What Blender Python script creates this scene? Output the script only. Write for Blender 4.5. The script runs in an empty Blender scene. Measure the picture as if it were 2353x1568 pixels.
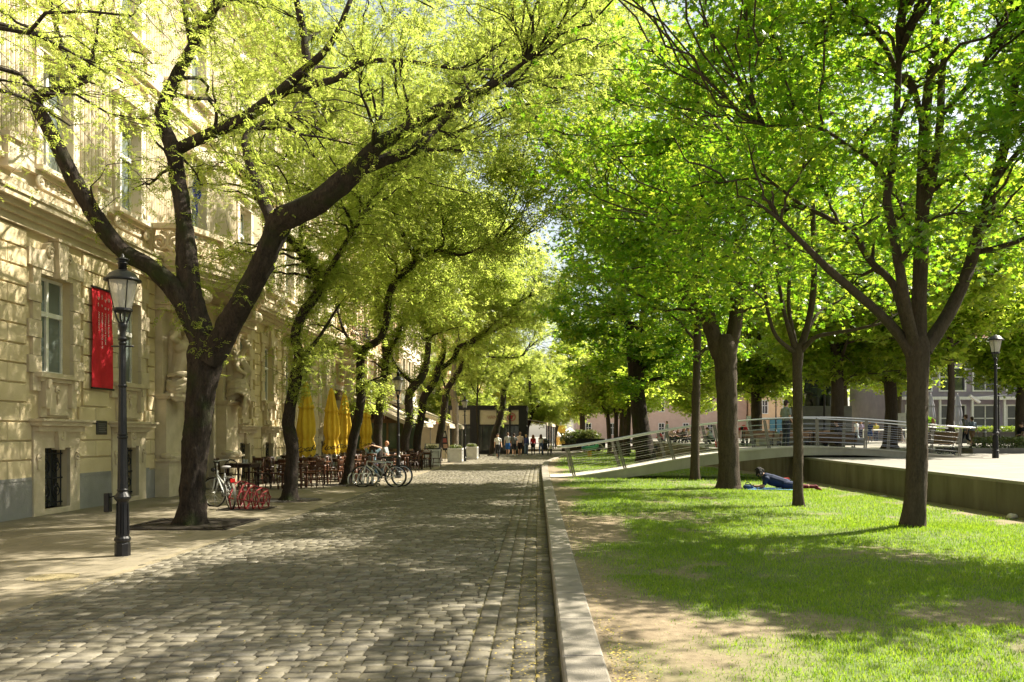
import bpy, math, random
import numpy as np
from mathutils import Vector, Matrix, noise

R = math.radians
S = bpy.context.scene
COL = S.collection
rnd = random.Random(11)
rng = np.random.default_rng(7)

# ------------------------------------------------------------------ camera
EYE = 1.65
FPX, CX, CY = 1900.0, 1235.0, 1000.0          # measured on a 2353 x 1568 view of the photo
cam = bpy.data.cameras.new('camera')
cam.sensor_width = 36.0
cam.lens = 36.0 * FPX / 2353.0
cam.shift_x = (2353 / 2 - CX) / 2353.0
cam.shift_y = (CY - 1568 / 2) / 2353.0
cam.clip_start, cam.clip_end = 0.05, 2000.0
co = bpy.data.objects.new('camera', cam)
co.location = (0, 0, EYE)
co.rotation_euler = (R(90), 0, 0)
COL.objects.link(co)
S.camera = co

def at(x, y, d):
    """a point measured on the photo, at distance d metres up the street"""
    return Vector(((x - CX) * d / FPX, d, EYE - (y - CY) * d / FPX))

# ------------------------------------------------------------------ light
SUN_EL, SUN_AZ = R(47), R(25)                 # azimuth: from +X towards +Y
sunv = Vector((math.cos(SUN_EL) * math.cos(SUN_AZ), math.cos(SUN_EL) * math.sin(SUN_AZ), math.sin(SUN_EL)))
W = bpy.data.worlds.new('World')
S.world = W
W.use_nodes = True
wn = W.node_tree.nodes
sky = wn.new('ShaderNodeTexSky')
sky.sky_type = 'NISHITA'
sky.sun_disc = False
sky.sun_elevation = SUN_EL
sky.sun_rotation = math.pi / 2 - SUN_AZ
sky.air_density = 1.0
sky.dust_density = 1.6
bg = wn['Background']
bg.inputs['Strength'].default_value = 0.068
hs = wn.new('ShaderNodeHueSaturation'); hs.inputs['Saturation'].default_value = 0.62
tint = wn.new('ShaderNodeMixRGB'); tint.blend_type = 'MULTIPLY'; tint.inputs[0].default_value = 1.0
tint.inputs[2].default_value = (1.04, 1.0, 0.90, 1)
W.node_tree.links.new(sky.outputs[0], hs.inputs['Color'])
W.node_tree.links.new(hs.outputs[0], tint.inputs[1])
W.node_tree.links.new(tint.outputs[0], bg.inputs['Color'])
sl = bpy.data.lights.new('sun', 'SUN')
sl.energy = 5.0
sl.angle = R(0.53)
sl.color = (1.0, 0.92, 0.77)
so = bpy.data.objects.new('sun', sl)
so.rotation_euler = sunv.to_track_quat('Z', 'Y').to_euler()
so.location = (20, 10, 40)
COL.objects.link(so)
S.view_settings.view_transform = 'Standard'
S.view_settings.look = 'None'
S.view_settings.gamma = 1.0
S.view_settings.exposure = 1.68
S.cycles.max_bounces = 9
S.cycles.diffuse_bounces = 6
S.cycles.glossy_bounces = 3
S.cycles.transmission_bounces = 5
S.cycles.transparent_max_bounces = 8
S.cycles.use_denoising = True
S.cycles.caustics_reflective = False
S.cycles.caustics_refractive = False
S.cycles.use_adaptive_sampling = True
S.cycles.adaptive_threshold = 0.01

# ------------------------------------------------------------------ materials
def new_mat(name):
    m = bpy.data.materials.new(name)
    m.use_nodes = True
    nt = m.node_tree
    return m, nt, nt.nodes['Principled BSDF'], nt.nodes['Material Output']

def ramp(nt, stops):
    r = nt.nodes.new('ShaderNodeValToRGB')
    e = r.color_ramp.elements
    while len(e) < len(stops):
        e.new(0.5)
    for i, (p, c) in enumerate(stops):
        e[i].position = p
        e[i].color = (*c, 1) if len(c) == 3 else c
    return r

def noise_tex(nt, scale, detail=4, rough=0.55, coord='Object', stretch=None):
    tc = nt.nodes.new('ShaderNodeTexCoord')
    n = nt.nodes.new('ShaderNodeTexNoise')
    n.inputs['Scale'].default_value = scale
    n.inputs['Detail'].default_value = detail
    n.inputs['Roughness'].default_value = rough
    if stretch:
        mp = nt.nodes.new('ShaderNodeMapping')
        mp.inputs['Scale'].default_value = stretch
        nt.links.new(tc.outputs[coord], mp.inputs[0])
        nt.links.new(mp.outputs[0], n.inputs['Vector'])
    else:
        nt.links.new(tc.outputs[coord], n.inputs['Vector'])
    return n

def M(name, c1, c2=None, scale=3.0, rough=0.7, bump=0.0, bscale=40.0, metal=0.0, spec=0.35, stretch=None, island=0.0):
    """surface with a noise-mottled colour, a fine bump and an optional tone per separate piece"""
    m, nt, p, out = new_mat(name)
    c2 = c2 or tuple(v * 0.72 for v in c1)
    n = noise_tex(nt, scale, 5, 0.6, stretch=stretch)
    r = ramp(nt, [(0.32, c2), (0.68, c1)])
    nt.links.new(n.outputs['Fac'], r.inputs[0])
    last = r.outputs[0]
    if island:
        g = nt.nodes.new('ShaderNodeNewGeometry')
        mr = nt.nodes.new('ShaderNodeMapRange')
        mr.inputs['To Min'].default_value = 1 - island
        mr.inputs['To Max'].default_value = 1 + island
        nt.links.new(g.outputs['Random Per Island'], mr.inputs[0])
        hs = nt.nodes.new('ShaderNodeHueSaturation')
        nt.links.new(mr.outputs[0], hs.inputs['Value'])
        nt.links.new(last, hs.inputs['Color'])
        last = hs.outputs[0]
    nt.links.new(last, p.inputs['Base Color'])
    p.inputs['Roughness'].default_value = rough
    p.inputs['Metallic'].default_value = metal
    p.inputs['Specular IOR Level'].default_value = spec
    if bump:
        bn = noise_tex(nt, bscale, 4, 0.6, stretch=stretch)
        b = nt.nodes.new('ShaderNodeBump')
        b.inputs['Strength'].default_value = bump
        b.inputs['Distance'].default_value = 0.02
        nt.links.new(bn.outputs['Fac'], b.inputs['Height'])
        nt.links.new(b.outputs[0], p.inputs['Normal'])
    return m

def leaf_mat(name, stops, tstops, trans=0.5, rough=0.45):
    m, nt, p, out = new_mat(name)
    g = nt.nodes.new('ShaderNodeNewGeometry')
    n = noise_tex(nt, 0.7, 2, 0.5, coord='Object')
    mx = nt.nodes.new('ShaderNodeMath'); mx.operation = 'MULTIPLY_ADD'
    mx.inputs[1].default_value = 0.55
    ad = nt.nodes.new('ShaderNodeMath'); ad.operation = 'MULTIPLY'
    ad.inputs[1].default_value = 0.55
    nt.links.new(n.outputs['Fac'], ad.inputs[0])
    nt.links.new(g.outputs['Random Per Island'], mx.inputs[0])
    nt.links.new(ad.outputs[0], mx.inputs[2])
    r1 = ramp(nt, stops); r2 = ramp(nt, tstops)
    nt.links.new(mx.outputs[0], r1.inputs[0]); nt.links.new(mx.outputs[0], r2.inputs[0])
    nt.links.new(r1.outputs[0], p.inputs['Base Color'])
    p.inputs['Roughness'].default_value = rough
    p.inputs['Specular IOR Level'].default_value = 0.4
    t = nt.nodes.new('ShaderNodeBsdfTranslucent')
    nt.links.new(r2.outputs[0], t.inputs['Color'])
    mix = nt.nodes.new('ShaderNodeMixShader')
    mix.inputs[0].default_value = trans
    nt.links.new(p.outputs[0], mix.inputs[1]); nt.links.new(t.outputs[0], mix.inputs[2])
    nt.links.new(mix.outputs[0], out.inputs['Surface'])
    return m

def glass_mat(name, col, rough=0.08, spec=0.8):
    m, nt, p, out = new_mat(name)
    n = noise_tex(nt, 0.9, 2, 0.5)
    r = ramp(nt, [(0.3, tuple(c * 0.5 for c in col)), (0.75, col)])
    nt.links.new(n.outputs['Fac'], r.inputs[0])
    nt.links.new(r.outputs[0], p.inputs['Base Color'])
    p.inputs['Roughness'].default_value = rough
    p.inputs['Specular IOR Level'].default_value = spec
    return m

# ------------------------------------------------------------------ object helpers
def tag(o, label=None, cat=None, group=None, kind=None):
    if label: o['label'] = label
    if cat: o['category'] = cat
    if group: o['group'] = group
    if kind: o['kind'] = kind
    return o

def thing(name, label, cat, loc=(0, 0, 0), rz=0.0, group=None):
    o = bpy.data.objects.new(name, None)
    o.empty_display_size = 0.2
    o.location = loc
    o.rotation_euler = (0, 0, rz)
    COL.objects.link(o)
    return tag(o, label, cat, group)

def dup(root, loc=None, rz=None, label=None, group=None, scale=None):
    r = root.copy(); COL.objects.link(r)
    if loc is not None: r.location = loc
    if rz is not None: r.rotation_euler = (0, 0, rz)
    if scale is not None: r.scale = (scale,) * 3 if not isinstance(scale, (tuple, list)) else scale
    if label: r['label'] = label
    if group: r['group'] = group
    for ch in list(root.children):
        c = ch.copy(); COL.objects.link(c); c.parent = r
        for g in list(ch.children):
            d = g.copy(); COL.objects.link(d); d.parent = c
    return r

def link_mesh(name, me, mat=None, parent=None, smooth=False):
    o = bpy.data.objects.new(name, me)
    COL.objects.link(o)
    if mat: me.materials.append(mat)
    if smooth:
        me.polygons.foreach_set('use_smooth', np.ones(len(me.polygons), dtype=bool))
    if parent is not None: o.parent = parent
    return o

def np_mesh(name, verts, faces):
    """verts (n,3), faces (m,k) arrays -> mesh"""
    verts = np.asarray(verts, dtype=np.float32); faces = np.asarray(faces, dtype=np.int32)
    me = bpy.data.meshes.new(name)
    k = faces.shape[1]
    me.vertices.add(len(verts)); me.vertices.foreach_set('co', verts.ravel())
    me.loops.add(faces.size); me.loops.foreach_set('vertex_index', faces.ravel())
    me.polygons.add(len(faces))
    me.polygons.foreach_set('loop_start', np.arange(0, faces.size, k, dtype=np.int32))
    me.polygons.foreach_set('loop_total', np.full(len(faces), k, dtype=np.int32))
    me.update(calc_edges=True)
    return me

class MB:
    """collects shapes and builds them as one mesh"""
    def __init__(s, origin=(0, 0, 0)):
        s.v, s.f, s.o = [], [], Vector(origin)
    def add(s, vs, fs):
        b = len(s.v)
        s.v.extend([Vector(v) for v in vs]); s.f.extend([tuple(i + b for i in f) for f in fs])
        return s
    def box(s, x0, x1, y0, y1, z0, z1):
        vs = [(x, y, z) for z in (z0, z1) for y in (y0, y1) for x in (x0, x1)]
        return s.add(vs, [(0, 2, 3, 1), (4, 5, 7, 6), (0, 1, 5, 4), (2, 6, 7, 3), (0, 4, 6, 2), (1, 3, 7, 5)])
    def bevbox(s, x0, x1, y0, y1, z0, z1, b=0.02):
        """box whose +X face is chamfered back by b"""
        vs = [(x0, y0, z0), (x0, y1, z0), (x0, y1, z1), (x0, y0, z1), (x1 - b, y0, z0), (x1 - b, y1, z0), (x1 - b, y1, z1), (x1 - b, y0, z1),
              (x1, y0 + b, z0 + b), (x1, y1 - b, z0 + b), (x1, y1 - b, z1 - b), (x1, y0 + b, z1 - b)]
        return s.add(vs, [(0, 3, 2, 1), (0, 1, 5, 4), (1, 2, 6, 5), (2, 3, 7, 6), (3, 0, 4, 7), (4, 5, 9, 8), (5, 6, 10, 9), (6, 7, 11, 10), (7, 4, 8, 11), (8, 9, 10, 11)])
    def obox(s, c, ax, ay, az):
        """box from centre and three half-axis vectors"""
        c, ax, ay, az = Vector(c), Vector(ax), Vector(ay), Vector(az)
        vs = [c + sx * ax + sy * ay + sz * az for sz in (-1, 1) for sy in (-1, 1) for sx in (-1, 1)]
        return s.add(vs, [(0, 2, 3, 1), (4, 5, 7, 6), (0, 1, 5, 4), (2, 6, 7, 3), (0, 4, 6, 2), (1, 3, 7, 5)])
    def bar(s, a, b, w, h, up=(0, 0, 1)):
        a, b = Vector(a), Vector(b); d = (b - a); L = d.length; d.normalize()
        u = Vector(up); sx = d.cross(u)
        if sx.length < 1e-4: sx = d.cross(Vector((1, 0, 0)))
        sx.normalize(); u = sx.cross(d)
        return s.obox((a + b) / 2, d * L / 2, sx * w / 2, u * h / 2)
    def tube(s, pts, r, n=8, cap=True, closed=False):
        pts = [Vector(p) for p in pts]; m = len(pts)
        rs = r if isinstance(r, (list, tuple)) else [r] * m
        t0 = (pts[1] - pts[0]).normalized()
        u = t0.orthogonal().normalized()
        vs, fs = [], []
        for i, p in enumerate(pts):
            a = pts[i - 1] if i > 0 else (pts[-1] if closed else p)
            b = pts[i + 1] if i < m - 1 else (pts[0] if closed else p)
            t = (b - a)
            if t.length < 1e-9: t = t0
            t.normalize()
            u = (u - t * u.dot(t)); u = u.normalized() if u.length > 1e-6 else t.orthogonal().normalized()
            w = t.cross(u)
            for k in range(n):
                an = 2 * math.pi * k / n
                vs.append(p + (u * math.cos(an) + w * math.sin(an)) * rs[i])
        for i in range(m - 1 + (1 if closed else 0)):
            j = (i + 1) % m
            for k in range(n):
                l = (k + 1) % n
                fs.append((i * n + k, i * n + l, j * n + l, j * n + k))
        if cap and not closed:
            fs.append(tuple(range(n - 1, -1, -1))); fs.append(tuple((m - 1) * n + k for k in range(n)))
        return s.add(vs, fs)
    def lathe(s, prof, c=(0, 0, 0), n=16, sq=None):
        c = Vector(c); vs, fs = [], []
        for r, z in prof:
            for k in range(n):
                an = 2 * math.pi * (k + 0.5) / n
                vs.append(c + Vector((r * math.cos(an), r * math.sin(an), z)))
        for i in range(len(prof) - 1):
            for k in range(n):
                l = (k + 1) % n
                fs.append((i * n + k, i * n + l, (i + 1) * n + l, (i + 1) * n + k))
        fs.append(tuple(range(n - 1, -1, -1))); fs.append(tuple((len(prof) - 1) * n + k for k in range(n)))
        return s.add(vs, fs)
    def prism(s, poly, fn0, fn1):
        """2D polygon swept between two placements (functions from 2D to 3D)"""
        n = len(poly)
        vs = [fn0(*p) for p in poly] + [fn1(*p) for p in poly]
        fs = [tuple(range(n - 1, -1, -1)), tuple(range(n, 2 * n))] + [(i, (i + 1) % n, n + (i + 1) % n, n + i) for i in range(n)]
        return s.add(vs, fs)
    def quad(s, *vs):
        return s.add(vs, [tuple(range(len(vs)))])
    def ball(s, c, r, n=10, m=7):
        rr = r if isinstance(r, (tuple, list)) else (r, r, r)
        c = Vector(c); vs = [c + Vector((0, 0, -rr[2]))]; fs = []
        for i in range(1, m):
            ph = -math.pi / 2 + math.pi * i / m
            for k in range(n):
                an = 2 * math.pi * k / n
                vs.append(c + Vector((rr[0] * math.cos(ph) * math.cos(an), rr[1] * math.cos(ph) * math.sin(an), rr[2] * math.sin(ph))))
        vs.append(c + Vector((0, 0, rr[2])))
        for k in range(n):
            fs.append((0, 1 + (k + 1) % n, 1 + k))
            fs.append((len(vs) - 1, 1 + (m - 2) * n + k, 1 + (m - 2) * n + (k + 1) % n))
        for i in range(m - 2):
            for k in range(n):
                a = 1 + i * n + k; b = 1 + i * n + (k + 1) % n
                fs.append((a, b, b + n, a + n))
        return s.add(vs, fs)
    def capsule(s, a, b, ra, rb, n=10):
        a, b = Vector(a), Vector(b); d = b - a; L = max(d.length, 1e-5); d = d / L
        pts, rs = [], []
        for t in (-0.98, -0.8, -0.45, 0):
            pts.append(a + d * ra * t); rs.append(ra * math.sqrt(1 - t * t))
        for t in (0.001, 0.45, 0.8, 0.98):
            pts.append(b + d * rb * t); rs.append(rb * math.sqrt(1 - t * t))
        return s.tube(pts, rs, n)
    def mesh(s, name):
        me = bpy.data.meshes.new(name)
        me.from_pydata([tuple(v - s.o) for v in s.v], [], s.f)
        me.update()
        return me
    def build(s, name, mat, parent=None, smooth=False, bevel=0.0):
        if parent is not None and s.o.length == 0 and parent.parent is None and parent.get('world_children'):
            s.o = Vector(parent.location)
        o = link_mesh(name, s.mesh(name), mat, parent, smooth)
        if bevel:
            bm_ = o.modifiers.new('bevel', 'BEVEL'); bm_.width = bevel; bm_.segments = 2; bm_.limit_method = 'ANGLE'
        return o

def wthing(name, label, cat, loc, group=None):
    """a thing whose parts are modelled in world coordinates"""
    o = thing(name, label, cat, loc, 0, group)
    o['world_children'] = 1
    return o

def part(mb, name, mat, root, smooth=False, bevel=0.0, under=None):
    mb.o = Vector(root.location)
    o = mb.build(name, mat, None, smooth, bevel)
    o.parent = under or root
    return o

def spiral(c, r0, r1, turns, ux, uy, n=20, start=0.0):
    c, ux, uy = Vector(c), Vector(ux), Vector(uy)
    return [c + (ux * math.cos(start + turns * 2 * math.pi * i / n) + uy * math.sin(start + turns * 2 * math.pi * i / n)) * (r0 + (r1 - r0) * i / n) for i in range(n + 1)]

def remesh(mb, name, voxel, smooth_it=6):
    """join overlapping volumes into one continuous surface"""
    me = mb.mesh(name)
    o = bpy.data.objects.new(name, me); COL.objects.link(o)
    md = o.modifiers.new('r', 'REMESH'); md.mode = 'VOXEL'; md.voxel_size = voxel
    if smooth_it:
        sm = o.modifiers.new('s', 'SMOOTH'); sm.iterations = smooth_it; sm.factor = 0.5
    dg = bpy.context.evaluated_depsgraph_get()
    res = bpy.data.meshes.new_from_object(o.evaluated_get(dg))
    bpy.data.objects.remove(o); bpy.data.meshes.remove(me)
    res.name = name
    return res

def text_mesh(name, body, size, extrude=0.004, shear=0.0, spacing=1.0):
    cu = bpy.data.curves.new(name, 'FONT')
    cu.body = body; cu.size = size; cu.extrude = extrude; cu.shear = shear; cu.space_character = spacing
    cu.resolution_u = 3
    o = bpy.data.objects.new(name, cu); COL.objects.link(o)
    dg = bpy.context.evaluated_depsgraph_get()
    me = bpy.data.meshes.new_from_object(o.evaluated_get(dg))
    bpy.data.objects.remove(o); bpy.data.curves.remove(cu)
    me.name = name
    return me

def sstep(a, b, x):
    t = min(1.0, max(0.0, (x - a) / (b - a)))
    return t * t * (3 - 2 * t)
# ------------------------------------------------------------------ ground plan
def interp(pts, y):
    if y <= pts[0][0]: return pts[0][1]
    for (a, va), (b, vb) in zip(pts, pts[1:]):
        if y <= b: return va + (vb - va) * (y - a) / (b - a)
    return pts[-1][1]
KERB = [(0, .17), (34, .17), (40, .2), (46, .35), (52, .8), (58, 1.4), (66, 2.3), (76, 3.8), (86, 6), (96, 9)]
WALL = [(0, 9.45), (34, 9.55), (45, 8.9), (58, 9.0), (70, 9.6), (84, 10.6), (96, 12.5)]
def kerbx(y): return interp(KERB, y)
def wallx(y): return interp(WALL, y)
def plazaz(y): return 0.84 + 0.009 * (min(max(y, 0), 55) - 28)
def nz(x, y, s, o=0.0): return noise.noise((x * s + o, y * s - o, o * 1.7))
def lawnz(x, y):
    z = 0.135 - 0.011 * (x - 0.4) + 0.018 * nz(x, y, 0.9, 3)
    z += 0.09 * math.exp(-((x - 6.1) ** 2 + (y - 13.4) ** 2) / 1.1)
    return z
def cover(x, y):
    e = x - kerbx(y) - 0.28
    w = 1.3 if y < 16 else .95
    c = sstep(0.15, 1.0, e / w + 0.75 * nz(x, y, 0.55, 1) + 0.35 * nz(x, y, 1.7, 5))
    x, y = x + .5 * nz(x, y, 1.9, 31) + .25 * nz(x, y, 4.5, 33), y + .5 * nz(x, y, 1.7, 35) + .25 * nz(x, y, 4.1, 37)
    c = min(1, c * (1 + .5 * nz(x, y, 5, 41)))
    bare = 0.62 * math.exp(-(((x - 4.6) / 1.6) ** 2 + ((y - 10.8) / 1.1) ** 2)) + 0.55 * math.exp(-(((x - 2.1) / 1.0) ** 2 + ((y - 6.6) / .7) ** 2))
    c *= 1 - .85 * sstep(0.25, 0.95, bare + 0.55 * nz(x, y, 1.6, 9))
    c *= 1 - 0.7 * sstep(0.3, 0.55, nz(x, y, 0.9, 21) + .25 * nz(x, y, 3, 23))
    d = wallx(y) - x
    return c * sstep(0.35, 1.15, d + 0.5 * nz(x, y, 1.2, 2))

mb = MB(); mb.box(-400, 400, -60, 700, -0.5, -0.06)
tag(mb.build('ground', M('ground_grey', (.28, .26, .22), (.21, .19, .16), 0.4, .85, .2, 8)), kind='structure')

# ---- setts
def setts(cx, cy, hx, hy, name, mat):
    n = len(cx)
    a = 0.86
    ring = np.array([(1, -a), (1, a), (a, 1), (-a, 1), (-1, a), (-1, -a), (-a, -1), (a, -1)], dtype=float)
    V = np.zeros((n, 17, 3))
    jit = rng.normal(0, 0.03, (n, 8, 2))
    sc = [1.0, 0.945]
    h = rng.normal(0, 0.003, n)
    tx, ty = rng.normal(0, 0.016, n), rng.normal(0, 0.016, n)
    for k, s in enumerate(sc):
        px = (ring[None, :, 0] * s + jit[:, :, 0]) * hx[:, None]
        py = (ring[None, :, 1] * s + jit[:, :, 1]) * hy[:, None]
        V[:, k * 8:k * 8 + 8, 0] = px; V[:, k * 8:k * 8 + 8, 1] = py
        V[:, k * 8:k * 8 + 8, 2] = (-0.011 if k == 0 else 0.0)
    V[:, 16, 2] = 0.0015
    V[:, 8:, 2] += h[:, None] + V[:, 8:, 0] * tx[:, None] + V[:, 8:, 1] * ty[:, None] + rng.normal(0, 0.0015, (n, 9))
    V[:, :, 0] += cx[:, None]; V[:, :, 1] += cy[:, None]
    f = []
    for k in range(8):
        l = (k + 1) % 8
        f.append((k, l, 8 + l, 8 + k))
        if k % 2 == 0: f.append((8 + k, 8 + l, 8 + (k + 2) % 8, 16))
    F = (np.array(f)[None] + (np.arange(n) * 17)[:, None, None]).reshape(-1, 4)
    me = np_mesh(name, V.reshape(-1, 3), F)
    return tag(link_mesh(name, me, mat, None, False), kind='structure')

def sett_mat():
    m, nt, p, out = new_mat('granite_setts')
    g = nt.nodes.new('ShaderNodeNewGeometry')
    r = ramp(nt, [(0.0, (.14, .128, .098)), (.35, (.175, .16, .124)), (.7, (.205, .188, .15)), (1.0, (.26, .24, .20))])
    nt.links.new(g.outputs['Random Per Island'], r.inputs[0])
    n = noise_tex(nt, 38, 4, .7); n2 = noise_tex(nt, 0.6, 3, .6)
    mx = nt.nodes.new('ShaderNodeMixRGB'); mx.blend_type = 'MULTIPLY'; mx.inputs[0].default_value = .75
    r2 = ramp(nt, [(.25, (.62, .6, .55)), (.7, (1.05, 1.03, 1))])
    nt.links.new(n.outputs['Fac'], r2.inputs[0])
    nt.links.new(r.outputs[0], mx.inputs[1]); nt.links.new(r2.outputs[0], mx.inputs[2])
    mx2 = nt.nodes.new('ShaderNodeMixRGB'); mx2.blend_type = 'MULTIPLY'; mx2.inputs[0].default_value = .8
    r3 = ramp(nt, [(.3, (.72, .72, .62)), (.65, (1.0, 1.0, 1))])
    nt.links.new(n2.outputs['Fac'], r3.inputs[0])
    nt.links.new(mx.outputs[0], mx2.inputs[1]); nt.links.new(r3.outputs[0], mx2.inputs[2])
    nt.links.new(mx2.outputs[0], p.inputs['Base Color'])
    p.inputs['Roughness'].default_value = .8; p.inputs['Specular IOR Level'].default_value = .22
    b = nt.nodes.new('ShaderNodeBump'); b.inputs['Strength'].default_value = .35; b.inputs['Distance'].default_value = .01
    nt.links.new(n.outputs['Fac'], b.inputs['Height']); nt.links.new(b.outputs[0], p.inputs['Normal'])
    return m
SETT = sett_mat()
PAVE_X = -5.05
cx, cy, hx, hy = [], [], [], []
y = 2.4
while y < 84:
    ph = (0.143 if y < 40 else 0.3) * rnd.uniform(.93, 1.07)
    xr = kerbx(y) - 0.70
    x = PAVE_X + rnd.uniform(0, .1)
    while x < xr - .06:
        w = rnd.uniform(.125, .20) * (1 if y < 40 else 1.8)
        w = min(w, xr - x)
        bow = 0.05 * math.sin((x + 2.4) * 0.5) + 0.02 * nz(x, y, .7, 4)
        cx.append(x + w / 2); cy.append(y + bow); hx.append(w / 2 - .004); hy.append(ph / 2 - .004)
        x += w
    y += ph
for c in range(4):                              # lengthwise border courses beside the kerb
    y = 2.4 + rnd.uniform(0, .2)
    while y < 84:
        l = rnd.uniform(.18, .30) * (1 if y < 40 else 1.8)
        x0 = kerbx(y + l / 2) - 0.695 + c * 0.172
        cx.append(x0 + .083); cy.append(y + l / 2); hx.append(.081); hy.append(l / 2 - .005)
        y += l
setts(np.array(cx), np.array(cy), np.array(hx), np.array(hy), 'road', SETT)

def joint_mat():
    m, nt, p, out = new_mat('mossy_joints')
    n = noise_tex(nt, 1.3, 5, .7); n2 = noise_tex(nt, 60, 3, .7)
    r = ramp(nt, [(.3, (.06, .05, .03)), (.5, (.11, .095, .045)), (.62, (.2, .17, .05)), (.75, (.34, .27, .07))])
    ad = nt.nodes.new('ShaderNodeMath'); ad.operation = 'MULTIPLY_ADD'; ad.inputs[1].default_value = .5
    nt.links.new(n2.outputs['Fac'], ad.inputs[0])
    h = nt.nodes.new('ShaderNodeMath'); h.operation = 'MULTIPLY'; h.inputs[1].default_value = .5
    nt.links.new(n.outputs['Fac'], h.inputs[0]); nt.links.new(h.outputs[0], ad.inputs[2])
    nt.links.new(ad.outputs[0], r.inputs[0]); nt.links.new(r.outputs[0], p.inputs['Base Color'])
    p.inputs['Roughness'].default_value = .95
    return m
mb = MB()
ys = [0 + i * 2 for i in range(48)]
for a, b in zip(ys, ys[1:]):
    mb.quad((PAVE_X, a, -.013), (kerbx(a) + .05, a, -.013), (kerbx(b) + .05, b, -.013), (PAVE_X, b, -.013))
tag(mb.build('road_bed', joint_mat()), kind='structure')

# yellow fallen catkins and bud scales, loose on the stones
def scraps():
    n = 15000
    yy = 3 + (rng.random(n) ** 1.8) * 32
    xx = rng.uniform(-8.5, .1, n)
    near = rng.random(n) < .4
    xx = np.where(near, .12 - np.abs(rng.normal(0, .22, n)), xx)
    k2 = rng.random(n) < .22
    xx = np.where(k2, .48 + np.abs(rng.normal(0, .12, n)), xx)
    keep = np.array([nz(a, b, .8, 7) + rng.normal(0, .25) > 0.0 for a, b in zip(xx, yy)])
    xx, yy, k2 = xx[keep], yy[keep], k2[keep]; n = len(xx)
    an = rng.random(n) * 6.28; s = rng.uniform(.004, .012, n)
    zz = np.where(k2, .142, np.where(xx < PAVE_X, .007, .010)) + rng.random(n) * .004
    T = np.array([(-1, -.5), (1, -.5), (1, .5), (-1, .5)])
    V = np.zeros((n, 4, 3))
    V[:, :, 0] = xx[:, None] + s[:, None] * (T[:, 0] * np.cos(an)[:, None] - T[:, 1] * np.sin(an)[:, None])
    V[:, :, 1] = yy[:, None] + s[:, None] * (T[:, 0] * np.sin(an)[:, None] + T[:, 1] * np.cos(an)[:, None])
    V[:, :, 2] = zz[:, None] + rng.random((n, 4)) * .006
    me = np_mesh('fallen_catkins', V.reshape(-1, 3), np.arange(n * 4).reshape(-1, 4))
    tag(link_mesh('fallen_catkins', me, M('catkin_yellow', (.45, .36, .08), (.3, .22, .05), 30, .9, island=.4)), 'yellow catkin scraps scattered over the setts and kerb', 'catkins', kind='stuff')
scraps()

def slab_mat(name, c1, c2, mortar, w, h, off=.5, bump=.3, mort=.012):
    m, nt, p, out = new_mat(name)
    g = nt.nodes.new('ShaderNodeNewGeometry')
    br = nt.nodes.new('ShaderNodeTexBrick')
    br.inputs['Scale'].default_value = 1.0; br.inputs['Brick Width'].default_value = w; br.inputs['Row Height'].default_value = h
    br.inputs['Mortar Size'].default_value = mort; br.inputs['Mortar Smooth'].default_value = .3; br.offset = off
    br.inputs['Color1'].default_value = (*c1, 1); br.inputs['Color2'].default_value = (*c2, 1); br.inputs['Mortar'].default_value = (*mortar, 1)
    nt.links.new(g.outputs['Position'], br.inputs['Vector'])
    n = noise_tex(nt, 1.1, 6, .7); n2 = noise_tex(nt, 30, 4, .7)
    r = ramp(nt, [(.3, (.7, .68, .6)), (.68, (1.05, 1.03, 1))])
    nt.links.new(n.outputs['Fac'], r.inputs[0])
    r2 = ramp(nt, [(.3, (.78, .77, .74)), (.65, (1.05, 1.05, 1.05))])
    nt.links.new(n2.outputs['Fac'], r2.inputs[0])
    a = nt.nodes.new('ShaderNodeMixRGB'); a.blend_type = 'MULTIPLY'; a.inputs[0].default_value = .8
    b = nt.nodes.new('ShaderNodeMixRGB'); b.blend_type = 'MULTIPLY'; b.inputs[0].default_value = .7
    nt.links.new(br.outputs['Color'], a.inputs[1]); nt.links.new(r.outputs[0], a.inputs[2])
    nt.links.new(a.outputs[0], b.inputs[1]); nt.links.new(r2.outputs[0], b.inputs[2])
    nt.links.new(b.outputs[0], p.inputs['Base Color'])
    p.inputs['Roughness'].default_value = .75
    bm = nt.nodes.new('ShaderNodeBump'); bm.inputs['Strength'].default_value = bump; bm.inputs['Distance'].default_value = .01
    iv = nt.nodes.new('ShaderNodeMath'); iv.operation = 'SUBTRACT'; iv.inputs[0].default_value = 1
    nt.links.new(br.outputs['Fac'], iv.inputs[1]); nt.links.new(iv.outputs[0], bm.inputs['Height'])
    nt.links.new(bm.outputs[0], p.inputs['Normal'])
    return m
mb = MB(); mb.box(-14, PAVE_X, -4, 110, -.05, 0.004)
tag(mb.build('pavement', slab_mat('pavement_slabs', (.265, .232, .172), (.235, .207, .152), (.12, .103, .065), .40, .40, .5, .4, .007)), kind='structure')
mb = MB(); mb.box(PAVE_X, PAVE_X + .12, -4, 84, -.05, 0.006)
tag(mb.build('pavement_edge', M('edge_band', (.27, .23, .155), (.2, .17, .105), 4, .85, .4, 60)), kind='structure')

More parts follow.
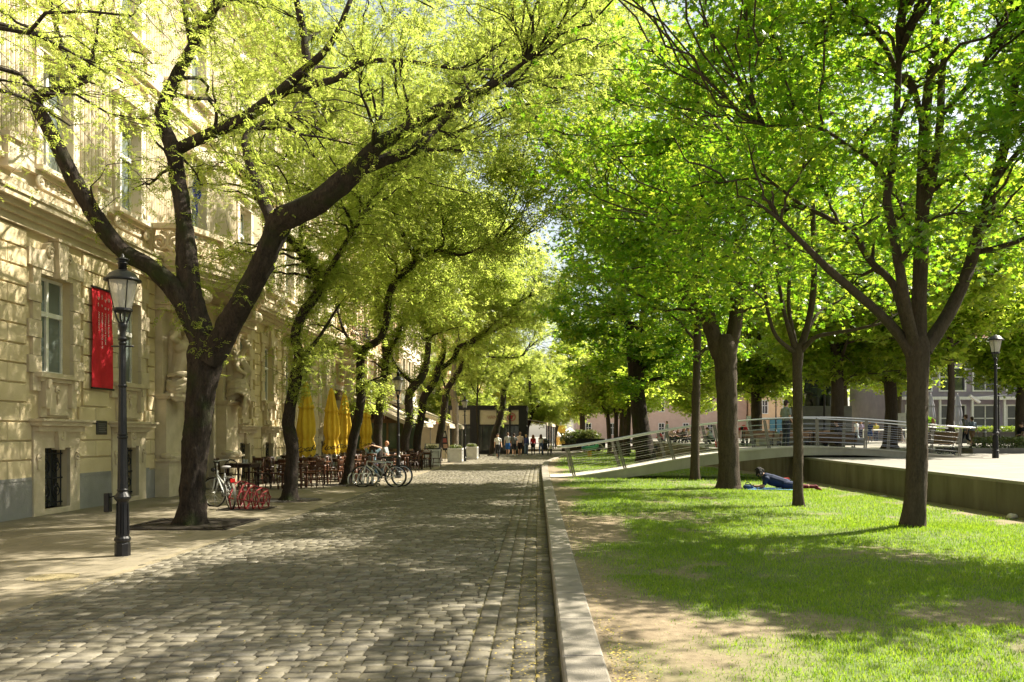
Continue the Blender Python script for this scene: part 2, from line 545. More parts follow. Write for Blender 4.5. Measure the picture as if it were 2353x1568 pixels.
# ---- kerb of long granite blocks
KERB_M = M('kerb_granite', (.29, .262, .216), (.205, .184, .146), 5, .75, .5, 90, island=.10)
mb = MB(); y = 1.5
while y < 94:
    l = rnd.uniform(.85, 1.15) if y < 40 else 1.0
    a, b = y + .006, y + l - .006
    xa, xb = kerbx(a), kerbx(b)
    t, g = .155, .28
    vs = [(xa, a, -.3), (xa + g, a, -.3), (xb + g, b, -.3), (xb, b, -.3), (xa, a, t - .015), (xa + g, a, t - .015), (xb + g, b, t - .015), (xb, b, t - .015),
          (xa + .015, a + .01, t), (xa + g - .015, a + .01, t), (xb + g - .015, b - .01, t), (xb + .015, b - .01, t)]
    mb.add(vs, [(0, 1, 5, 4), (1, 2, 6, 5), (2, 3, 7, 6), (3, 0, 4, 7), (4, 5, 9, 8), (5, 6, 10, 9), (6, 7, 11, 10), (7, 4, 8, 11), (8, 9, 10, 11)])
    y += l
tag(mb.build('kerb', KERB_M), kind='structure')

# ---- lawn
def lawn():
    ysl = np.concatenate([np.arange(1.5, 20, .12), np.arange(20, 40, .3), np.arange(40, 96, .8)])
    us = np.linspace(0, 1, 78) ** 1.15
    V, C = [], []
    for y in ysl:
        x0, x1 = kerbx(y) + .27, wallx(y) + .05
        for u in us:
            x = x0 + (x1 - x0) * u
            V.append((x, y, lawnz(x, y))); C.append(cover(x, y))
    n, m = len(ysl), len(us)
    F = []
    for i in range(n - 1):
        for j in range(m - 1):
            F.append((i * m + j, i * m + j + 1, (i + 1) * m + j + 1, (i + 1) * m + j))
    me = np_mesh('lawn', V, F)
    at_ = me.attributes.new('cover', 'FLOAT', 'POINT'); at_.data.foreach_set('value', np.array(C, dtype=np.float32))
    mt, nt, p, out = new_mat('lawn_soil')
    an = nt.nodes.new('ShaderNodeAttribute'); an.attribute_name = 'cover'
    n1 = noise_tex(nt, 14, 6, .75); n2 = noise_tex(nt, 3, 4, .6)
    soil = ramp(nt, [(.3, (.15, .112, .065)), (.55, (.225, .175, .108)), (.75, (.30, .24, .15))])
    nt.links.new(n1.outputs['Fac'], soil.inputs[0])
    gr = ramp(nt, [(.3, (.05, .10, .012)), (.7, (.10, .17, .022))])
    nt.links.new(n2.outputs['Fac'], gr.inputs[0])
    mx = nt.nodes.new('ShaderNodeMixRGB')
    mm = nt.nodes.new('ShaderNodeMath'); mm.operation = 'MULTIPLY'; mm.inputs[1].default_value = .85
    nt.links.new(an.outputs['Fac'], mm.inputs[0]); nt.links.new(mm.outputs[0], mx.inputs[0])
    nt.links.new(soil.outputs[0], mx.inputs[1]); nt.links.new(gr.outputs[0], mx.inputs[2])
    nt.links.new(mx.outputs[0], p.inputs['Base Color']); p.inputs['Roughness'].default_value = .95
    b = nt.nodes.new('ShaderNodeBump'); b.inputs['Strength'].default_value = .6; b.inputs['Distance'].default_value = .02
    nt.links.new(n1.outputs['Fac'], b.inputs['Height']); nt.links.new(b.outputs[0], p.inputs['Normal'])
    tag(link_mesh('lawn', me, mt, None, True), kind='structure')
lawn()

def grass():
    P = []
    for y0, y1, dens, h in ((3.6, 9, 3300, .033), (9, 15, 1900, .036), (15, 25, 800, .044), (25, 46, 200, .06), (46, 92, 45, .10)):
        n = int((y1 - y0) * 9.3 * dens)
        yy = rng.uniform(y0, y1, n); xx = rng.uniform(.4, 9.6, n)
        sel = xx * FPX / yy + CX < 2480
        for x, y in zip(xx[sel], yy[sel]):
            if x < kerbx(y) + .30 or x > wallx(y) - .05: continue
            c = cover(x, y)
            tuft = .32 * max(0, nz(x, y, 2.6, 51) - .12) + .02
            if rnd.random() < c ** 1.2 + tuft: P.append((x, y, lawnz(x, y), h * (.55 + .6 * c) * rnd.uniform(.5, 1.45) * (1 + .35 * nz(x, y, 1.1, 12))))
    P = np.array(P); n = len(P)
    an = rng.random(n) * 6.28; le = rng.random(n) * 6.28
    lean = rng.uniform(.1, .8, n) * P[:, 3]
    w = P[:, 3] * .055 + .0012
    ca, sa = np.cos(an) * w, np.sin(an) * w
    lx, ly = np.cos(le) * lean, np.sin(le) * lean
    V = np.zeros((n, 6, 3))
    for k, (t, ww) in enumerate(((0, 1), (.55, .8), (1, .12))):
        bx = P[:, 0] + lx * t * t; by = P[:, 1] + ly * t * t; bz = P[:, 2] - .004 + P[:, 3] * (t - .12 * t * t)
        V[:, 2 * k, 0] = bx - ca * ww; V[:, 2 * k, 1] = by - sa * ww; V[:, 2 * k, 2] = bz
        V[:, 2 * k + 1, 0] = bx + ca * ww; V[:, 2 * k + 1, 1] = by + sa * ww; V[:, 2 * k + 1, 2] = bz
    F = (np.array([(0, 1, 3, 2), (2, 3, 5, 4)])[None] + (np.arange(n) * 6)[:, None, None]).reshape(-1, 4)
    me = np_mesh('grass', V.reshape(-1, 3), F)
    gm = leaf_mat('grass_blades', [(.2, (.075, .15, .010)), (.5, (.12, .21, .016)), (.8, (.20, .28, .03))],
                  [(.2, (.20, .38, .014)), (.5, (.32, .52, .02)), (.8, (.48, .62, .05))], .45, .5)
    tag(link_mesh('grass', me, gm), 'short bright green grass growing patchily on the lawn', 'grass', kind='stuff')
grass()

# ---- raised plaza and its retaining wall
PLAZA = slab_mat('plaza_granite', (.245, .23, .205), (.21, .198, .176), (.15, .138, .12), .9, .45, .5, .15, .008)
mb = MB(); ys = [-6, 5, 12, 20, 28, 34, 40, 45, 50, 55, 60, 70, 84, 96, 130]
for a, b in zip(ys, ys[1:]):
    za, zb = plazaz(a), plazaz(b)
    mb.quad((wallx(a) + .34, a, za), (120, a, za), (120, b, zb), (wallx(b) + .34, b, zb))
tag(mb.build('plaza', PLAZA), kind='structure')
w = wthing('retaining_wall', 'low stained concrete wall holding up the pale plaza beside the lawn', 'wall', (wallx(20), 20, 0))
WALL_M = M('stained_concrete', (.20, .18, .135), (.095, .085, .055), 1.6, .85, .35, 30, stretch=(1, 1, .25), island=.08)
mb, mc = MB(), MB()
y = -6
while y < 95:
    l = 2.1; a, b = y + .006, y + l - .006
    xa, xb = wallx(a), wallx(b); za, zb = plazaz(a) - .06, plazaz(b) - .06
    mb.add([(xa, a, -.3), (xb, b, -.3), (xb, b, zb), (xa, a, za), (xa + .3, a, -.3), (xb + .3, b, -.3), (xb + .3, b, zb), (xa + .3, a, za)],
           [(0, 3, 2, 1), (4, 5, 6, 7), (3, 7, 6, 2), (0, 4, 7, 3), (1, 2, 6, 5)])
    za += .06; zb += .06
    mc.add([(xa - .02, a, za - .06), (xb - .02, b, zb - .06), (xb - .02, b, zb + .004), (xa - .02, a, za + .004), (xa + .34, a, za - .06), (xb + .34, b, zb - .06), (xb + .34, b, zb + .004), (xa + .34, a, za + .004)],
           [(0, 3, 2, 1), (3, 7, 6, 2), (0, 4, 7, 3), (1, 2, 6, 5)])
    y += l
part(mb, 'wall_panels', WALL_M, w)
part(mc, 'coping', M('coping_stone', (.29, .27, .235), (.22, .205, .175), 4, .7, .3, 60, island=.06), w)
# ================================================================== buildings
OCHRE = M('ochre_render', (.66, .555, .35), (.54, .44, .26), 1.2, .9, .25, 25, island=.05)
CREAM = M('cream_stucco', (.70, .62, .48), (.57, .49, .36), 1.5, .85, .25, 30)
STONE = M('carved_limestone', (.64, .545, .39), (.49, .41, .275), 2.5, .85, .35, 30)
PLINTH = M('grey_plinth', (.32, .31, .285), (.22, .215, .20), 1.2, .8, .3, 25)
WHITE_F = M('white_window_paint', (.78, .77, .73), (.66, .65, .6), 6, .5)
GLASS = glass_mat('window_glass', (.20, .24, .22))
DARKGLASS = glass_mat('dark_glass', (.05, .06, .055))
IRON = M('black_iron', (.02, .02, .022), (.012, .012, .013), 8, .45, .15, 80, metal=.4)
ROOFM = M('roof_tiles', (.28, .10, .06), (.2, .07, .045), 5, .8, .4, 20)

FX = -10.2
def wall_grid(mb, x, y0, y1, z0, z1, holes, depth=.3):
    """facade plane facing +X with rectangular holes (ya,yb,za,zb) and their reveals"""
    ysx = sorted({y0, y1, *[h[0] for h in holes], *[h[1] for h in holes]})
    zsx = sorted({z0, z1, *[h[2] for h in holes], *[h[3] for h in holes]})
    for a, b in zip(ysx, ysx[1:]):
        for c, d in zip(zsx, zsx[1:]):
            ym, zm = (a + b) / 2, (c + d) / 2
            if any(h[0] < ym < h[1] and h[2] < zm < h[3] for h in holes): continue
            mb.quad((x, a, c), (x, b, c), (x, b, d), (x, a, d))
    for a, b, c, d in holes:
        X = x - depth
        mb.quad((x, a, c), (X, a, c), (X, b, c), (x, b, c)); mb.quad((x, a, d), (x, b, d), (X, b, d), (X, a, d))
        mb.quad((x, a, c), (x, a, d), (X, a, d), (X, a, c)); mb.quad((x, b, c), (X, b, c), (X, b, d), (x, b, d))

def window(root, y0, y1, z0, z1, x, frame=WHITE_F, glass=GLASS, cross=.62, mull=True, w=.065):
    f = MB(); X = x
    f.box(X - .05, X, y0, y0 + w, z0, z1); f.box(X - .05, X, y1 - w, y1, z0, z1)
    f.box(X - .05, X, y0 + w, y1 - w, z0, z0 + w); f.box(X - .05, X, y0 + w, y1 - w, z1 - w, z1)
    zc = z0 + (z1 - z0) * cross
    f.box(X - .05, X + .04, y0 + w, y1 - w, zc - .05, zc + .05)
    if mull:
        ym = (y0 + y1) / 2
        f.box(X - .048, X + .012, ym - .045, ym + .045, z0 + w, zc - .05); f.box(X - .048, X + .012, ym - .045, ym + .045, zc + .05, z1 - w)
    fo = part(f, 'window', frame, root)
    g = MB(); g.quad((X - .03, y0 + .02, z0 + .02), (X - .03, y1 - .02, z0 + .02), (X - .03, y1 - .02, z1 - .02), (X - .03, y0 + .02, z1 - .02))
    part(g, 'pane', glass, root, under=fo)
    return fo

def grand_facade():
    b = wthing('ornate_building', 'cream and ochre ornate building with rusticated ground floor and carved statues at its portal', 'building', (FX, 24, 0))
    Y0, Y1, TOP = 3.0, 41.6, 17.2
    bays = [4.4, 7.65, 10.9, 14.2, 17.46, 20.55, 28.65, 31.25, 33.8, 36.4, 39.2]
    P0, P1 = 22.0, 27.3                                  # portal bay
    gw, holes = .58, []
    for c in bays:
        g = gw if c < 25 else .52
        holes += [(c - g, c + g, 2.93, 4.95), (c - .46, c + .46, .12, 1.38)]
        holes += [(c - .55, c + .55, 7.2, 9.45), (c - .55, c + .55, 11.7, 13.9)]
    door = (23.7, 25.6, .02, 4.3); holes.append(door)
    holes += [(24.15, 25.25, 7.2, 9.8), (24.15, 25.25, 11.7, 13.9)]
    low = MB(); wall_grid(low, FX, Y0, Y1, .7, 5.75, [h for h in holes if h[3] < 6])
    # rusticated blocks, laid proud of the wall with open joints
    for i in range(13):
        z0 = .78 + i * .382; z1 = z0 + .352
        cuts = [(c - 1.02, c + 1.02) for c in bays] if z0 > 1.98 else [(c - .86, c + .86) for c in bays]
        cuts += [(P0 - .05, P1 + .05)]
        segs, y = [], Y0
        for a, e in sorted(cuts):
            if a > y: segs.append((y, a))
            y = max(y, e)
        if y < Y1 - .6: segs.append((y, Y1 - .55))
        for a, e in segs:
            n = max(1, round((e - a) / .95)); off = .5 if i % 2 else 0
            js = [a] + [a + (e - a) * (k + off) / n for k in range(n + 1) if a + .25 < a + (e - a) * (k + off) / n < e - .25] + [e]
            for p, q in zip(js, js[1:]):
                low.bevbox(FX - .01, FX + .055, p + .008, q - .008, z0, z1, .012)
    part(low, 'ground_floor_wall', OCHRE, b)
    # body behind, plinth
    m = MB(); m.box(FX - 12, FX - .32, Y0, Y1, -.02, TOP); part(m, 'core_wall', CREAM, b)
    m = MB()
    edges_ = [Y0] + [q for c in bays[:6] for q in (c - .475, c + .475)] + [P0] + [P1] + [q for c in bays[6:] for q in (c - .475, c + .475)] + [Y1]
    for s_, e_ in zip(edges_[::2], edges_[1::2]):
        if e_ > s_ + .02:
            m = MB(); m.box(FX - .29, FX + .045, s_, e_, -.02, .74); m.box(FX, FX + .06, s_ + .4, e_ - .4, .74, .80); part(m, 'plinth', PLINTH, b)
    m = MB(); wall_grid(m, FX, Y0, Y1, 5.75, TOP, [h for h in holes if h[3] > 6]); part(m, 'upper_wall', CREAM, b)
    # window surrounds
    for c in bays:
        sur = MB()
        g = gw if c < 25 else .52
        for s in (-1, 1):
            def bx(x1, a, e, z0, z1):
                y0_, y1_ = sorted((c + s * a, c + s * e)); sur.box(FX - .005, FX + x1, y0_, y1_, z0, z1)
            for k in range(8):                           # eared quoins beside the window
                z = 2.55 + k * .36
                bx(.085 if k % 2 else .07, g, g + (.42 if k % 2 else .27), z, z + .35)
            bx(.075, .46, .84, .0, 1.62)                    # basement jambs
            sur.tube(spiral((FX + .1, c + s * .68, 1.18), .03, .09, 1.3, (0, s, 0), (0, 0, 1), 10), .025, 5)
            sur.box(FX + .07, FX + .11, c + s * .68 - .05, c + s * .68 + .05, .95, 1.16)
            # scroll brackets of the apron
            bx(.16, .40, .56, 2.22, 2.75); bx(.2, .42, .54, 2.62, 2.8)
            sur.tube(spiral((FX + .12, c + s * .33, 5.42), .02, .12, 1.4, (0, s, 0), (0, 0, 1), 14), .035, 5)
        sur.box(FX - .004, FX + .08, c - g, c + g, 4.95, 5.18)
        # curved hood with keystone
        poly = [(-.92, 5.05), (-.92, 5.3), (-.7, 5.32), (-.62, 5.42), (-.48, 5.46), (-.4, 5.6), (-.2, 5.68), (.2, 5.68), (.4, 5.6), (.48, 5.46), (.62, 5.42), (.7, 5.32), (.92, 5.3), (.92, 5.05)]
        sur.prism(poly, lambda u, v: (FX - .003, c + u, v), lambda u, v: (FX + .1, c + u, v))
        key = [(-.13, 4.93), (.13, 4.93), (.2, 5.72), (-.2, 5.72)]
        sur.prism(key, lambda u, v: (FX, c + u, v), lambda u, v: (FX + .2, c + u, v))
        sur.box(FX, FX + .23, c - .23, c + .23, 5.69, 5.75)
        # sill and apron panel
        sur.box(FX - .002, FX + .2, c - .78, c + .78, 2.83, 2.93); sur.box(FX - .002, FX + .14, c - .7, c + .7, 2.75, 2.83)
        sur.box(FX - .001, FX + .06, c - .566, c + .566, 2.02, 2.745)
        sur.box(FX + .06, FX + .12, c - .36, c + .36, 2.06, 2.2)
        sur.tube(spiral((FX + .08, c, 2.6), .02, .085, 1.6, (0, 1, 0), (0, 0, 1), 14), .022, 5)
        sur.tube([(FX + .07, c, 2.5), (FX + .09, c, 2.4), (FX + .06, c, 2.28)], [.03, .035, .01], 5)
        # hood of the basement window
        sur.box(FX, FX + .36, c - .98, c + .98, 1.93, 1.98); sur.box(FX, FX + .30, c - .93, c + .93, 1.84, 1.93)
        sur.box(FX, FX + .19, c - .84, c + .84, 1.72, 1.84); sur.box(FX - .003, FX + .09, c - .84, c + .84, 1.62, 1.72)
        sur.box(FX - .002, FX + .075, c - .46, c + .46, 1.38, 1.62)
        sur.prism([(-.1, 1.34), (.1, 1.34), (.16, 1.82), (-.16, 1.82)], lambda u, v: (FX, c + u, v), lambda u, v: (FX + .17, c + u, v))
        sur.tube(spiral((FX + .17, c, 1.62), .03, .09, 1.2, (0, 1, 0), (0, 0, 1), 12), .025, 5)
        sur.box(FX - .25, FX + .07, c - .5, c + .5, -.02, .12)
        part(sur, 'window_surround', STONE, b)
    for c in bays:
        g = gw if c < 25 else .52
        if c > 9:
            window(b, c - g, c + g, 2.93, 4.95, FX - .16)
            window(b, c - .55, c + .55, 7.2, 9.45, FX - .16); window(b, c - .55, c + .55, 11.7, 13.9, FX - .16)
            gr = MB()                                    # basement grille
            for k in range(6):
                y = c - .4 + k * .16; gr.tube([(FX - .1, y, .14), (FX - .1, y, 1.37)], .013, 5)
            for z in (.2, .72, 1.24): gr.box(FX - .12, FX - .085, c - .45, c + .45, z, z + .03)
            for zz in (.45, .98):
                for s in (-1, 1):
                    gr.tube(spiral((FX - .07, c + s * .2, zz), .02, .17, 1.7, (0, s, 0), (0, 0, 1), 16), .013, 5)
                    gr.tube(spiral((FX - .07, c + s * .2, zz + .12), .02, .1, 1.3, (0, -s, 0), (0, 0, -1), 12), .011, 5)
            part(gr, 'basement_grille', IRON, b)
            gl = MB(); gl.quad((FX - .24, c - .46, .1), (FX - .24, c + .46, .1), (FX - .24, c + .46, 1.4), (FX - .24, c - .46, 1.4)); part(gl, 'basement_pane', DARKGLASS, b)
        else:
            for z0, z1 in ((2.93, 4.95), (7.2, 9.45), (11.7, 13.9)): window(b, c - .55, c + .55, z0, z1, FX - .16)
    window(b, 24.15, 25.25, 7.2, 9.8, FX - .16); window(b, 24.15, 25.25, 11.7, 13.9, FX - .16)
    # cornices
    co_ = MB()
    for z0, z1, d in ((5.75, 5.9, .12), (5.9, 6.02, .2), (6.02, 6.12, .3), (6.12, 6.24, .42), (6.24, 6.3, .46), (6.3, 6.62, .08), (6.9, 7.0, .14),
                      (10.55, 10.7, .14), (10.7, 10.82, .24), (15.2, 15.5, .2), (15.5, 15.8, .45), (15.8, 16.0, .75), (16.0, 16.15, .85)):
        co_.box(FX - .05, FX + d, Y0, Y1, z0, z1)
    for k in range(70): 
        y = Y0 + .3 + k * .55; co_.box(FX + .2, FX + .42, y, y + .2, 15.3, 15.5)
    part(co_, 'cornice', STONE, b)
    # fluted pilasters, upper window hoods, panels
    pl, up = MB(), MB()
    edges = sorted(bays + [24.7])
    for a, e in zip(edges, edges[1:]):
        w0, w1 = a + .86, e - .86
        if w1 - w0 < .3: continue
        for z0, z1 in ((7.0, 10.5), (10.95, 15.15)):
            pl.box(FX, FX + .1, w0, w1, z0, z0 + .35); pl.box(FX, FX + .12, w0, w1, z1 - .3, z1)
            pl.box(FX, FX + .05, w0 + .02, w1 - .02, z0 + .35, z1 - .3)
            n = max(2, int((w1 - w0) / .14)); st = (w1 - w0) / n
            for k in range(n):
                y = w0 + (k + .5) * st
                pl.tube([(FX + .055, y, z0 + .36), (FX + .055, y, z1 - .31)], .042, 6)
            for k in range(int((w1 - w0) / .3)):
                y = w0 + .15 + k * .3
                up.tube(spiral((FX + .12, y, z1 - .16), .02, .09, 1.4, (0, 1, 0), (0, 0, 1), 10), .025, 4)
            up.box(FX, FX + .2, (w0 + w1) / 2 - .2, (w0 + w1) / 2 + .2, z0 - .25, z0 + .3); up.box(FX, FX + .27, (w0 + w1) / 2 - .26, (w0 + w1) / 2 + .26, z0 + .3, z0 + .4)
    part(pl, 'fluted_pilasters', CREAM, b)
    for c in edges:
        for z0, z1 in ((7.2, 9.45), (11.7, 13.9)):
            for s in (-1, 1):
                y0_, y1_ = sorted((c + s * .55, c + s * .78)); up.box(FX - .002, FX + .1, y0_, y1_, z0 - .1, z1 + .05)
                up.tube(spiral((FX + .14, c + s * .72, z0 - .42), .03, .12, 1.3, (0, s, 0), (0, 0, 1), 12), .04, 5)
            up.box(FX - .003, FX + .12, c - .78, c + .78, z1 + .05, z1 + .3)
            up.prism([(-.95, z1 + .3), (.95, z1 + .3), (.95, z1 + .4), (.5, z1 + .62), (0, z1 + .78), (-.5, z1 + .62), (-.95, z1 + .4)], lambda u, v: (FX, c + u, v), lambda u, v: (FX + .3, c + u, v))
            up.ball((FX + .2, c, z1 + .2), (.1, .16, .2), 8, 6)
            up.box(FX, FX + .26, c - .84, c + .84, z0 - .2, z0 - .1); up.box(FX, FX + .07, c - .6, c + .6, z0 - .75 if z0 > 8 else z0 - .5, z0 - .2)
            for k in range(5): up.tube(spiral((FX + .08, c - .4 + k * .2, z0 - .36), .02, .08, 1.2, (0, 1, 0), (0, 0, 1), 8), .02, 4)
    part(up, 'upper_ornament', CREAM, b)
    # roof
    m = MB()
    m.add([(FX + .6, Y0, 16.15), (FX + .6, Y1, 16.15), (FX - 1.4, Y1, 19.0), (FX - 1.4, Y0, 19.0), (FX - 12, Y1, 19.6), (FX - 12, Y0, 19.6), (FX - 12, Y0, 16.15), (FX - 12, Y1, 16.15)],
          [(0, 1, 2, 3), (3, 2, 4, 5), (0, 3, 5, 6), (1, 7, 4, 2)])
    rf = part(m, 'roof', ROOFM, b)
    for y in (12.5, 27, 38):
        m = MB(); m.box(FX - 3, FX - 2.2, y, y + 1.2, 18, 21); m.box(FX - 3.06, FX - 2.14, y - .06, y + 1.26, 20.7, 20.85); part(m, 'chimney', M('chimney_brick', (.4, .2, .13), None, 6, .9), b, under=rf)
    # portal: projecting piers, arch, door, balcony
    po = MB()
    for a, e in ((21.95, 23.15), (26.2, 27.35)):
        po.box(FX - .01, FX + .42, a, e, .0, .95); po.box(FX - .01, FX + .50, a - .06, e + .06, .95, 1.02)
        po.box(FX - .01, FX + .32, a + .06, e - .06, 1.02, 2.62); po.box(FX - .01, FX + .2, a + .1, e - .1, 2.75, 4.98)
        po.box(FX - .01, FX + .48, a - .03, e + .03, 2.68, 2.75); po.box(FX - .01, FX + .4, a, e, 2.62, 2.68)
        po.box(FX - .01, FX + .75, a, e, 4.98, 5.12); po.box(FX - .01, FX + .9, a - .06, e + .06, 5.12, 5.24)
        po.box(FX - .01, FX + .95, a + .12, e - .12, 5.24, 5.75)
        for yy in (a + .12, e - .12):
            po.tube(spiral((FX + .78, yy, 5.47), .03, .22, 1.8, (1, 0, 0), (0, 0, 1), 20), .045, 6)
        po.tube([(FX + .95, a + .1, 5.5), (FX + .95, e - .1, 5.5)], .2, 12)
        po.ball((FX + .40, (a + e) / 2, 1.05), (.16, .5, .12), 8, 6); po.ball((FX + .36, a + .05, 1.08), (.2, .12, .1), 8, 6)
    arch = [(-1.1, .0), (-.95, .0), (-.95, 3.3)] + [(-.95 * math.cos(t), 3.3 + .95 * math.sin(t)) for t in [math.pi * k / 10 for k in range(1, 10)]] + [(.95, 3.3), (.95, 0), (1.1, 0), (1.1, 4.98), (-1.1, 4.98)]
    po.prism(arch, lambda u, v: (FX, 24.68 + u, v), lambda u, v: (FX + .16, 24.68 + u, v))
    for k in range(7):
        t = R(30 + k * 20); po.box(FX + .14, FX + .2, 24.68 - 1.02 * math.cos(t) - .05, 24.68 - 1.02 * math.cos(t) + .05, 3.3 + 1.02 * math.sin(t) - .06, 3.3 + 1.02 * math.sin(t) + .06)
    po.prism([(-.2, 4.1), (.2, 4.1), (.3, 4.95), (-.3, 4.95)], lambda u, v: (FX, 24.68 + u, v), lambda u, v: (FX + .4, 24.68 + u, v))
    part(po, 'portal', STONE, b)
    dr = MB(); dr.box(FX - .25, FX - .2, 23.7, 25.6, .02, 4.3)
    for y0_, y1_ in ((23.78, 24.6), (24.7, 25.52)):
        for z0, z1 in ((.2, .9), (1.0, 2.6), (2.75, 3.4)): dr.box(FX - .2, FX - .17, y0_, y1_, z0, z1)
    part(dr, 'door', M('dark_oak', (.09, .055, .03), (.05, .03, .018), 4, .5, .2, 30, stretch=(1, 1, .1)), b)
    # balcony with a bowed front
    yc, hw = 24.68, 3.0
    def bow(t, r=0.0): return (FX + .95 + .62 * (1 - (2 * t - 1) ** 2) + r, yc - hw + 2 * hw * t)
    bal = MB(); N = 24
    for z0, z1, r in ((5.76, 5.9, -.12), (5.9, 6.05, -.02), (6.05, 6.2, .08), (6.2, 6.3, .12)):
        poly = [(FX - .02, yc - hw - r)] + [bow(k / N, r) for k in range(N + 1)] + [(FX - .02, yc + hw + r)]
        poly[1] = (poly[1][0], yc - hw - r); poly[-2] = (poly[-2][0], yc + hw + r)
        bal.prism(poly, lambda u, v: (u, v, z0), lambda u, v: (u, v, z1))
    for k in range(N):
        p, q = Vector((*bow(k / N, -.12), 7.12)), Vector((*bow((k + 1) / N, -.12), 7.12))
        bal.bar(p, q, .26, .14)
        bal.bar(p - Vector((0, 0, .78)), q - Vector((0, 0, .78)), .2, .12)
        mid = (p + q) / 2; d = (q - p).normalized()
        if k % 6 == 0:
            bal.obox((mid.x, mid.y, 6.72), d * .14, Vector((d.y, -d.x, 0)) * .13, (0, 0, .4))
        else:
            zz = 6.72 + (.06 if k % 2 else -.06)
            bal.tube(spiral((mid.x, mid.y, zz), .03, .24, 1.8, d, (0, 0, 1 if k % 2 else -1), 20, k), .04, 6)
            bal.tube(spiral((mid.x, mid.y, zz - (.2 if k % 2 else -.2)), .02, .13, 1.4, -d, (0, 0, 1 if k % 2 else -1), 12, k), .035, 5)
    for yy in (yc - hw, yc + hw):
        bal.box(FX, FX + .95, yy - .1, yy + .1, 6.3, 6.42); bal.box(FX, FX + .95, yy - .12, yy + .12, 7.05, 7.19)
        for xx in (.3, .7): bal.tube(spiral((FX + xx, yy, 6.72), .03, .26, 1.8, (1, 0, 0), (0, 0, 1), 20, xx * 9), .05, 6)
        for xx in (.05, .95): bal.box(FX + xx - .08, FX + xx + .1, yy - .12, yy + .12, 6.3, 7.1)
    part(bal, 'balcony', STONE, b)
    # the two atlas figures
    for i, yq in enumerate((22.5, 26.8)):
        s = 1 if i == 0 else -1
        c = Vector((FX + .42, yq, 0)); k = 1.22
        def v(x, y, z): return c + Vector((x * k, y * s * k, 3.0 + z * k))
        a = MB()
        a.capsule(v(-.05, 0, .0), v(.02, 0, .35), .22, .22)               # hips under cloth
        a.capsule(v(.03, 0, .35), v(.10, 0, .75), .205, .235)
        a.capsule(v(.10, -.14, .85), v(.10, .14, .85), .19, .19)           # chest
        a.capsule(v(.13, 0, .98), v(.24, .03, 1.16), .09, .085)            # neck bowed
        a.ball(v(.30, .04, 1.28), (.135, .12, .16), 12, 9)                 # head
        a.ball(v(.40, .05, 1.25), (.05, .04, .06), 8, 6); a.ball(v(.27, .04, 1.36), (.15, .14, .1), 10, 7)
        a.capsule(v(.08, -.25, .95), v(.16, -.62, .98), .105, .085)         # raised arm, elbow out
        a.capsule(v(.16, -.62, .98), v(.22, -.28, 1.32), .08, .06); a.capsule(v(.22, -.28, 1.32), v(.22, -.10, 1.40), .06, .045)
        a.capsule(v(.08, .25, .95), v(.2, .42, .62), .105, .085); a.capsule(v(.2, .42, .62), v(.28, .12, .52), .078, .06); a.ball(v(.29, .06, .52), (.07, .09, .05), 8, 6)
        for q in range(9):                                                  # twisted drapery round the waist
            t = q / 8; z = .28 - .42 * t + .06 * math.sin(q * 2.3)
            pts = [v(.04 + (.26 + .05 * t) * math.cos(w_), (.27 + .04 * t) * math.sin(w_), z + (.06 + .12 * t) * math.sin(w_ * 1.3 + .8 - .9 * t) + .025 * math.sin(4 * w_ + 2 * q)) for w_ in [R(-130 + 26 * j) for j in range(11)]]
            a.tube(pts, [.035 + .03 * abs(math.sin(q * 1.7 + j * .9)) for j in range(11)], 6)
        for q in range(5):                                                  # swag over the shoulder
            pts = [v(.0 + .30 * math.sin(math.pi * t) * (.8 + .1 * q) + .05, .33 - .15 * t - .02 * q - .28 * math.sin(math.pi * t) * t, 1.1 - 1.05 * t) for t in [j / 8 for j in range(9)]]
            a.tube(pts, .045, 6)
        for q in range(6):                                                  # hanging end of the cloth
            a.tube([v(.2 + .02 * q, -.16 + .06 * q, -.1), v(.24 + .015 * (q % 3), -.18 + .07 * q, -.35), v(.2, -.13 + .05 * q, -.62 + .05 * (q % 3))], [.055, .06, .02], 6)
        a.capsule(v(-.12, .05, -.1), v(-.12, .05, 1.1), .2, .2)
        me = remesh(a, 'atlas_statue', .022, 3)
        me.transform(Matrix.Translation(-Vector(b.location)))
        o = link_mesh('atlas_statue', me, STONE, b, True)
    return b
GB = grand_facade()

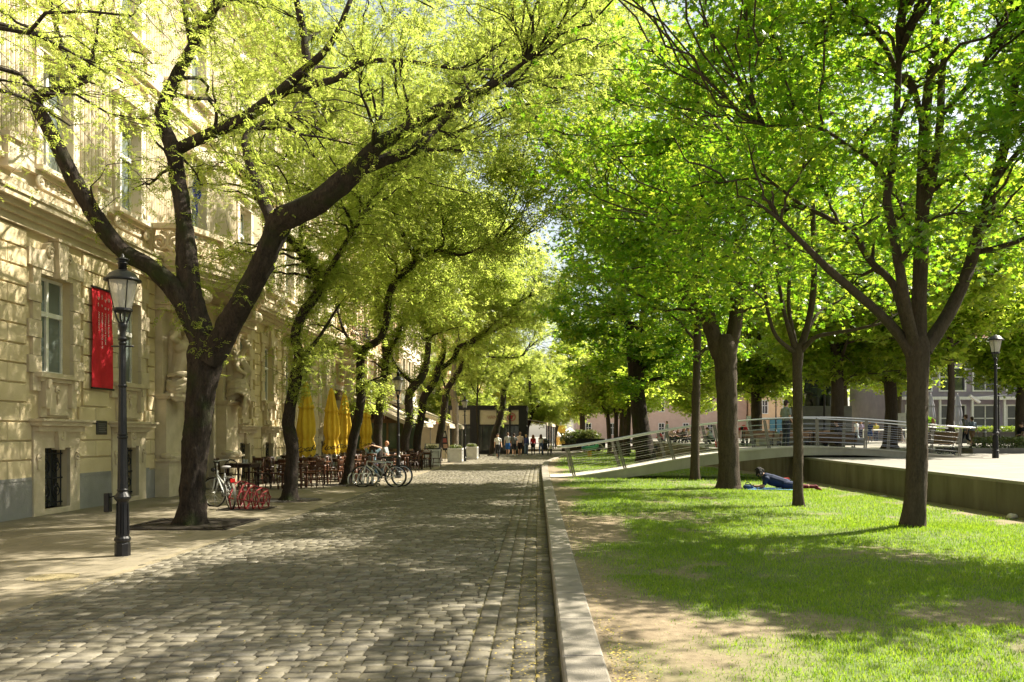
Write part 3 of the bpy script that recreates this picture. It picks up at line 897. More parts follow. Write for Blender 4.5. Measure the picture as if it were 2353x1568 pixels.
# red cloth banner with its lettering
def banner():
    x, y0, y1, z0, z1 = FX + .12, 18.72, 19.62, 2.72, 5.02
    t = wthing('red_banner', 'tall red cloth banner with white lettering hanging between two ground floor windows', 'banner', (x, 19.17, z0))
    m = MB(); n = 24
    for i in range(n):
        za, zb = z0 + (z1 - z0) * i / n, z0 + (z1 - z0) * (i + 1) / n
        for j in range(8):
            ya, yb = y0 + (y1 - y0) * j / 8, y0 + (y1 - y0) * (j + 1) / 8
            w = lambda yy, zz: .012 * math.sin(yy * 9 + zz * 2.2) + .006 * math.sin(zz * 7)
            m.quad((x + w(ya, za), ya, za), (x + w(yb, za), yb, za), (x + w(yb, zb), yb, zb), (x + w(ya, zb), ya, zb))
    o = part(m, 'cloth', M('red_cloth', (.62, .02, .035), (.5, .012, .025), 4, .8), t)
    sd = o.modifiers.new('t', 'SOLIDIFY'); sd.thickness = .006
    m = MB(); m.box(x - .02, x + .03, y0 - .03, y1 + .03, z1 - .02, z1 + .02); m.box(x - .02, x + .03, y0 - .03, y1 + .03, z0 - .02, z0 + .02); part(m, 'bar', IRON, t)
    WH = M('white_print', (.82, .8, .78), None, 5, .7)
    lines = [('VYSOK\u00c1 \u0160KOLA', .64, 4.48, .07), ('V\u00ddTVARN\u00ddCH UMEN\u00cd', .50, 4.48, .07), ('ACADEMY OF FINE ARTS', .36, 4.48, .07), ('AND DESIGN', .22, 4.48, .07),
             ('V', .24, 4.80, .12), ('\u0160', .40, 4.84, .12), ('V', .54, 4.78, .12), ('U', .68, 4.82, .12), ('\u0160', .24, 4.66, .09), ('V', .40, 4.66, .09), ('U', .54, 4.62, .09), ('V', .68, 4.62, .09)]
    for body, u, z, sz in lines:
        me = text_mesh('lettering', body, sz, .002, 0, 1.08)
        up_ = len(body) > 1                               # long lines read downwards
        # text x -> down the banner, text y -> towards +Y
        Mx = Matrix(((0, 0, 1, x + .026), (0, 1, 0, y0 + u), (-1, 0, 0, z), (0, 0, 0, 1))) if up_ else Matrix(((0, 0, 1, x + .026), (1, 0, 0, y0 + u - .05), (0, 1, 0, z - .06), (0, 0, 0, 1)))
        me.transform(Matrix.Translation(-Vector(t.location)) @ Mx)
        link_mesh('lettering', me, WH, t)
banner()
t = wthing('wall_plaque', 'small black plaque fixed to the ochre wall below the red banner', 'plaque', (FX + .06, 19.25, 1.7))
m = MB(); m.bevbox(FX + .05, FX + .085, 19.0, 19.45, 1.66, 1.98, .01); part(m, 'plate', M('black_stone', (.03, .03, .032), None, 9, .3), t)
m = MB()
for k in range(5): m.box(FX + .085, FX + .088, 19.06, 19.40 - .05 * (k % 2), 1.90 - k * .045, 1.915 - k * .045)
part(m, 'engraving', M('plaque_letters', (.2, .2, .18), None, 9, .4), t)
t = wthing('blue_flag', 'dark blue flag hanging from the stone balcony behind the forked tree', 'flag', (FX + 1.0, 21.7, 7.3))
m = MB(); m.tube([(FX + .9, 21.7, 7.0), (FX + 1.25, 21.7, 8.8)], .022, 6); part(m, 'pole', WHITE_F, t)
m = MB()
for i in range(6):
    for j in range(5):
        f = lambda a, c_: Vector((FX + 1.24 - .2 * a + .12 * c_, 21.7 + .07 * math.sin(a * 7 + c_ * 2) + .2 * a, 8.7 - .55 * a - .75 * c_))
        m.quad(f(i / 6, j / 5), f((i + 1) / 6, j / 5), f((i + 1) / 6, (j + 1) / 5), f(i / 6, (j + 1) / 5))
part(m, 'cloth', M('blue_cloth', (.02, .04, .25), (.015, .03, .18), 5, .8), t)

def plain_building(name, label, y0, y1, x, h, wallmat, trim, win, floors, roofm=ROOFM, depth=12, shop=0, step=2.9, hood=True):
    b = wthing(name, label, 'building', (x, (y0 + y1) / 2, 0))
    holes, n = [], max(1, int((y1 - y0) / step))
    st = (y1 - y0) / n
    for z0, z1 in floors:
        for k in range(n):
            c = y0 + (k + .5) * st; holes.append((c - .55, c + .55, z0, z1))
    m = MB(); wall_grid(m, x, y0, y1, shop, h, holes, .28)
    m.box(x - depth, x - .3, y0, y1, 0, h)
    m.quad((x - .3, y0, shop), (x, y0, shop), (x, y0, h), (x - .3, y0, h)); m.quad((x, y1, shop), (x - .3, y1, shop), (x - .3, y1, h), (x, y1, h))
    part(m, 'wall', wallmat, b)
    tr = MB()
    for z, d, t_ in ((shop + .05 if shop else .5, .12, .25), (floors[1][0] - .9 if len(floors) > 1 else h - 2, .16, .22), (h - .55, .35, .25), (h - .3, .6, .3)):
        tr.box(x - .02, x + d, y0 + .002, y1 - .002, z, z + t_)
    for a, e, z0, z1 in holes:
        c = (a + e) / 2
        for s in (-1, 1):
            q0, q1 = sorted((c + s * .55, c + s * .72)); tr.box(x - .002, x + .07, q0, q1, z0 - .1, z1 + .1)
        tr.box(x - .003, x + .12, c - .75, c + .75, z1 + .1, z1 + .28); tr.box(x - .003, x + .16, c - .75, c + .75, z0 - .2, z0 - .1)
        if hood: tr.prism([(-.85, z1 + .28), (.85, z1 + .28), (0, z1 + .7)], lambda u, v: (x, c + u, v), lambda u, v: (x + .18, c + u, v))
    for k in range(n + 1):
        c = y0 + k * st
        for dy in (-.18, .0, .18):
            if y0 < c + dy < y1: tr.tube([(x + .02, c + dy, floors[0][0] - .5), (x + .02, c + dy, h - .6)], .05, 5)
    part(tr, 'trim', trim, b)
    for a, e, z0, z1 in holes: window(b, a, e, z0, z1, x - .15, win)
    m = MB(); m.add([(x + .5, y0, h), (x + .5, y1, h), (x - 2.5, y1, h + 2.4), (x - 2.5, y0, h + 2.4), (x - depth, y0, h), (x - depth, y1, h), (x - depth + 2, y1, h + 2.4), (x - depth + 2, y0, h + 2.4)],
                    [(0, 1, 2, 3), (3, 2, 6, 7), (7, 6, 5, 4), (0, 3, 7, 4), (1, 5, 6, 2)])
    part(m, 'roof', roofm, b)
    return b
PEACH = M('peach_render', (.70, .52, .34), (.60, .43, .27), 1.5, .9, .2, 25)
BROWNW = M('brown_window_paint', (.22, .10, .06), (.15, .07, .04), 6, .5)
pb = plain_building('peach_building', 'tall peach building with brown windows and a curved black iron balcony', 41.65, 62, FX - .05, 19.5, PEACH, CREAM, BROWNW,
                    [(4.6, 6.3), (7.5, 9.9), (11.5, 13.7), (15.2, 17.2)], shop=3.9)
# curved iron balcony over its portal
bal, slab = MB(), MB(); yc = 44.0; X0 = FX - .05
arc = [(X0 + 1.25 * math.sin(math.pi * k / 16) ** .6, yc - 1.6 * math.cos(math.pi * k / 16)) for k in range(17)]
slab.prism([(u, v) for u, v in arc], lambda u, v: (u, v, 6.1), lambda u, v: (u, v, 6.35))
for y in (yc - .9, yc + .9): slab.prism([(0, 5.2), (.25, 5.2), (.9, 6.1), (0, 6.1)], lambda u, v: (X0 + u, y - .15, v), lambda u, v: (X0 + u, y + .15, v))
for (a, b_), (c, d) in zip(arc, arc[1:]):
    bal.bar((a, b_, 7.4), (c, d, 7.4), .06, .05); bal.bar((a, b_, 6.45), (c, d, 6.45), .04, .04)
    bal.tube([(a, b_, 6.35), (a + .09, b_, 6.7), (a, b_, 7.4)], .016, 5)
    dr = Vector((c - a, d - b_, 0)).normalized(); mp = Vector(((a + c) / 2, (b_ + d) / 2, 6.85))
    bal.tube(spiral(mp, .02, .2, 1.8, dr, (0, 0, 1), 16), .016, 5); bal.tube(spiral(mp + Vector((0, 0, .32)), .02, .13, 1.4, -dr, (0, 0, -1), 12), .014, 5)
part(slab, 'balcony_slab', STONE, pb); part(bal, 'balcony_railing', IRON, pb)
# shopfront and portal figure of the peach building
sf, sg = MB(), MB()
TIMBER = M('brown_shop_timber', (.16, .085, .04), (.10, .05, .025), 4, .6, .2, 30)
y = 46.2
while y < 61.5:
    sf.box(X0 - .25, X0 + .04, y, y + .22, 0, 3.9); sg.quad((X0 - .12, y + .22, .5), (X0 - .12, y + 2.2, .5), (X0 - .12, y + 2.2, 3.4), (X0 - .12, y + .22, 3.4))
    sf.box(X0 - .22, X0 + .02, y + .22, y + 2.2, 0, .5); sf.box(X0 - .22, X0 + .02, y + .22, y + 2.2, 3.4, 3.9); sf.box(X0 - .2, X0, y + 1.18, y + 1.26, .5, 3.4)
    y += 2.2
sf.box(X0 - .26, X0 + .1, 41.8, 46.2, 3.4, 3.9); sf.box(X0 - .25, X0 - .2, 41.8, 46.2, 0, 3.4)
part(sf, 'shopfront', TIMBER, pb); part(sg, 'shop_pane', DARKGLASS, pb)
fig = MB()
fig.box(X0, X0 + .5, 41.9, 42.7, 0, 3.4); fig.box(X0, X0 + .5, 45.4, 46.1, 0, 3.4)
part(fig, 'portal_pier', STONE, pb)
f2 = MB(); fc = Vector((X0 + .55, 42.3, 3.5))
f2.capsule(fc, fc + Vector((.05, 0, 1.0)), .2, .24); f2.ball(fc + Vector((.15, 0, 1.5)), (.14, .13, .18)); f2.capsule(fc + Vector((.05, -.2, 1.1)), fc + Vector((.2, -.5, 1.5)), .09, .07); f2.capsule(fc + Vector((.2, -.5, 1.5)), fc + Vector((.15, -.1, 1.75)), .07, .06)
f2.capsule(fc + Vector((.05, .2, 1.1)), fc + Vector((.2, .45, 1.5)), .09, .07); f2.capsule(fc + Vector((.2, .45, 1.5)), fc + Vector((.15, .1, 1.75)), .07, .06); f2.box(fc.x - .5, fc.x + .3, fc.y - .4, fc.y + .4, 5.25, 5.5)
for q in range(5): f2.tube([fc + Vector((.28 * math.cos(w), .3 * math.sin(w), .35 - q * .12 + .12 * math.sin(w + q))) for w in [R(-120 + 30 * j) for j in range(9)]], .06, 6)
me = remesh(f2, 'carved_figure', .03, 3); me.transform(Matrix.Translation(-Vector(pb.location))); link_mesh('carved_figure', me, STONE, pb, True)

plain_building('white_building', 'white stucco building with fluted strips beyond the peach one', 62.05, 84, FX - .1, 18.5, M('white_stucco', (.76, .73, .66), (.66, .62, .54), 1.5, .85, .2, 25), CREAM, BROWNW,
               [(5.2, 7.4), (9.0, 11.2), (12.8, 14.8)], shop=0, step=2.7)
plain_building('orange_building', 'salmon orange building at the far end of the left street side', 84.05, 112, FX + .3, 17.5, M('salmon_render', (.72, .36, .22), (.62, .29, .17), 1.5, .9), CREAM, WHITE_F,
               [(2.0, 4.0), (6.0, 8.2), (10, 12.0), (13.5, 15.3)], step=3.4)
plain_building('yellow_building', 'yellow ochre building at the street bend behind the dark kiosk', 112.1, 150, FX + 1.0, 17.0, M('yellow_render', (.66, .46, .16), (.58, .39, .12), 1.5, .9), CREAM, WHITE_F,
               [(2.0, 4.0), (6.0, 8.2), (10, 12.0), (13.2, 15.0)], step=4)

# far facades closing the square, they face the camera (towards -Y)
def cross_building(name, label, x0, x1, y, h, wallmat, rows, step, groove=True, depth=14, frame=WHITE_F, win=DARKGLASS, w=1.0):
    b = wthing(name, label, 'building', ((x0 + x1) / 2, y, 0))
    m = MB(); n = max(1, int((x1 - x0) / step)); st = (x1 - x0) / n
    holes = [(x0 + (k + .5) * st - w / 2, x0 + (k + .5) * st + w / 2, z0, z1) for z0, z1 in rows for k in range(n)]
    t_ = MB(); wall_grid(t_, 0, x0, x1, 0, h, holes, .3)
    m.add([(v.y, y - v.x, v.z) for v in t_.v], t_.f)
    m.box(x0, x1, y + .31, y + depth, 0, h)
    if groove:
        z = .5
        while z < h - 1:
            segs = [x0] 
            for hh in holes:
                if hh[2] - .25 < z + .2 < hh[3] + .25: segs += [hh[0] - .15, hh[1] + .15]
            segs.append(x1)
            segs = sorted(segs)
            for a, e in zip(segs[::2], segs[1::2]):
                if e > a: m.box(a, e, y - .06, y + .01, z, z + .42)
            z += .5
    part(m, 'wall', wallmat, b)
    tr = MB()
    for a, e, z0, z1 in holes:
        tr.box(a - .14, a, y - .1, y + .02, z0 - .14, z1 + .14); tr.box(e, e + .14, y - .1, y + .02, z0 - .14, z1 + .14); tr.box(a, e, y - .1, y + .02, z1, z1 + .14); tr.box(a, e, y - .1, y + .02, z0 - .14, z0)
    tr.box(x0, x1, y - .5, y, h - .5, h); tr.box(x0, x1, y - .12, y, rows[0][0] - 1.2, rows[0][0] - .9)
    part(tr, 'trim', frame, b)
    for a, e, z0, z1 in holes:
        f = MB(); c = (a + e) / 2; f.box(c - .05, c + .05, y + .1, y + .16, z0, z1); f.box(a, e, y + .1, y + .16, (z0 + z1) / 2 + .2, (z0 + z1) / 2 + .3)
        fo = part(f, 'window', frame, b); g = MB(); g.quad((a, y + .18, z0), (e, y + .18, z0), (e, y + .18, z1), (a, y + .18, z1)); part(g, 'pane', win, b, under=fo)
    m = MB(); m.add([(x0 - .4, y - .5, h), (x1 + .4, y - .5, h), (x1 + .4, y + depth, h), (x0 - .4, y + depth, h), (x0 + 3, y + depth / 2, h + 4), (x1 - 3, y + depth / 2, h + 4)],
                    [(0, 1, 5, 4), (2, 3, 4, 5), (0, 4, 3), (1, 2, 5)])
    part(m, 'roof', ROOFM, b)
    return b
cross_building('pink_building', 'pale pink banded building closing the far end of the square', 8.0, 43.0, 170, 15.5, M('pink_bands', (.66, .50, .42), (.58, .43, .35), 1, .9), [(1.8, 4.0), (6.5, 9.0), (11, 13)], 5.0)
cross_building('apricot_building', 'apricot building with a teal shop panel beyond the plaza', 43.3, 60, 165, 16.5, M('apricot_render', (.74, .53, .33), (.66, .46, .28), 1, .9), [(6.0, 8.5), (10.2, 12.6)], 3.6, groove=False)
ap = bpy.data.objects['apricot_building']
m = MB(); m.box(46.3, 51.5, 164.6, 164.9, 1.0, 5.0); part(m, 'teal_panel', M('teal_paint', (.08, .22, .28), None, 3, .6), ap)
# violet-grey arcade of shops on the far right
ar = cross_building('shop_arcade', 'violet grey row of shops with white posts behind the plaza hedge', 37, 78, 84, 11.5, M('violet_grey', (.34, .29, .33), (.26, .22, .26), 1, .85), [(1.6, 4.6), (6.2, 8.4)], 3.4, groove=False, w=2.5)
m = MB()
for k in range(13): m.box(37.2 + k * 3.25, 37.4 + k * 3.25, 83.2, 83.4, 0, 5.2)
m.box(36.8, 78, 82.9, 83.95, 5.2, 5.5); m.box(56, 62, 82.2, 82.9, 4.6, 5.0)
part(m, 'arcade_posts', WHITE_F, ar)
# ================================================================== trees
def bark_mat(name, c1, c2, moss=None, scale=9):
    m, nt, p, out = new_mat(name)
    n = noise_tex(nt, scale, 7, .72, stretch=(1, 1, .22)); n2 = noise_tex(nt, scale * 4, 5, .7, stretch=(1, 1, .35)); n3 = noise_tex(nt, 1.3, 4, .6)
    r = ramp(nt, [(.36, c2), (.62, c1)])
    ad = nt.nodes.new('ShaderNodeMath'); ad.operation = 'MULTIPLY_ADD'; ad.inputs[1].default_value = .5
    hf = nt.nodes.new('ShaderNodeMath'); hf.operation = 'MULTIPLY'; hf.inputs[1].default_value = .5
    nt.links.new(n2.outputs['Fac'], hf.inputs[0]); nt.links.new(n.outputs['Fac'], ad.inputs[0]); nt.links.new(hf.outputs[0], ad.inputs[2])
    nt.links.new(ad.outputs[0], r.inputs[0])
    last = r.outputs[0]
    if moss:
        mr = ramp(nt, [(.52, (0, 0, 0)), (.66, (1, 1, 1))]); nt.links.new(n3.outputs['Fac'], mr.inputs[0])
        mx = nt.nodes.new('ShaderNodeMixRGB'); nt.links.new(mr.outputs[0], mx.inputs[0]); nt.links.new(last, mx.inputs[1]); mx.inputs[2].default_value = (*moss, 1)
        last = mx.outputs[0]
    nt.links.new(last, p.inputs['Base Color']); p.inputs['Roughness'].default_value = .92; p.inputs['Specular IOR Level'].default_value = .2
    b = nt.nodes.new('ShaderNodeBump'); b.inputs['Strength'].default_value = 1.0; b.inputs['Distance'].default_value = .06
    nt.links.new(ad.outputs[0], b.inputs['Height']); nt.links.new(b.outputs[0], p.inputs['Normal'])
    return m
BARK_OLD = bark_mat('dark_rough_bark', (.06, .046, .036), (.011, .008, .006), (.026, .032, .010))
BARK_MAPLE = bark_mat('grey_brown_bark', (.10, .076, .053), (.038, .029, .021), None, 12)
BARK_PALE = bark_mat('pale_grey_bark', (.24, .20, .155), (.12, .10, .075), None, 8)
LEAF_FINE = leaf_mat('young_yellow_green_leaves', [(.15, (.10, .15, .02)), (.5, (.16, .21, .035)), (.85, (.24, .27, .06))],
                     [(.15, (.34, .48, .05)), (.5, (.50, .61, .09)), (.85, (.66, .70, .17))], .6)
LEAF_MAPLE = leaf_mat('maple_leaves', [(.15, (.03, .085, .008)), (.5, (.055, .125, .011)), (.85, (.10, .175, .016))],
                      [(.15, (.12, .34, .010)), (.5, (.28, .51, .018)), (.85, (.62, .71, .06))], .57, .36)
LEAF_LIGHT = leaf_mat('light_park_leaves', [(.15, (.08, .15, .012)), (.5, (.13, .20, .016)), (.85, (.20, .25, .03))],
                      [(.15, (.30, .50, .03)), (.5, (.50, .66, .05)), (.85, (.74, .80, .12))], .62, .4)

def crom(pts, rs, sub):
    """smooth curve through the joints"""
    P = [Vector(p) for p in pts]; out, ro = [], []
    for i in range(len(P) - 1):
        a, b, c, d = P[max(i - 1, 0)], P[i], P[i + 1], P[min(i + 2, len(P) - 1)]
        n = max(1, int(sub if sub < 1 else sub) if not isinstance(sub, float) else int(math.ceil((c - b).length / sub)))
        for k in range(n):
            t = k / n
            out.append(.5 * (2 * b + (c - a) * t + (2 * a - 5 * b + 4 * c - d) * t * t + (3 * b - a - 3 * c + d) * t ** 3))
            ro.append(rs[i] + (rs[i + 1] - rs[i]) * t)
    out.append(P[-1]); ro.append(rs[-1])
    return out, ro

class Wood:
    """gathers all tubes of one tree and its skeleton nodes"""
    def __init__(s):
        s.V, s.F, s.nv = [], [], 0
        s.np_, s.nr, s.nd = [], [], []
    def tube(s, pts, rs, n, rough=0.0, seed=0.0, keep=True, flare=False):
        P = np.array([tuple(p) for p in pts]); rs = np.array(rs); m = len(P)
        T = np.gradient(P, axis=0); T /= np.linalg.norm(T, axis=1)[:, None] + 1e-9
        u = np.cross(T[0], (0.31, 0.87, 0.2)); u /= np.linalg.norm(u)
        an = 2 * np.pi * np.arange(n) / n; ca, sa = np.cos(an), np.sin(an)
        V = np.zeros((m, n, 3))
        for i in range(m):
            u = u - T[i] * u.dot(T[i]); u /= np.linalg.norm(u) + 1e-9
            w = np.cross(T[i], u)
            V[i] = P[i] + (ca[:, None] * u + sa[:, None] * w) * rs[i]
        if rough:
            for i in range(m):
                for k in range(n):
                    d = V[i, k] - P[i]
                    q = 1 + rough * (noise.noise((d[0] / rs[i] * .9 + seed, d[1] / rs[i] * .9, P[i, 2] * 1.4 + d[2] / rs[i])) + .6 * noise.noise((d[0] / rs[i] * 2.6, d[1] / rs[i] * 2.6 + seed, P[i, 2] * 5)) + .35 * noise.noise((d[0] / rs[i] * 5, d[1] / rs[i] * 5 + seed, P[i, 2] * 12)))
                    if n >= 14: q += -.10 * max(0, .5 - abs(2.2 * noise.noise((5.5 * math.cos(an[k]), 5.5 * math.sin(an[k]) + seed, P[i, 2] * 1.1)))) / .5
                    if flare:
                        zb = P[i, 2] - P[0, 2]; q += .42 * math.exp(-(zb / .26) ** 1.3) * max(0, math.cos(2.5 * an[k] + seed + .6 * math.sin(3 * an[k]))) ** 1.5
                    V[i, k] = P[i] + d * q
        i0 = (np.arange(m - 1) * n)[:, None]; k = np.arange(n)[None]; l = (np.arange(n) + 1) % n
        F = np.stack([i0 + k, i0 + l[None], i0 + n + l[None], i0 + n + k], axis=-1).reshape(-1, 4) + s.nv
        s.V.append(V.reshape(-1, 3)); s.F.append(F); s.nv += m * n
        if keep:
            s.np_.append(P); s.nr.append(rs); s.nd.append(T)
    def nodes(s):
        return np.concatenate(s.np_), np.concatenate(s.nr), np.concatenate(s.nd)
    def mesh(s, name):
        return np_mesh(name, np.concatenate(s.V), np.concatenate(s.F))

def grow(wood, targets, r0, r1, n, wig, sag, steps=6, rmin=0.0, spread=0.0, lim=None):
    """lead a branch from the nearest suitable wood to every target point; returns the branch polylines"""
    P, Rr, D = wood.nodes()
    out = []
    for t in targets:
        d = t - P; L = np.linalg.norm(d, axis=1)
        cost = L * (1 + .35 * (d[:, 2] < -0.1)) - .9 * np.clip((d * D).sum(1) / (L + 1e-6), -1, 1) * .6
        cost = np.where(Rr < rmin, cost + 50, cost)
        j = int(np.argmin(cost)); a = P[j]; L = np.linalg.norm(t - a)
        if lim and L > lim: continue
        if L < .05: continue
        ss = np.linspace(0, 1, steps + 1)[:, None]
        c = a + D[j] * L * .35
        pts = (1 - ss) ** 2 * a + 2 * ss * (1 - ss) * (c * .5 + (a + t) / 2 * .5) + ss ** 2 * t
        k = rng.normal(0, wig * L, (steps + 1, 3)); k[0] = 0; k[-1] *= .4
        pts = pts + k * np.sin(ss * np.pi * .8) + np.array([0, 0, -sag * L]) * ss ** 2
        ra = min(r0, Rr[j] * .8)
        rs = ra + (r1 - ra) * np.linspace(0, 1, steps + 1) ** .8
        out.append((pts, rs))
    for pts, rs in out: wood.tube(pts, rs, n)
    return [p for p, _ in out]

def rotm(yaw, pit, rol):
    cy, sy, cp, sp, cr, sr = np.cos(yaw), np.sin(yaw), np.cos(pit), np.sin(pit), np.cos(rol), np.sin(rol)
    Z = np.zeros((len(yaw), 3, 3))
    Z[:, 0] = np.stack([cy * cp, cy * sp * sr - sy * cr, cy * sp * cr + sy * sr], -1)
    Z[:, 1] = np.stack([sy * cp, sy * sp * sr + cy * cr, sy * sp * cr - cy * sr], -1)
    Z[:, 2] = np.stack([-sp, cp * sr, cp * cr], -1)
    return Z

def spray_template(kind):
    V, F = [], []
    if kind == 'maple':                                     # five-lobed leaf
        V.append((0, 0, 0))
        tips = [(-100, .62), (-52, .9), (0, 1.0), (52, .9), (100, .62)]
        for a, l in tips:
            a = R(a)
            for da, ll in ((-24, .52), (0, 1.0), (24, .52)):
                V.append((l * ll * math.cos(a + R(da)), l * ll * math.sin(a + R(da)), -.10 * (l * ll) ** 2 - .04 * abs(math.sin(a))))
        for i in range(5): F.append((0, 1 + 3 * i, 2 + 3 * i, 3 + 3 * i))
    elif kind == 'mapleb':                                  # the same leaf, fewer lobes for far crowns
        V.append((0, 0, 0))
        for a, l in ((-75, .85), (0, 1.0), (75, .85)):
            a = R(a)
            for da, ll in ((-34, .55), (0, 1.0), (34, .55)):
                V.append((l * ll * math.cos(a + R(da)), l * ll * math.sin(a + R(da)), -.1 * ll))
        for i in range(3): F.append((0, 1 + 3 * i, 2 + 3 * i, 3 + 3 * i))
    else:                                                   # feathery spray of small leaves
        n = 9 if kind == 'fine' else 5
        for i in range(n):
            x = (i + .6) / n; s = 1 if i % 2 else -1
            L = .36 * (1 - .35 * abs(x - .5)) * (1 if kind == 'fine' else 1.35); a = R(52 * s + 7 * (i % 3))
            if i == n - 1: a = 0
            dx, dy = math.cos(a), math.sin(a); px, py = -dy, dx; w = .16 if kind == 'fine' else .22
            b = len(V); z = -.25 * x * x + .05 * ((i * 7) % 3 - 1)
            V += [(x, 0, z), (x + dx * L * .5 + px * L * w * 1.3, dy * L * .5 + py * L * w * 1.3, z - .02), (x + dx * L, dy * L, z - .09), (x + dx * L * .5 - px * L * w * 1.3, dy * L * .5 - py * L * w * 1.3, z + .02)]
            F.append((b, b + 1, b + 2, b + 3))
    return np.array(V, dtype=float), np.array(F)
TPL = {k: spray_template(k) for k in ('maple', 'mapleb', 'fine', 'finec')}

def leaf_mesh(name, kind, A, size, tilt=.55, droop=.15):
    V0, F0 = TPL[kind]; n = len(A)
    yaw = rng.random(n) * 6.283; pit = rng.normal(droop, tilt, n); rol = rng.normal(0, tilt, n)
    Z = rotm(yaw, pit, rol); s = size * rng.uniform(.6, 1.3, n)
    V = np.einsum('nij,mj->nmi', Z, V0) * s[:, None, None] + A[:, None, :]
    F = (F0[None] + (np.arange(n) * len(V0))[:, None, None]).reshape(-1, 4)
    return np_mesh(name, V.reshape(-1, 3), F)

def in_ell(ells, n, shell=.35):
    w = np.array([e[1][0] * e[1][1] * e[1][2] * (e[2] if len(e) > 2 else 1) for e in ells]); w = w / w.sum()
    idx = rng.choice(len(ells), n, p=w)
    d = rng.normal(0, 1, (n, 3)); d /= np.linalg.norm(d, axis=1)[:, None]
    r = (shell + (1 - shell) * rng.random(n)) ** (1 / 2.2)
    C = np.array([tuple(e[0]) for e in ells]); Rr = np.array([e[1] for e in ells])
    return C[idx] + d * r[:, None] * Rr[idx]

def make_tree(name, label, group, base, limbs, ells, kind, bark, leafm, n2=50, n3=420, per=45, lsize=.11, spread=(.32, .32, .2), ivy=0, gap=.0, sides=14, rough=.12, twig=(.012, .003), sag=.06, n1r=(.05, .014), sub=.09, tilt=.55, ivy_r=(.05, .3), clump=.16, rsc=1.0, wig=.026):
    root = thing(name, label, 'tree', base, 0, group)
    wd = Wood(); B = np.array(tuple(base))
    for i, lb in enumerate(limbs):
        pts, rs = crom([q[0] for q in lb], [q[1] * rsc for q in lb], sub)
        big = max(rs) > .06
        wd.tube([Vector(p) - Vector(base) for p in pts], rs, sides if max(rs) > .12 else (9 if big else 6), rough if big else .05, i * 3.1 + base[0], True, i == 0)
    E = [(np.array(tuple(e[0])) - B, *e[1:]) for e in ells]
    t1 = in_ell(E, n2, .2)
    grow(wd, t1, n1r[0], n1r[1], 6, wig, -.02, 7)
    # clumped twig tips so the crown keeps gaps
    cen = in_ell(E, max(10, int(n3 * clump)), .25)
    t2 = cen[rng.integers(0, len(cen), n3)] + rng.normal(0, 1, (n3, 3)) * np.array([.52, .52, .30])
    tw = grow(wd, t2, twig[0], twig[1], 4, wig * 1.2, sag, 5)
    o = link_mesh('trunk', wd.mesh('trunk'), bark, root, True)
    A = []
    for pts in tw:
        m = len(pts); k = max(3, int(per * rnd.uniform(.5, 1.5)))
        f = np.clip(1 - np.abs(rng.normal(0, .38, k)), .05, 1) * (m - 1)
        i0 = np.minimum(f.astype(int), m - 2); q = (f - i0)[:, None]
        A.append(pts[i0] * (1 - q) + pts[i0 + 1] * q + rng.normal(0, 1, (k, 3)) * np.array(spread) * (.35 + .65 * (f / (m - 1)))[:, None])
    if ivy:
        P, Rr, D = wd.nodes(); sel = np.where((Rr > ivy_r[0]) & (Rr < ivy_r[1]) & (P[:, 2] > 2.4))[0]
        if len(sel):
            c = rng.choice(sel, max(1, ivy // 14)); c = np.repeat(c, 14)
            d = rng.normal(0, 1, (len(c), 3)); d /= np.linalg.norm(d, axis=1)[:, None]
            d0 = np.repeat(rng.normal(0, 1, (len(c) // 14, 3)), 14, axis=0); d = d * .35 + d0 / np.linalg.norm(d0, axis=1)[:, None]
            A.append(P[c] + d * (Rr[c] * 1.0 + rng.uniform(.0, .13, len(c)))[:, None] + rng.normal(0, .06, (len(c), 3)))
    A = np.concatenate(A)
    A = A[A[:, 2] + base[2] > 2.3]
    link_mesh('crown', leaf_mesh('crown', kind, A, lsize, tilt), leafm, root)
    return root

def LB(d, *q):
    """limb from (x, y, radius[, depth]) measured joints"""
    out = []
    for k in q:
        dd = k[3] if len(k) > 3 else d
        out.append((at(k[0], k[1], dd), k[2]))
    return out
def V3(x, y, z): return Vector((x, y, z))

FINEG = 'gnarled trees along the building side'
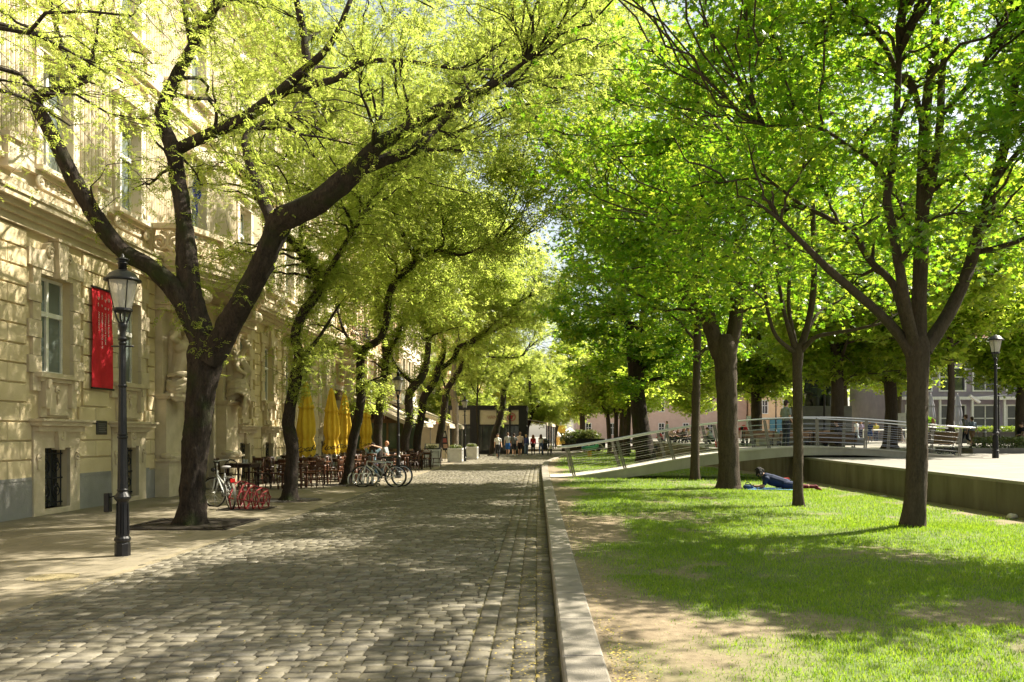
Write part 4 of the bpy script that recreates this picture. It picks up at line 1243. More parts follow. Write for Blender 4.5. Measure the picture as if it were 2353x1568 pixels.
# ---- the big forked tree in front of the portal
base = V3(-6.38, 15.3, 0)
limbs = [
    [(V3(-6.44, 15.3, -.12), .50), (V3(-6.43, 15.3, .04), .40), (V3(-6.40, 15.3, .28), .315)] + LB(15.3, (442, 1120, .285), (448, 1050, .285), (455, 960, .30), (463, 880, .34), (472, 815, .37), (482, 775, .30)),
    LB(15.2, (478, 835, .26), (515, 770, .275), (555, 695, .25, 15.0), (598, 615, .235, 14.8), (624, 555, .24, 14.7), (645, 512, .285, 14.6), (690, 488, .26, 14.45), (735, 462, .235, 14.35), (780, 425, .23, 14.25), (825, 385, .215, 14.2), (862, 340, .155, 14.1), (920, 305, .135, 14.0), (1000, 256, .12, 13.9), (1060, 230, .09, 13.7), (1140, 190, .06, 13.4), (1210, 140, .03, 13.1)),
    LB(14.3, (815, 396, .14), (880, 370, .125, 14.4), (955, 340, .12, 14.6), (995, 302, .10, 14.9), (1035, 262, .08, 15.1), (1110, 215, .055, 15.4), (1190, 185, .03, 15.8)),
    LB(14.8, (628, 520, .13), (602, 455, .11, 15.0), (575, 380, .09, 15.3), (563, 320, .075, 15.5), (600, 285, .05, 15.7), (660, 262, .03, 15.9)),
    LB(15.3, (475, 820, .25), (415, 690, .235), (352, 620, .21, 15.2), (280, 575, .19, 15.1), (215, 492, .175, 15.0), (160, 392, .165, 14.9), (115, 300, .145, 14.8), (84, 232, .14, 14.7), (128, 208, .10, 14.6), (188, 186, .085, 14.5), (207, 165, .075), (217, 145, .045), (247, 122, .03), (280, 110, .02)),
    LB(14.5, (192, 184, .065), (160, 142, .055), (137, 90, .05), (122, 30, .045), (108, -40, .03), (90, -110, .02)),
    LB(15.3, (468, 790, .28), (442, 690, .255, 15.4), (429, 595, .23, 15.5), (422, 505, .185, 15.6), (410, 425, .185, 15.7), (398, 345, .18, 15.8), (372, 268, .15, 15.9), (400, 188, .135, 16.0), (448, 98, .12, 16.1), (500, 5, .10, 16.2), (550, -110, .07, 16.3), (620, -220, .04, 16.4)),
    LB(15.8, (402, 345, .14), (478, 310, .14, 15.7), (560, 272, .13, 15.6), (632, 222, .12, 15.4), (690, 170, .10, 15.2), (760, 100, .07, 15.0), (805, 0, .05, 14.7), (840, -90, .03)),
    LB(15.5, (600, 245, .10), (660, 207, .10, 15.4), (706, 196, .105, 15.3), (702, 120, .095), (690, 40, .085), (668, -40, .06), (640, -130, .04)),
    LB(15.3, (704, 197, .085), (772, 182, .075, 15.0), (832, 145, .065, 14.8), (920, 140, .045, 14.6), (1050, 158, .03, 14.4), (1150, 160, .02)),
    LB(16.1, (440, 110, .07), (425, 30, .06), (405, -60, .04)),
]
E1 = [(V3(-6.6, 16.8, 8.8), (3.4, 3.0, 2.6), .75), (V3(-3.4, 16.4, 8.8), (2.8, 2.6, 2.2), 1.2), (V3(-8.4, 15.4, 7.8), (1.7, 2.8, 2.2), .38), (V3(-5.0, 17.0, 11.0), (3.8, 3.2, 1.8), 1.2), (V3(-1.5, 13.6, 8.2), (1.8, 2.4, 1.5), 1.1), (V3(-7.0, 14.8, 5.8), (2.2, 1.8, .9), .3), (V3(.3, 14.2, 9.4), (2.2, 2.6, 1.6), 1.9), (V3(-1.6, 13.6, 7.2), (1.8, 2.2, .9), 1.2), (V3(-3.2, 14, 6.6), (2.2, 2.0, .8), .5)]
make_tree('gnarled_tree', 'thick dark tree forking low in front of the portal, rooted in the iron grate', FINEG, base, limbs, E1, 'fine', BARK_OLD, LEAF_FINE,
          n2=95, n3=640, per=27, lsize=.145, clump=.10, ivy=1500, rsc=.82, sides=36, rough=.18, sag=.12, sub=.06)

# ---- the tree just outside the frame, whose boughs reach in at the left
base = V3(-7.6, 8.6, 0)
limbs = [[(V3(-7.6, 8.6, -.1), .45), (V3(-7.6, 8.6, .4), .30), (V3(-7.6, 8.6, 2.2), .27), (V3(-7.7, 8.7, 3.2), .28)],
         [(V3(-7.7, 8.7, 3.1), .22), (V3(-7.5, 9.2, 4.6), .18), (V3(-7.6, 10.0, 6.2), .14), (V3(-7.5, 10.6, 8.0), .08), (V3(-7.2, 11.4, 9.5), .04)],
         [(V3(-7.7, 8.7, 3.1), .2), (V3(-8.4, 8.6, 4.8), .16), (V3(-8.9, 9.2, 6.6), .12), (V3(-9.0, 10.4, 8.2), .06)],
         [(V3(-7.7, 8.7, 3.2), .18), (V3(-7.0, 7.6, 5.2), .14), (V3(-6.4, 7.2, 7.4), .08), (V3(-5.8, 7.0, 9.2), .04)]]
make_tree('gnarled_tree', 'dark tree reaching in with thin leafy twigs at the upper left edge', FINEG, base, limbs,
          [(V3(-7.0, 9.2, 7.4), (2.8, 3.0, 2.2)), (V3(-6.9, 11.2, 6.9), (1.9, 1.6, 1.5), .6), (V3(-5.2, 7.4, 6.4), (1.8, 1.8, 1.0), .6)], 'fine', BARK_OLD, LEAF_FINE, n2=40, n3=200, per=24, lsize=.125, sag=.12, clump=.25, twig=(.009, .003))

# ---- second gnarled tree
base = V3(-6.27, 20.9, 0)
limbs = [[(V3(-6.27, 20.9, -.1), .42), (V3(-6.27, 20.9, .1), .28)] + LB(20.9, (668, 1110, .215), (672, 1030, .20), (662, 970, .185), (675, 890, .17), (688, 825, .16), (679, 765, .15), (700, 715, .155), (728, 678, .15), (738, 650, .13)),
         LB(20.9, (735, 665, .14), (706, 603, .125), (676, 558, .11), (651, 537, .10), (610, 490, .07, 20.6), (575, 420, .05, 20.4), (560, 340, .03)),
         LB(20.9, (738, 655, .10), (724, 612, .08), (706, 578, .07), (690, 545, .06), (700, 480, .05, 21.4), (720, 400, .035, 21.8), (715, 320, .02)),
         LB(20.9, (690, 825, .08), (730, 780, .05, 20.5), (780, 700, .03, 20)),
         LB(20.9, (736, 660, .09), (775, 590, .07, 20.3), (830, 500, .055, 19.8), (870, 420, .035, 19.3))]
make_tree('gnarled_tree', 'crooked dark tree standing behind the red bike rack, second from the lamp', FINEG, base, limbs,
          [(V3(-6.4, 20.9, 7.6), (3.0, 2.8, 2.4)), (V3(-4.4, 20.2, 9.0), (3.0, 2.8, 2.4)), (V3(-6, 21, 10.5), (3, 3, 1.6)), (V3(-1.2, 20, 10.8), (3, 3, 1.8)), (V3(-1.6, 20, 8.4), (2.2, 2.4, 1.2)), (V3(.8, 19.5, 11.0), (2.4, 2.4, 2.2), 1.2), (V3(-6.2, 20.6, 3.6), (1.4, 1.2, .7), .35)], 'fine', BARK_OLD, LEAF_FINE,
          n2=80, n3=900, per=28, lsize=.17, rsc=.84, ivy=1500, rough=.2, sag=.12, ivy_r=(.05, .24))

# ---- third
base = V3(-6.3, 27.3, 0)
limbs = [[(V3(-6.32, 27.3, -.1), .42), (V3(-6.3, 27.3, .08), .27)] + LB(27.3, (801, 1080, .21), (812, 1010, .20), (826, 940, .195), (829, 890, .18), (829, 830, .18), (838, 802, .18), (872, 780, .16), (888, 740, .155), (893, 680, .15), (920, 634, .16), (950, 606, .165), (958, 582, .15)),
         LB(27.3, (956, 592, .15), (928, 548, .145), (904, 492, .125), (910, 425, .10), (938, 365, .08, 26.8), (960, 290, .05, 26.4)),
         LB(27.3, (952, 596, .11), (968, 560, .085), (984, 505, .07), (1000, 440, .05, 26.6), (1040, 360, .03)),
         LB(27.3, (955, 600, .10), (1005, 577, .08, 26.8), (1060, 586, .06, 26.3), (1130, 560, .04, 25.8), (1200, 545, .02)),
         LB(27.3, (905, 500, .06), (880, 520, .05, 27), (850, 560, .045, 26.8), (800, 552, .04, 26.5), (745, 565, .025)),
         LB(27.3, (832, 820, .08), (790, 760, .06, 27.6), (770, 690, .04, 28)),]
make_tree('gnarled_tree', 'S-bent dark tree leaning between the yellow parasols and the parked bicycles', FINEG, base, limbs,
          [(V3(-5.2, 27.2, 8.6), (3.2, 3, 2.4)), (V3(-3.2, 26.4, 10), (3.2, 3, 2.4)), (V3(-6.4, 27.4, 6.0), (2.2, 2.2, 1.5), .7), (V3(-5, 27, 12), (3, 3, 1.8)), (V3(-.6, 26, 12), (3.2, 3, 2.2)), (V3(-.8, 26, 8.6), (2.6, 2.6, 1.4)), (V3(1.4, 25.5, 12.4), (2.6, 2.6, 2.8), 1.2), (V3(-5.4, 26.8, 3.6), (1.5, 1.5, .9), .5)], 'finec', BARK_OLD, LEAF_FINE,
          n2=80, n3=900, per=28, lsize=.22, rsc=.78, ivy=1200, rough=.2, sag=.12)

# ---- four more trunks crowding the café
def old_tree(d, label, main, subs, ells, bark=BARK_OLD, per=26, n3=430, lsize=.26, grp=FINEG, name='gnarled_tree', leaf=LEAF_FINE, kind='finec', ivy=900, rsc=.74):
    m = LB(d, *main); base = V3(m[0][0].x, d, 0); r = m[0][1]
    limbs = [[(V3(base.x, d, -.1), r * 1.7), (V3(base.x, d, .12), r * 1.25)] + m] + [LB(d, *s) for s in subs]
    make_tree(name, label, grp, base, limbs, ells, kind, bark, leaf, n2=45, n3=n3, per=per, lsize=lsize, ivy=ivy, rough=.16, sag=.1, sides=11, sub=.16, rsc=rsc)
def ball_ell(x, d, z, r=3.2):
    return [(V3(x, d, z), (r, r, r * .75)), (V3(x + 1.8, d - .6, z + 1.8), (r, r, r * .7)), (V3(x + .4, d, z + 3.2), (r * .9, r * .9, r * .5))]
old_tree(33, 'straight dark trunk half hidden behind the S-bent tree and the fourth yellow parasol', [(872, 1070, .24), (868, 1000, .24), (872, 930, .22), (885, 850, .2), (882, 760, .17), (868, 680, .13), (875, 600, .09), (900, 500, .05)],
         [[(884, 830, .12), (915, 770, .09), (935, 700, .07), (980, 620, .04)]], ball_ell(-5.6, 33, 8.0) + [(V3(-6.2, 32.6, 4.0), (1.6, 1.4, 1.0), .6)])
old_tree(39, 'dark tree with a swollen elbow, standing beside the lamp in front of the cream awning', [(932, 1060, .3), (931, 1010, .3), (940, 965, .26), (941, 905, .26), (968, 868, .28), (980, 835, .22), (984, 790, .18), (985, 740, .17), (1000, 660, .1), (1040, 560, .05)],
         [[(955, 885, .14), (915, 850, .1), (890, 800, .07), (870, 740, .04)], [(985, 760, .1), (960, 690, .08), (955, 610, .05)]], ball_ell(-4.8, 39, 8.2))
old_tree(44, 'dark tree close beside the swollen elbow tree, branching into a wide fork', [(958, 1045, .3), (960, 1000, .28), (969, 950, .27), (975, 912, .27), (997, 879, .28), (1008, 846, .26), (1018, 812, .2), (1019, 785, .17), (1004, 750, .15), (1000, 690, .1), (1020, 600, .05)],
         [[(1010, 850, .16), (1040, 827, .16), (1054, 800, .2), (1082, 787, .22), (1117, 759, .15), (1150, 720, .1), (1200, 690, .06), (1260, 660, .03)]], ball_ell(-3.9, 44, 8.6, 3.6))
old_tree(52, 'stout dark tree leaning towards the road between two white planters', [(1006, 1046, .42), (1012, 995, .4), (1020, 945, .38), (1027, 897, .36), (1044, 870, .34), (1058, 845, .28), (1064, 812, .24), (1075, 780, .2), (1085, 720, .12), (1120, 640, .06)],
         [[(1064, 815, .14), (1085, 811, .13), (1120, 820, .11), (1165, 822, .1), (1196, 819, .09), (1208, 805, .07), (1230, 770, .04)], [(1066, 812, .16), (1095, 785, .16), (1130, 765, .13), (1190, 735, .1), (1240, 730, .05)]], ball_ell(-2.8, 52, 9.2, 4.0), rsc=.56)
old_tree(60, 'pale grey straight trunk rising behind the middle white planter', [(1046, 1050, .3), (1046, 990, .28), (1046, 940, .26), (1041, 900, .25), (1042, 860, .2), (1050, 780, .12), (1040, 700, .06)], [], ball_ell(-5.2, 60, 10, 3.4), BARK_PALE, ivy=100, rsc=.9)
old_tree(63, 'slim young tree with a thin bare stem beside the dark kiosk', [(1099, 1049, .12), (1098, 1000, .11), (1096, 945, .10), (1097, 905, .09), (1100, 860, .06), (1110, 800, .03)], [[(1097, 910, .05), (1082, 880, .04), (1076, 830, .03)], [(1096, 930, .04), (1070, 918, .03), (1050, 880, .02)], [(1097, 905, .05), (1115, 860, .04), (1125, 800, .03)]],
         [(V3(-4.4, 63, 7.4), (2.2, 2.2, 2.2))], per=22, n3=170, name='young_tree', ivy=0)
old_tree(66, 'dark leaning tree in front of the glass face of the kiosk', [(1133, 1046, .45), (1136, 1005, .4), (1147, 965, .36), (1155, 930, .32), (1158, 880, .26), (1156, 830, .2), (1165, 760, .1), (1180, 690, .06)], [[(1157, 890, .12), (1180, 850, .09), (1215, 800, .05)]], ball_ell(-2.2, 66, 9.0, 4.2) + [(V3(-2.6, 65, 5.0), (2.0, 1.6, 1.2), .6)])

# ---- the road's far end: light willow-like crowns
protoB = None
def far_fine(x, y, s, rz, label, z=0):
    global protoB
    if protoB is None:
        base = V3(x, y, z)
        limbs = [[(V3(x, y, -.1), .6), (V3(x, y, .4), .42), (V3(x + .3, y, 2.2), .36), (V3(x + .9, y, 4.0), .28), (V3(x + .8, y, 6.5), .14), (V3(x + .9, y, 9.5), .05)],
                 [(V3(x + .8, y, 3.8), .2), (V3(x + 2.4, y + .6, 5.6), .12), (V3(x + 3.6, y + 1, 7.6), .05)], [(V3(x + .5, y, 3.2), .2), (V3(x - 1.2, y - .5, 5.4), .12), (V3(x - 2.4, y - .4, 7.4), .05)], [(V3(x + .8, y, 4.0), .16), (V3(x + .8, y - 2, 6), .1), (V3(x + .6, y - 3, 8), .05)]]
        protoB = make_tree('feathery_tree', label, 'feathery trees at the far end of the road', base, limbs,
                           [(V3(x + .6, y, 6.6), (4.4, 4.4, 3.4)), (V3(x + 1, y, 9.6), (3.8, 3.8, 3.0)), (V3(x, y - .6, 4.6), (4.6, 4.2, 1.6), .8)], 'finec', BARK_OLD, LEAF_FINE, n2=40, n3=480, per=34, lsize=.36, sag=.18, sides=8, sub=.4)
        return protoB
    return dup(protoB, (x, y, z), rz, label, scale=s)
far_fine(-1.6, 88, 1.0, 0, 'feathery yellow green tree just behind the dark kiosk')
far_fine(2.2, 118, 1.1, .3, 'feathery yellow green tree leaning over the yellow stand by the ice cream cone')
far_fine(-5.5, 98, 1.25, 2.1, 'tall feathery tree standing between the kiosk and the salmon building')
far_fine(-7.0, 76, .95, 4.0, 'feathery tree whose crown shows above the flat roof of the kiosk')
far_fine(-2.0, 140, 1.3, 1.2, 'feathery tree farthest down the road in front of the yellow building')

# ================================================================== maples on the lawn
MAP = 'maples on the lawn'
def maple(base, limbs, ells, label, lsize=.115, n3=430, per=34, kind='maple', grp=MAP, bark=BARK_MAPLE, n2=60, name='maple_tree', **k):
    return make_tree(name, label, grp, base, limbs, ells, kind, bark, LEAF_MAPLE, n2=n2, n3=n3, per=per, lsize=lsize, spread=(.34, .34, .16), rough=.06, sag=.05, **k)
d = 13.5; base = V3(6.16, d, lawnz(6.16, d))
limbs = [[(V3(6.14, d, -.05), .30), (V3(6.14, d, .14), .235)] + LB(d, (2104, 1150, .21), (2107, 1050, .20), (2108, 950, .195), (2109, 870, .20), (2108, 810, .235), (2108, 775, .19)),
         LB(d, (2098, 815, .15), (2070, 775, .11), (2025, 725, .095, 13.3), (1965, 672, .085, 13.1), (1905, 620, .075, 12.9), (1845, 560, .05, 12.7), (1790, 505, .035, 12.5), (1745, 470, .02, 12.3)),
         LB(d, (2098, 800, .12), (2075, 720, .085, 13.6), (2050, 650, .075, 13.7), (2000, 600, .07, 13.8), (1960, 540, .06), (1900, 500, .05, 14.0), (1840, 470, .04, 14.2), (1750, 400, .025, 14.4)),
         LB(d, (2110, 790, .155), (2112, 700, .15), (2116, 600, .14), (2120, 480, .13), (2122, 380, .12), (2124, 300, .105), (2134, 200, .095), (2150, 100, .085), (2148, 0, .07), (2155, -120, .05), (2150, -230, .03)),
         LB(d, (2122, 490, .09), (2145, 400, .08, 13.3), (2160, 280, .075, 13.2), (2165, 170, .07), (2180, 60, .055), (2190, -60, .04)),
         LB(d, (2102, 800, .13), (2085, 720, .105, 13.2), (2068, 620, .095, 13.0), (2050, 520, .085, 12.9), (2038, 460, .08, 12.8), (2048, 400, .075, 12.8), (2058, 300, .07, 12.7), (2064, 180, .06, 12.6), (2068, 60, .05, 12.5), (2075, -80, .03)),
         LB(12.7, (2064, 175, .045), (2035, 110, .05), (1985, 50, .04), (1930, -10, .03)),
         LB(12.8, (2042, 430, .045), (2010, 375, .045, 12.6), (1950, 335, .035, 12.4), (1870, 290, .03, 12.2), (1760, 290, .02, 12)),
         LB(d, (2122, 805, .17), (2165, 745, .135, 13.6), (2205, 670, .125, 13.7), (2232, 600, .12, 13.8), (2245, 550, .115), (2270, 460, .105, 13.9), (2300, 370, .095), (2318, 280, .085), (2335, 180, .075), (2352, 90, .06, 14.1), (2375, -30, .04)),
         LB(13.8, (2240, 580, .07), (2290, 570, .055, 13.5), (2350, 550, .05, 13.2), (2430, 510, .03, 12.9)),
         LB(13.8, (2285, 420, .06), (2340, 350, .05, 13.4), (2420, 290, .03, 13.0)),
         LB(d, (2118, 560, .06), (2090, 520, .05), (2070, 470, .035, 14)),
         LB(d, (2126, 320, .06), (2095, 190, .06, 13.3), (2065, 180, .05, 13.0)),
         LB(13.3, (2160, 270, .05), (2230, 190, .045, 13.0), (2290, 110, .035, 12.7), (2370, 60, .02))]
E = [(V3(6.2, 13.5, 6.8), (3.9, 3.4, 1.9)), (V3(3.2, 12.6, 5.9), (2.6, 2.6, 1.2), .9), (V3(6.0, 13.2, 8.8), (3.8, 3.4, 1.6)), (V3(8.8, 13.8, 6.4), (2.0, 2.6, 1.8), .3), (V3(6.4, 13.8, 4.9), (4.2, 2.8, .8), .5), (V3(3.0, 12.0, 7.6), (2.6, 2.4, 1.3), .9), (V3(2.5, 9.9, 7.0), (2.1, 1.6, .9), .8), (V3(4.2, 10.4, 8.1), (3.4, 2.4, 1.0), 1.3), (V3(1.2, 11.2, 8.0), (2.2, 2.0, 1.0), 1.1), (V3(4.4, 8.7, 8.2), (3.0, 1.6, .9), 1.3)]  # foremost high ellipsoids: unseen crown above the frame, added to shade the foreground road
maple(base, limbs, E, 'large maple nearest on the lawn at the right, dividing into five upright limbs', n3=760, per=40, lsize=.088, n2=100, sides=24, clump=.085, rsc=.82, sub=.07)

base = V3(8.7, 10.4, lawnz(8.7, 10.4)); z0 = base.z
limbs = [[(V3(8.7, 10.4, z0 - .05), .3), (V3(8.7, 10.4, z0 + .15), .23), (V3(8.72, 10.4, 1.6), .2), (V3(8.7, 10.4, 2.5), .22)],
         [(V3(8.7, 10.4, 2.4), .15), (V3(8.8, 10.6, 4.2), .13), (V3(8.9, 10.8, 6.5), .10), (V3(8.8, 11, 9.0), .04)], [(V3(8.7, 10.4, 2.4), .12), (V3(8.0, 10.2, 3.8), .09), (V3(7.2, 10.0, 5.4), .05), (V3(6.5, 9.8, 6.8), .02)],
         [(V3(8.7, 10.4, 2.4), .12), (V3(9.6, 10.2, 4.0), .09), (V3(10.4, 10, 5.6), .05), (V3(11, 9.9, 6.8), .02)]]
maple(base, limbs, [(V3(8.8, 11.2, 6.3), (3.0, 2.4, 1.6)), (V3(9.0, 11.4, 8.0), (2.6, 2.4, 1.2))], 'maple just outside the right edge whose leaves hang into the upper right corner', n3=430, per=42, lsize=.095, n2=50, clump=.12, n1r=(.025, .008), rsc=.7)

d = 18.4; base = V3(5.8, d, lawnz(5.8, d))
limbs = [[(V3(5.82, d, -.05), .22), (V3(5.82, d, .12), .165)] + LB(d, (1834, 1120, .15), (1834, 1020, .145), (1833, 930, .14), (1832, 860, .14), (1833, 815, .165), (1835, 790, .12)),
         LB(d, (1838, 805, .12), (1858, 740, .10), (1870, 660, .095), (1870, 570, .085), (1868, 480, .075), (1866, 380, .06), (1872, 280, .045), (1880, 170, .03)),
         LB(d, (1828, 805, .09), (1805, 730, .06, 18.2), (1795, 680, .055), (1782, 600, .05, 18), (1775, 500, .04, 17.8), (1760, 400, .025)),
         LB(d, (1826, 810, .08), (1785, 775, .055, 18), (1765, 720, .05, 17.9), (1755, 650, .045, 17.8), (1740, 610, .035), (1690, 560, .025, 17.6)),
         LB(d, (1842, 805, .09), (1875, 775, .065, 18.1), (1920, 765, .055, 17.9), (1975, 755, .045, 17.7), (2030, 740, .03, 17.5), (2090, 700, .02)),
         LB(d, (1838, 800, .06), (1880, 720, .045, 18.9), (1930, 690, .035, 19.3), (1990, 640, .025, 19.6)),
         LB(d, (1830, 800, .07), (1812, 700, .06, 18.8), (1820, 600, .05, 19.2), (1835, 500, .035, 19.5), (1850, 380, .02)),
         LB(d, (1868, 590, .05), (1920, 540, .04, 18), (1985, 520, .03, 17.7), (2060, 470, .02)),
         LB(d, (1870, 500, .045), (1830, 430, .04, 18.1), (1770, 360, .03, 17.8), (1690, 330, .02))]
E = [(V3(5.8, 18.2, 6.2), (4.2, 3.4, 1.8)), (V3(3.4, 17.6, 7.4), (3.0, 2.8, 1.7)), (V3(6.0, 18.4, 8.8), (4.0, 3.4, 1.8)), (V3(8.6, 18.4, 6.2), (2.6, 2.8, 1.5), .35), (V3(2.4, 17.4, 5.6), (2.2, 2.2, 1.0), .7), (V3(1.6, 17.4, 8.8), (1.9, 2.4, 1.5), 1.2)]
maple(base, limbs, E, 'slim maple with a short trunk whose branches spread from one knot, nearest the reclining woman', n3=580, per=42, lsize=.097, n2=80, sides=14, clump=.12, rsc=.75)

d = 24.3; base = V3(5.6, d, lawnz(5.6, d))
limbs = [[(V3(5.62, d, -.05), .46), (V3(5.62, d, .15), .36)] + LB(d, (1675, 1080, .315), (1673, 1000, .30), (1670, 920, .30), (1668, 850, .32), (1665, 800, .37), (1664, 770, .28)),
         LB(d, (1655, 820, .26), (1632, 750, .23), (1620, 690, .21), (1612, 630, .19), (1608, 570, .17), (1606, 480, .14), (1610, 380, .10), (1600, 260, .06), (1595, 150, .03)),
         LB(d, (1628, 740, .17), (1600, 715, .16), (1580, 690, .155), (1565, 660, .14), (1550, 632, .135)),
         LB(d, (1675, 810, .24), (1690, 740, .21), (1694, 670, .19), (1698, 600, .165), (1704, 500, .13), (1712, 400, .09), (1720, 280, .05)),
         LB(d, (1694, 680, .08), (1750, 600, .06, 23.8), (1800, 540, .04, 23.4)),
         LB(d, (1608, 560, .07), (1540, 500, .055, 23.8), (1470, 470, .04, 23.4), (1400, 450, .025, 23)),
         LB(d, (1612, 640, .05), (1560, 600, .04, 24.6), (1500, 590, .03, 25), (1430, 560, .02))]
E = [(V3(5.4, 24.2, 7.8), (4.6, 3.6, 2.4)), (V3(2.8, 23.6, 8.0), (2.8, 3.0, 2.2)), (V3(5.6, 24.3, 10.6), (4.4, 3.6, 2.0)), (V3(8.6, 24.4, 7.6), (2.8, 3.0, 2.2), .8), (V3(5.4, 23.4, 5.4), (4.4, 2.4, .9), .5), (V3(1.4, 23, 10.6), (2.2, 2.6, 2.0), .8)]
maple(base, limbs, E, 'thick maple with a forked trunk and a sawn off limb, beside the reclining woman', n3=640, per=44, lsize=.11, n2=70, sides=16)

d = 30; base = V3(5.7, 28.6, lawnz(5.7, 28.6)); d = 28.6
limbs = [[(V3(5.46, d, -.05), .27), (V3(5.46, d, .15), .21)] + LB(d, (1597, 1060, .19), (1598, 980, .175), (1600, 900, .165), (1602, 800, .16), (1604, 700, .15), (1603, 620, .14), (1604, 560, .12), (1610, 460, .09), (1620, 350, .05)),
         LB(d, (1602, 790, .06), (1560, 740, .05, 28.2), (1510, 700, .035, 27.8)), LB(d, (1603, 700, .06), (1650, 640, .05, 28.9), (1710, 600, .03)), LB(d, (1603, 640, .06), (1550, 570, .05), (1480, 520, .03, 28.2))]
E = [(V3(5.2, 28.6, 8.2), (4.2, 3.4, 2.6)), (V3(3.0, 28.2, 9.2), (2.8, 3, 2.2)), (V3(5.4, 28.6, 11), (4.0, 3.4, 2.0)), (V3(4.4, 28.2, 5.4), (3.4, 2.4, 1.1), .7)]
maple(base, limbs, E, 'slender straight maple standing against the near side of the footbridge', n3=480, per=42, lsize=.13, kind='mapleb', sides=12, rsc=.82)

d = 47; base = V3(6.2, d, lawnz(6.2, d))
limbs = [[(V3(6.25, d, -.1), .85), (V3(6.2, d, .2), .68)] + LB(d, (1480, 1020, .58), (1470, 960, .53), (1464, 900, .50), (1460, 840, .50), (1456, 790, .48), (1452, 740, .34)),
         LB(d, (1450, 800, .26), (1440, 730, .22), (1425, 650, .17), (1410, 560, .12), (1400, 460, .07)), LB(d, (1466, 800, .24), (1478, 720, .2), (1484, 640, .16), (1490, 540, .1), (1500, 440, .05)),
         LB(d, (1466, 850, .18), (1495, 830, .16), (1520, 812, .12), (1560, 790, .08), (1620, 770, .05)), LB(d, (1470, 880, .1), (1510, 870, .08), (1560, 862, .06), (1620, 850, .04)), LB(d, (1452, 760, .18), (1410, 700, .12), (1350, 640, .07))]
E = [(V3(5.6, 47, 9.0), (5.6, 4.5, 3.4)), (V3(3.4, 46.4, 8.2), (3.2, 3, 2.4)), (V3(6, 47, 13), (5.2, 4.4, 3.0)), (V3(9, 46.4, 7.4), (3.4, 3, 2), .8), (V3(6, 45.5, 5.0), (4.4, 2.4, 1.2), .5)]
maple(base, limbs, E, 'massive old maple with a flaring dark trunk behind the footbridge', n3=640, per=44, lsize=.18, kind='mapleb', n2=60, bark=BARK_OLD, sides=16, sub=.15, rsc=.9)

# ---- further maples: one full tree, then copies with their own trunk and crown
def proto_maple(x, y, label, stem=.28, z=0.0):
    base = V3(x, y, z)
    limbs = [[(V3(x, y, z - .1), stem * 1.7), (V3(x, y, z + .2), stem * 1.2), (V3(x + .08, y, z + 2), stem), (V3(x, y, z + 3.6), stem * .95), (V3(x + .1, y, z + 4.4), stem * .9)],
             [(V3(x, y, z + 4.2), stem * .6), (V3(x - 1, y + .3, z + 6), stem * .42), (V3(x - 1.8, y + .5, z + 8), stem * .25), (V3(x - 2.2, y + .6, z + 9.8), .03)],
             [(V3(x, y, z + 4.2), stem * .6), (V3(x + .9, y - .4, z + 6.2), stem * .42), (V3(x + 1.5, y - .8, z + 8.4), stem * .25), (V3(x + 1.7, y - 1, z + 10), .03)],
             [(V3(x, y, z + 4.3), stem * .7), (V3(x + .1, y + .2, z + 7), stem * .45), (V3(x, y + .2, z + 10), stem * .2), (V3(x, y, z + 11.4), .03)],
             [(V3(x, y, z + 3.6), stem * .35), (V3(x + 1.8, y + .4, z + 4.6), stem * .24), (V3(x + 3.4, y + .6, z + 5.8), .03)], [(V3(x, y, z + 3.9), stem * .35), (V3(x - 1.8, y - .6, z + 4.9), stem * .22), (V3(x - 3.2, y - 1, z + 5.8), .03)]]
    E = [(V3(x, y, z + 7.0), (4.4, 4.4, 3.0)), (V3(x, y, z + 9.6), (3.6, 3.6, 2.4)), (V3(x - 1, y - .5, z + 5.0), (3.6, 3.4, 1.3), .7), (V3(x + 1.4, y + .5, z + 5.2), (3.4, 3.2, 1.4), .7), (V3(x, y - .6, z + 3.9), (3.0, 2.8, .8), .6)]
    return make_tree('maple_tree', label, 'trees around the plaza', base, limbs, E, 'mapleb', BARK_MAPLE, LEAF_LIGHT, n2=44, n3=560, per=36, lsize=.21, spread=(.4, .4, .2), rough=.06, sag=.05, sides=10, sub=.3)
pz = plazaz(45)
pa = proto_maple(17.9, 42, 'dark leaning trunk on the plaza seen over the footbridge railing', .30, plazaz(42))
pbm = proto_maple(17.6, 35.3, 'thin stemmed young tree on the plaza behind the curly iron bench', .13, plazaz(35) + .9)
pbm['label'] = 'thin stemmed young tree on the plaza behind the curly iron bench'
FAR = [(13.6, 37.5, .95, 1.1, 'broad trunk with a flared foot beside the monument block', 1), (23.5, 40, .9, 2.3, 'tree at the right edge beyond the black lamp', 1), (19.5, 53, 1.1, .4, 'tree standing behind the grey notice boards', 1),
       (27, 62, 1.15, 3.4, 'tree in front of the violet arcade, right of the far lamp', 1), (12.6, 66, 1.15, 5.0, 'dark trunk among the plaza crowd, behind the bending man', 1), (8.0, 74, 1.0, 2.0, 'pale trunk behind the sitting crowd at the lawn end', 0),
       (20.8, 78, 1.2, 1.0, 'tree hiding the shop arcade behind the boys', 1), (11.0, 92, 1.2, 4.1, 'tree in front of the pale pink building, left one', 0), (21, 110, 1.3, 2.6, 'tree in front of the pale pink building, middle one', 0), (33, 100, 1.3, .7, 'tree in front of the apricot building', 0),
       (46, 72, 1.2, 3.0, 'tree before the arcade near the right edge', 1), (5.6, 104, 1.2, 5.5, 'tree behind the evergreen shrub planter at the road bend', 0), (14.5, 55, 1.0, 4.6, 'tree behind the grey shirted man on the footbridge', 1), (31, 46, 1.1, 1.5, 'tree beyond the right edge of the plaza hedge', 1)]
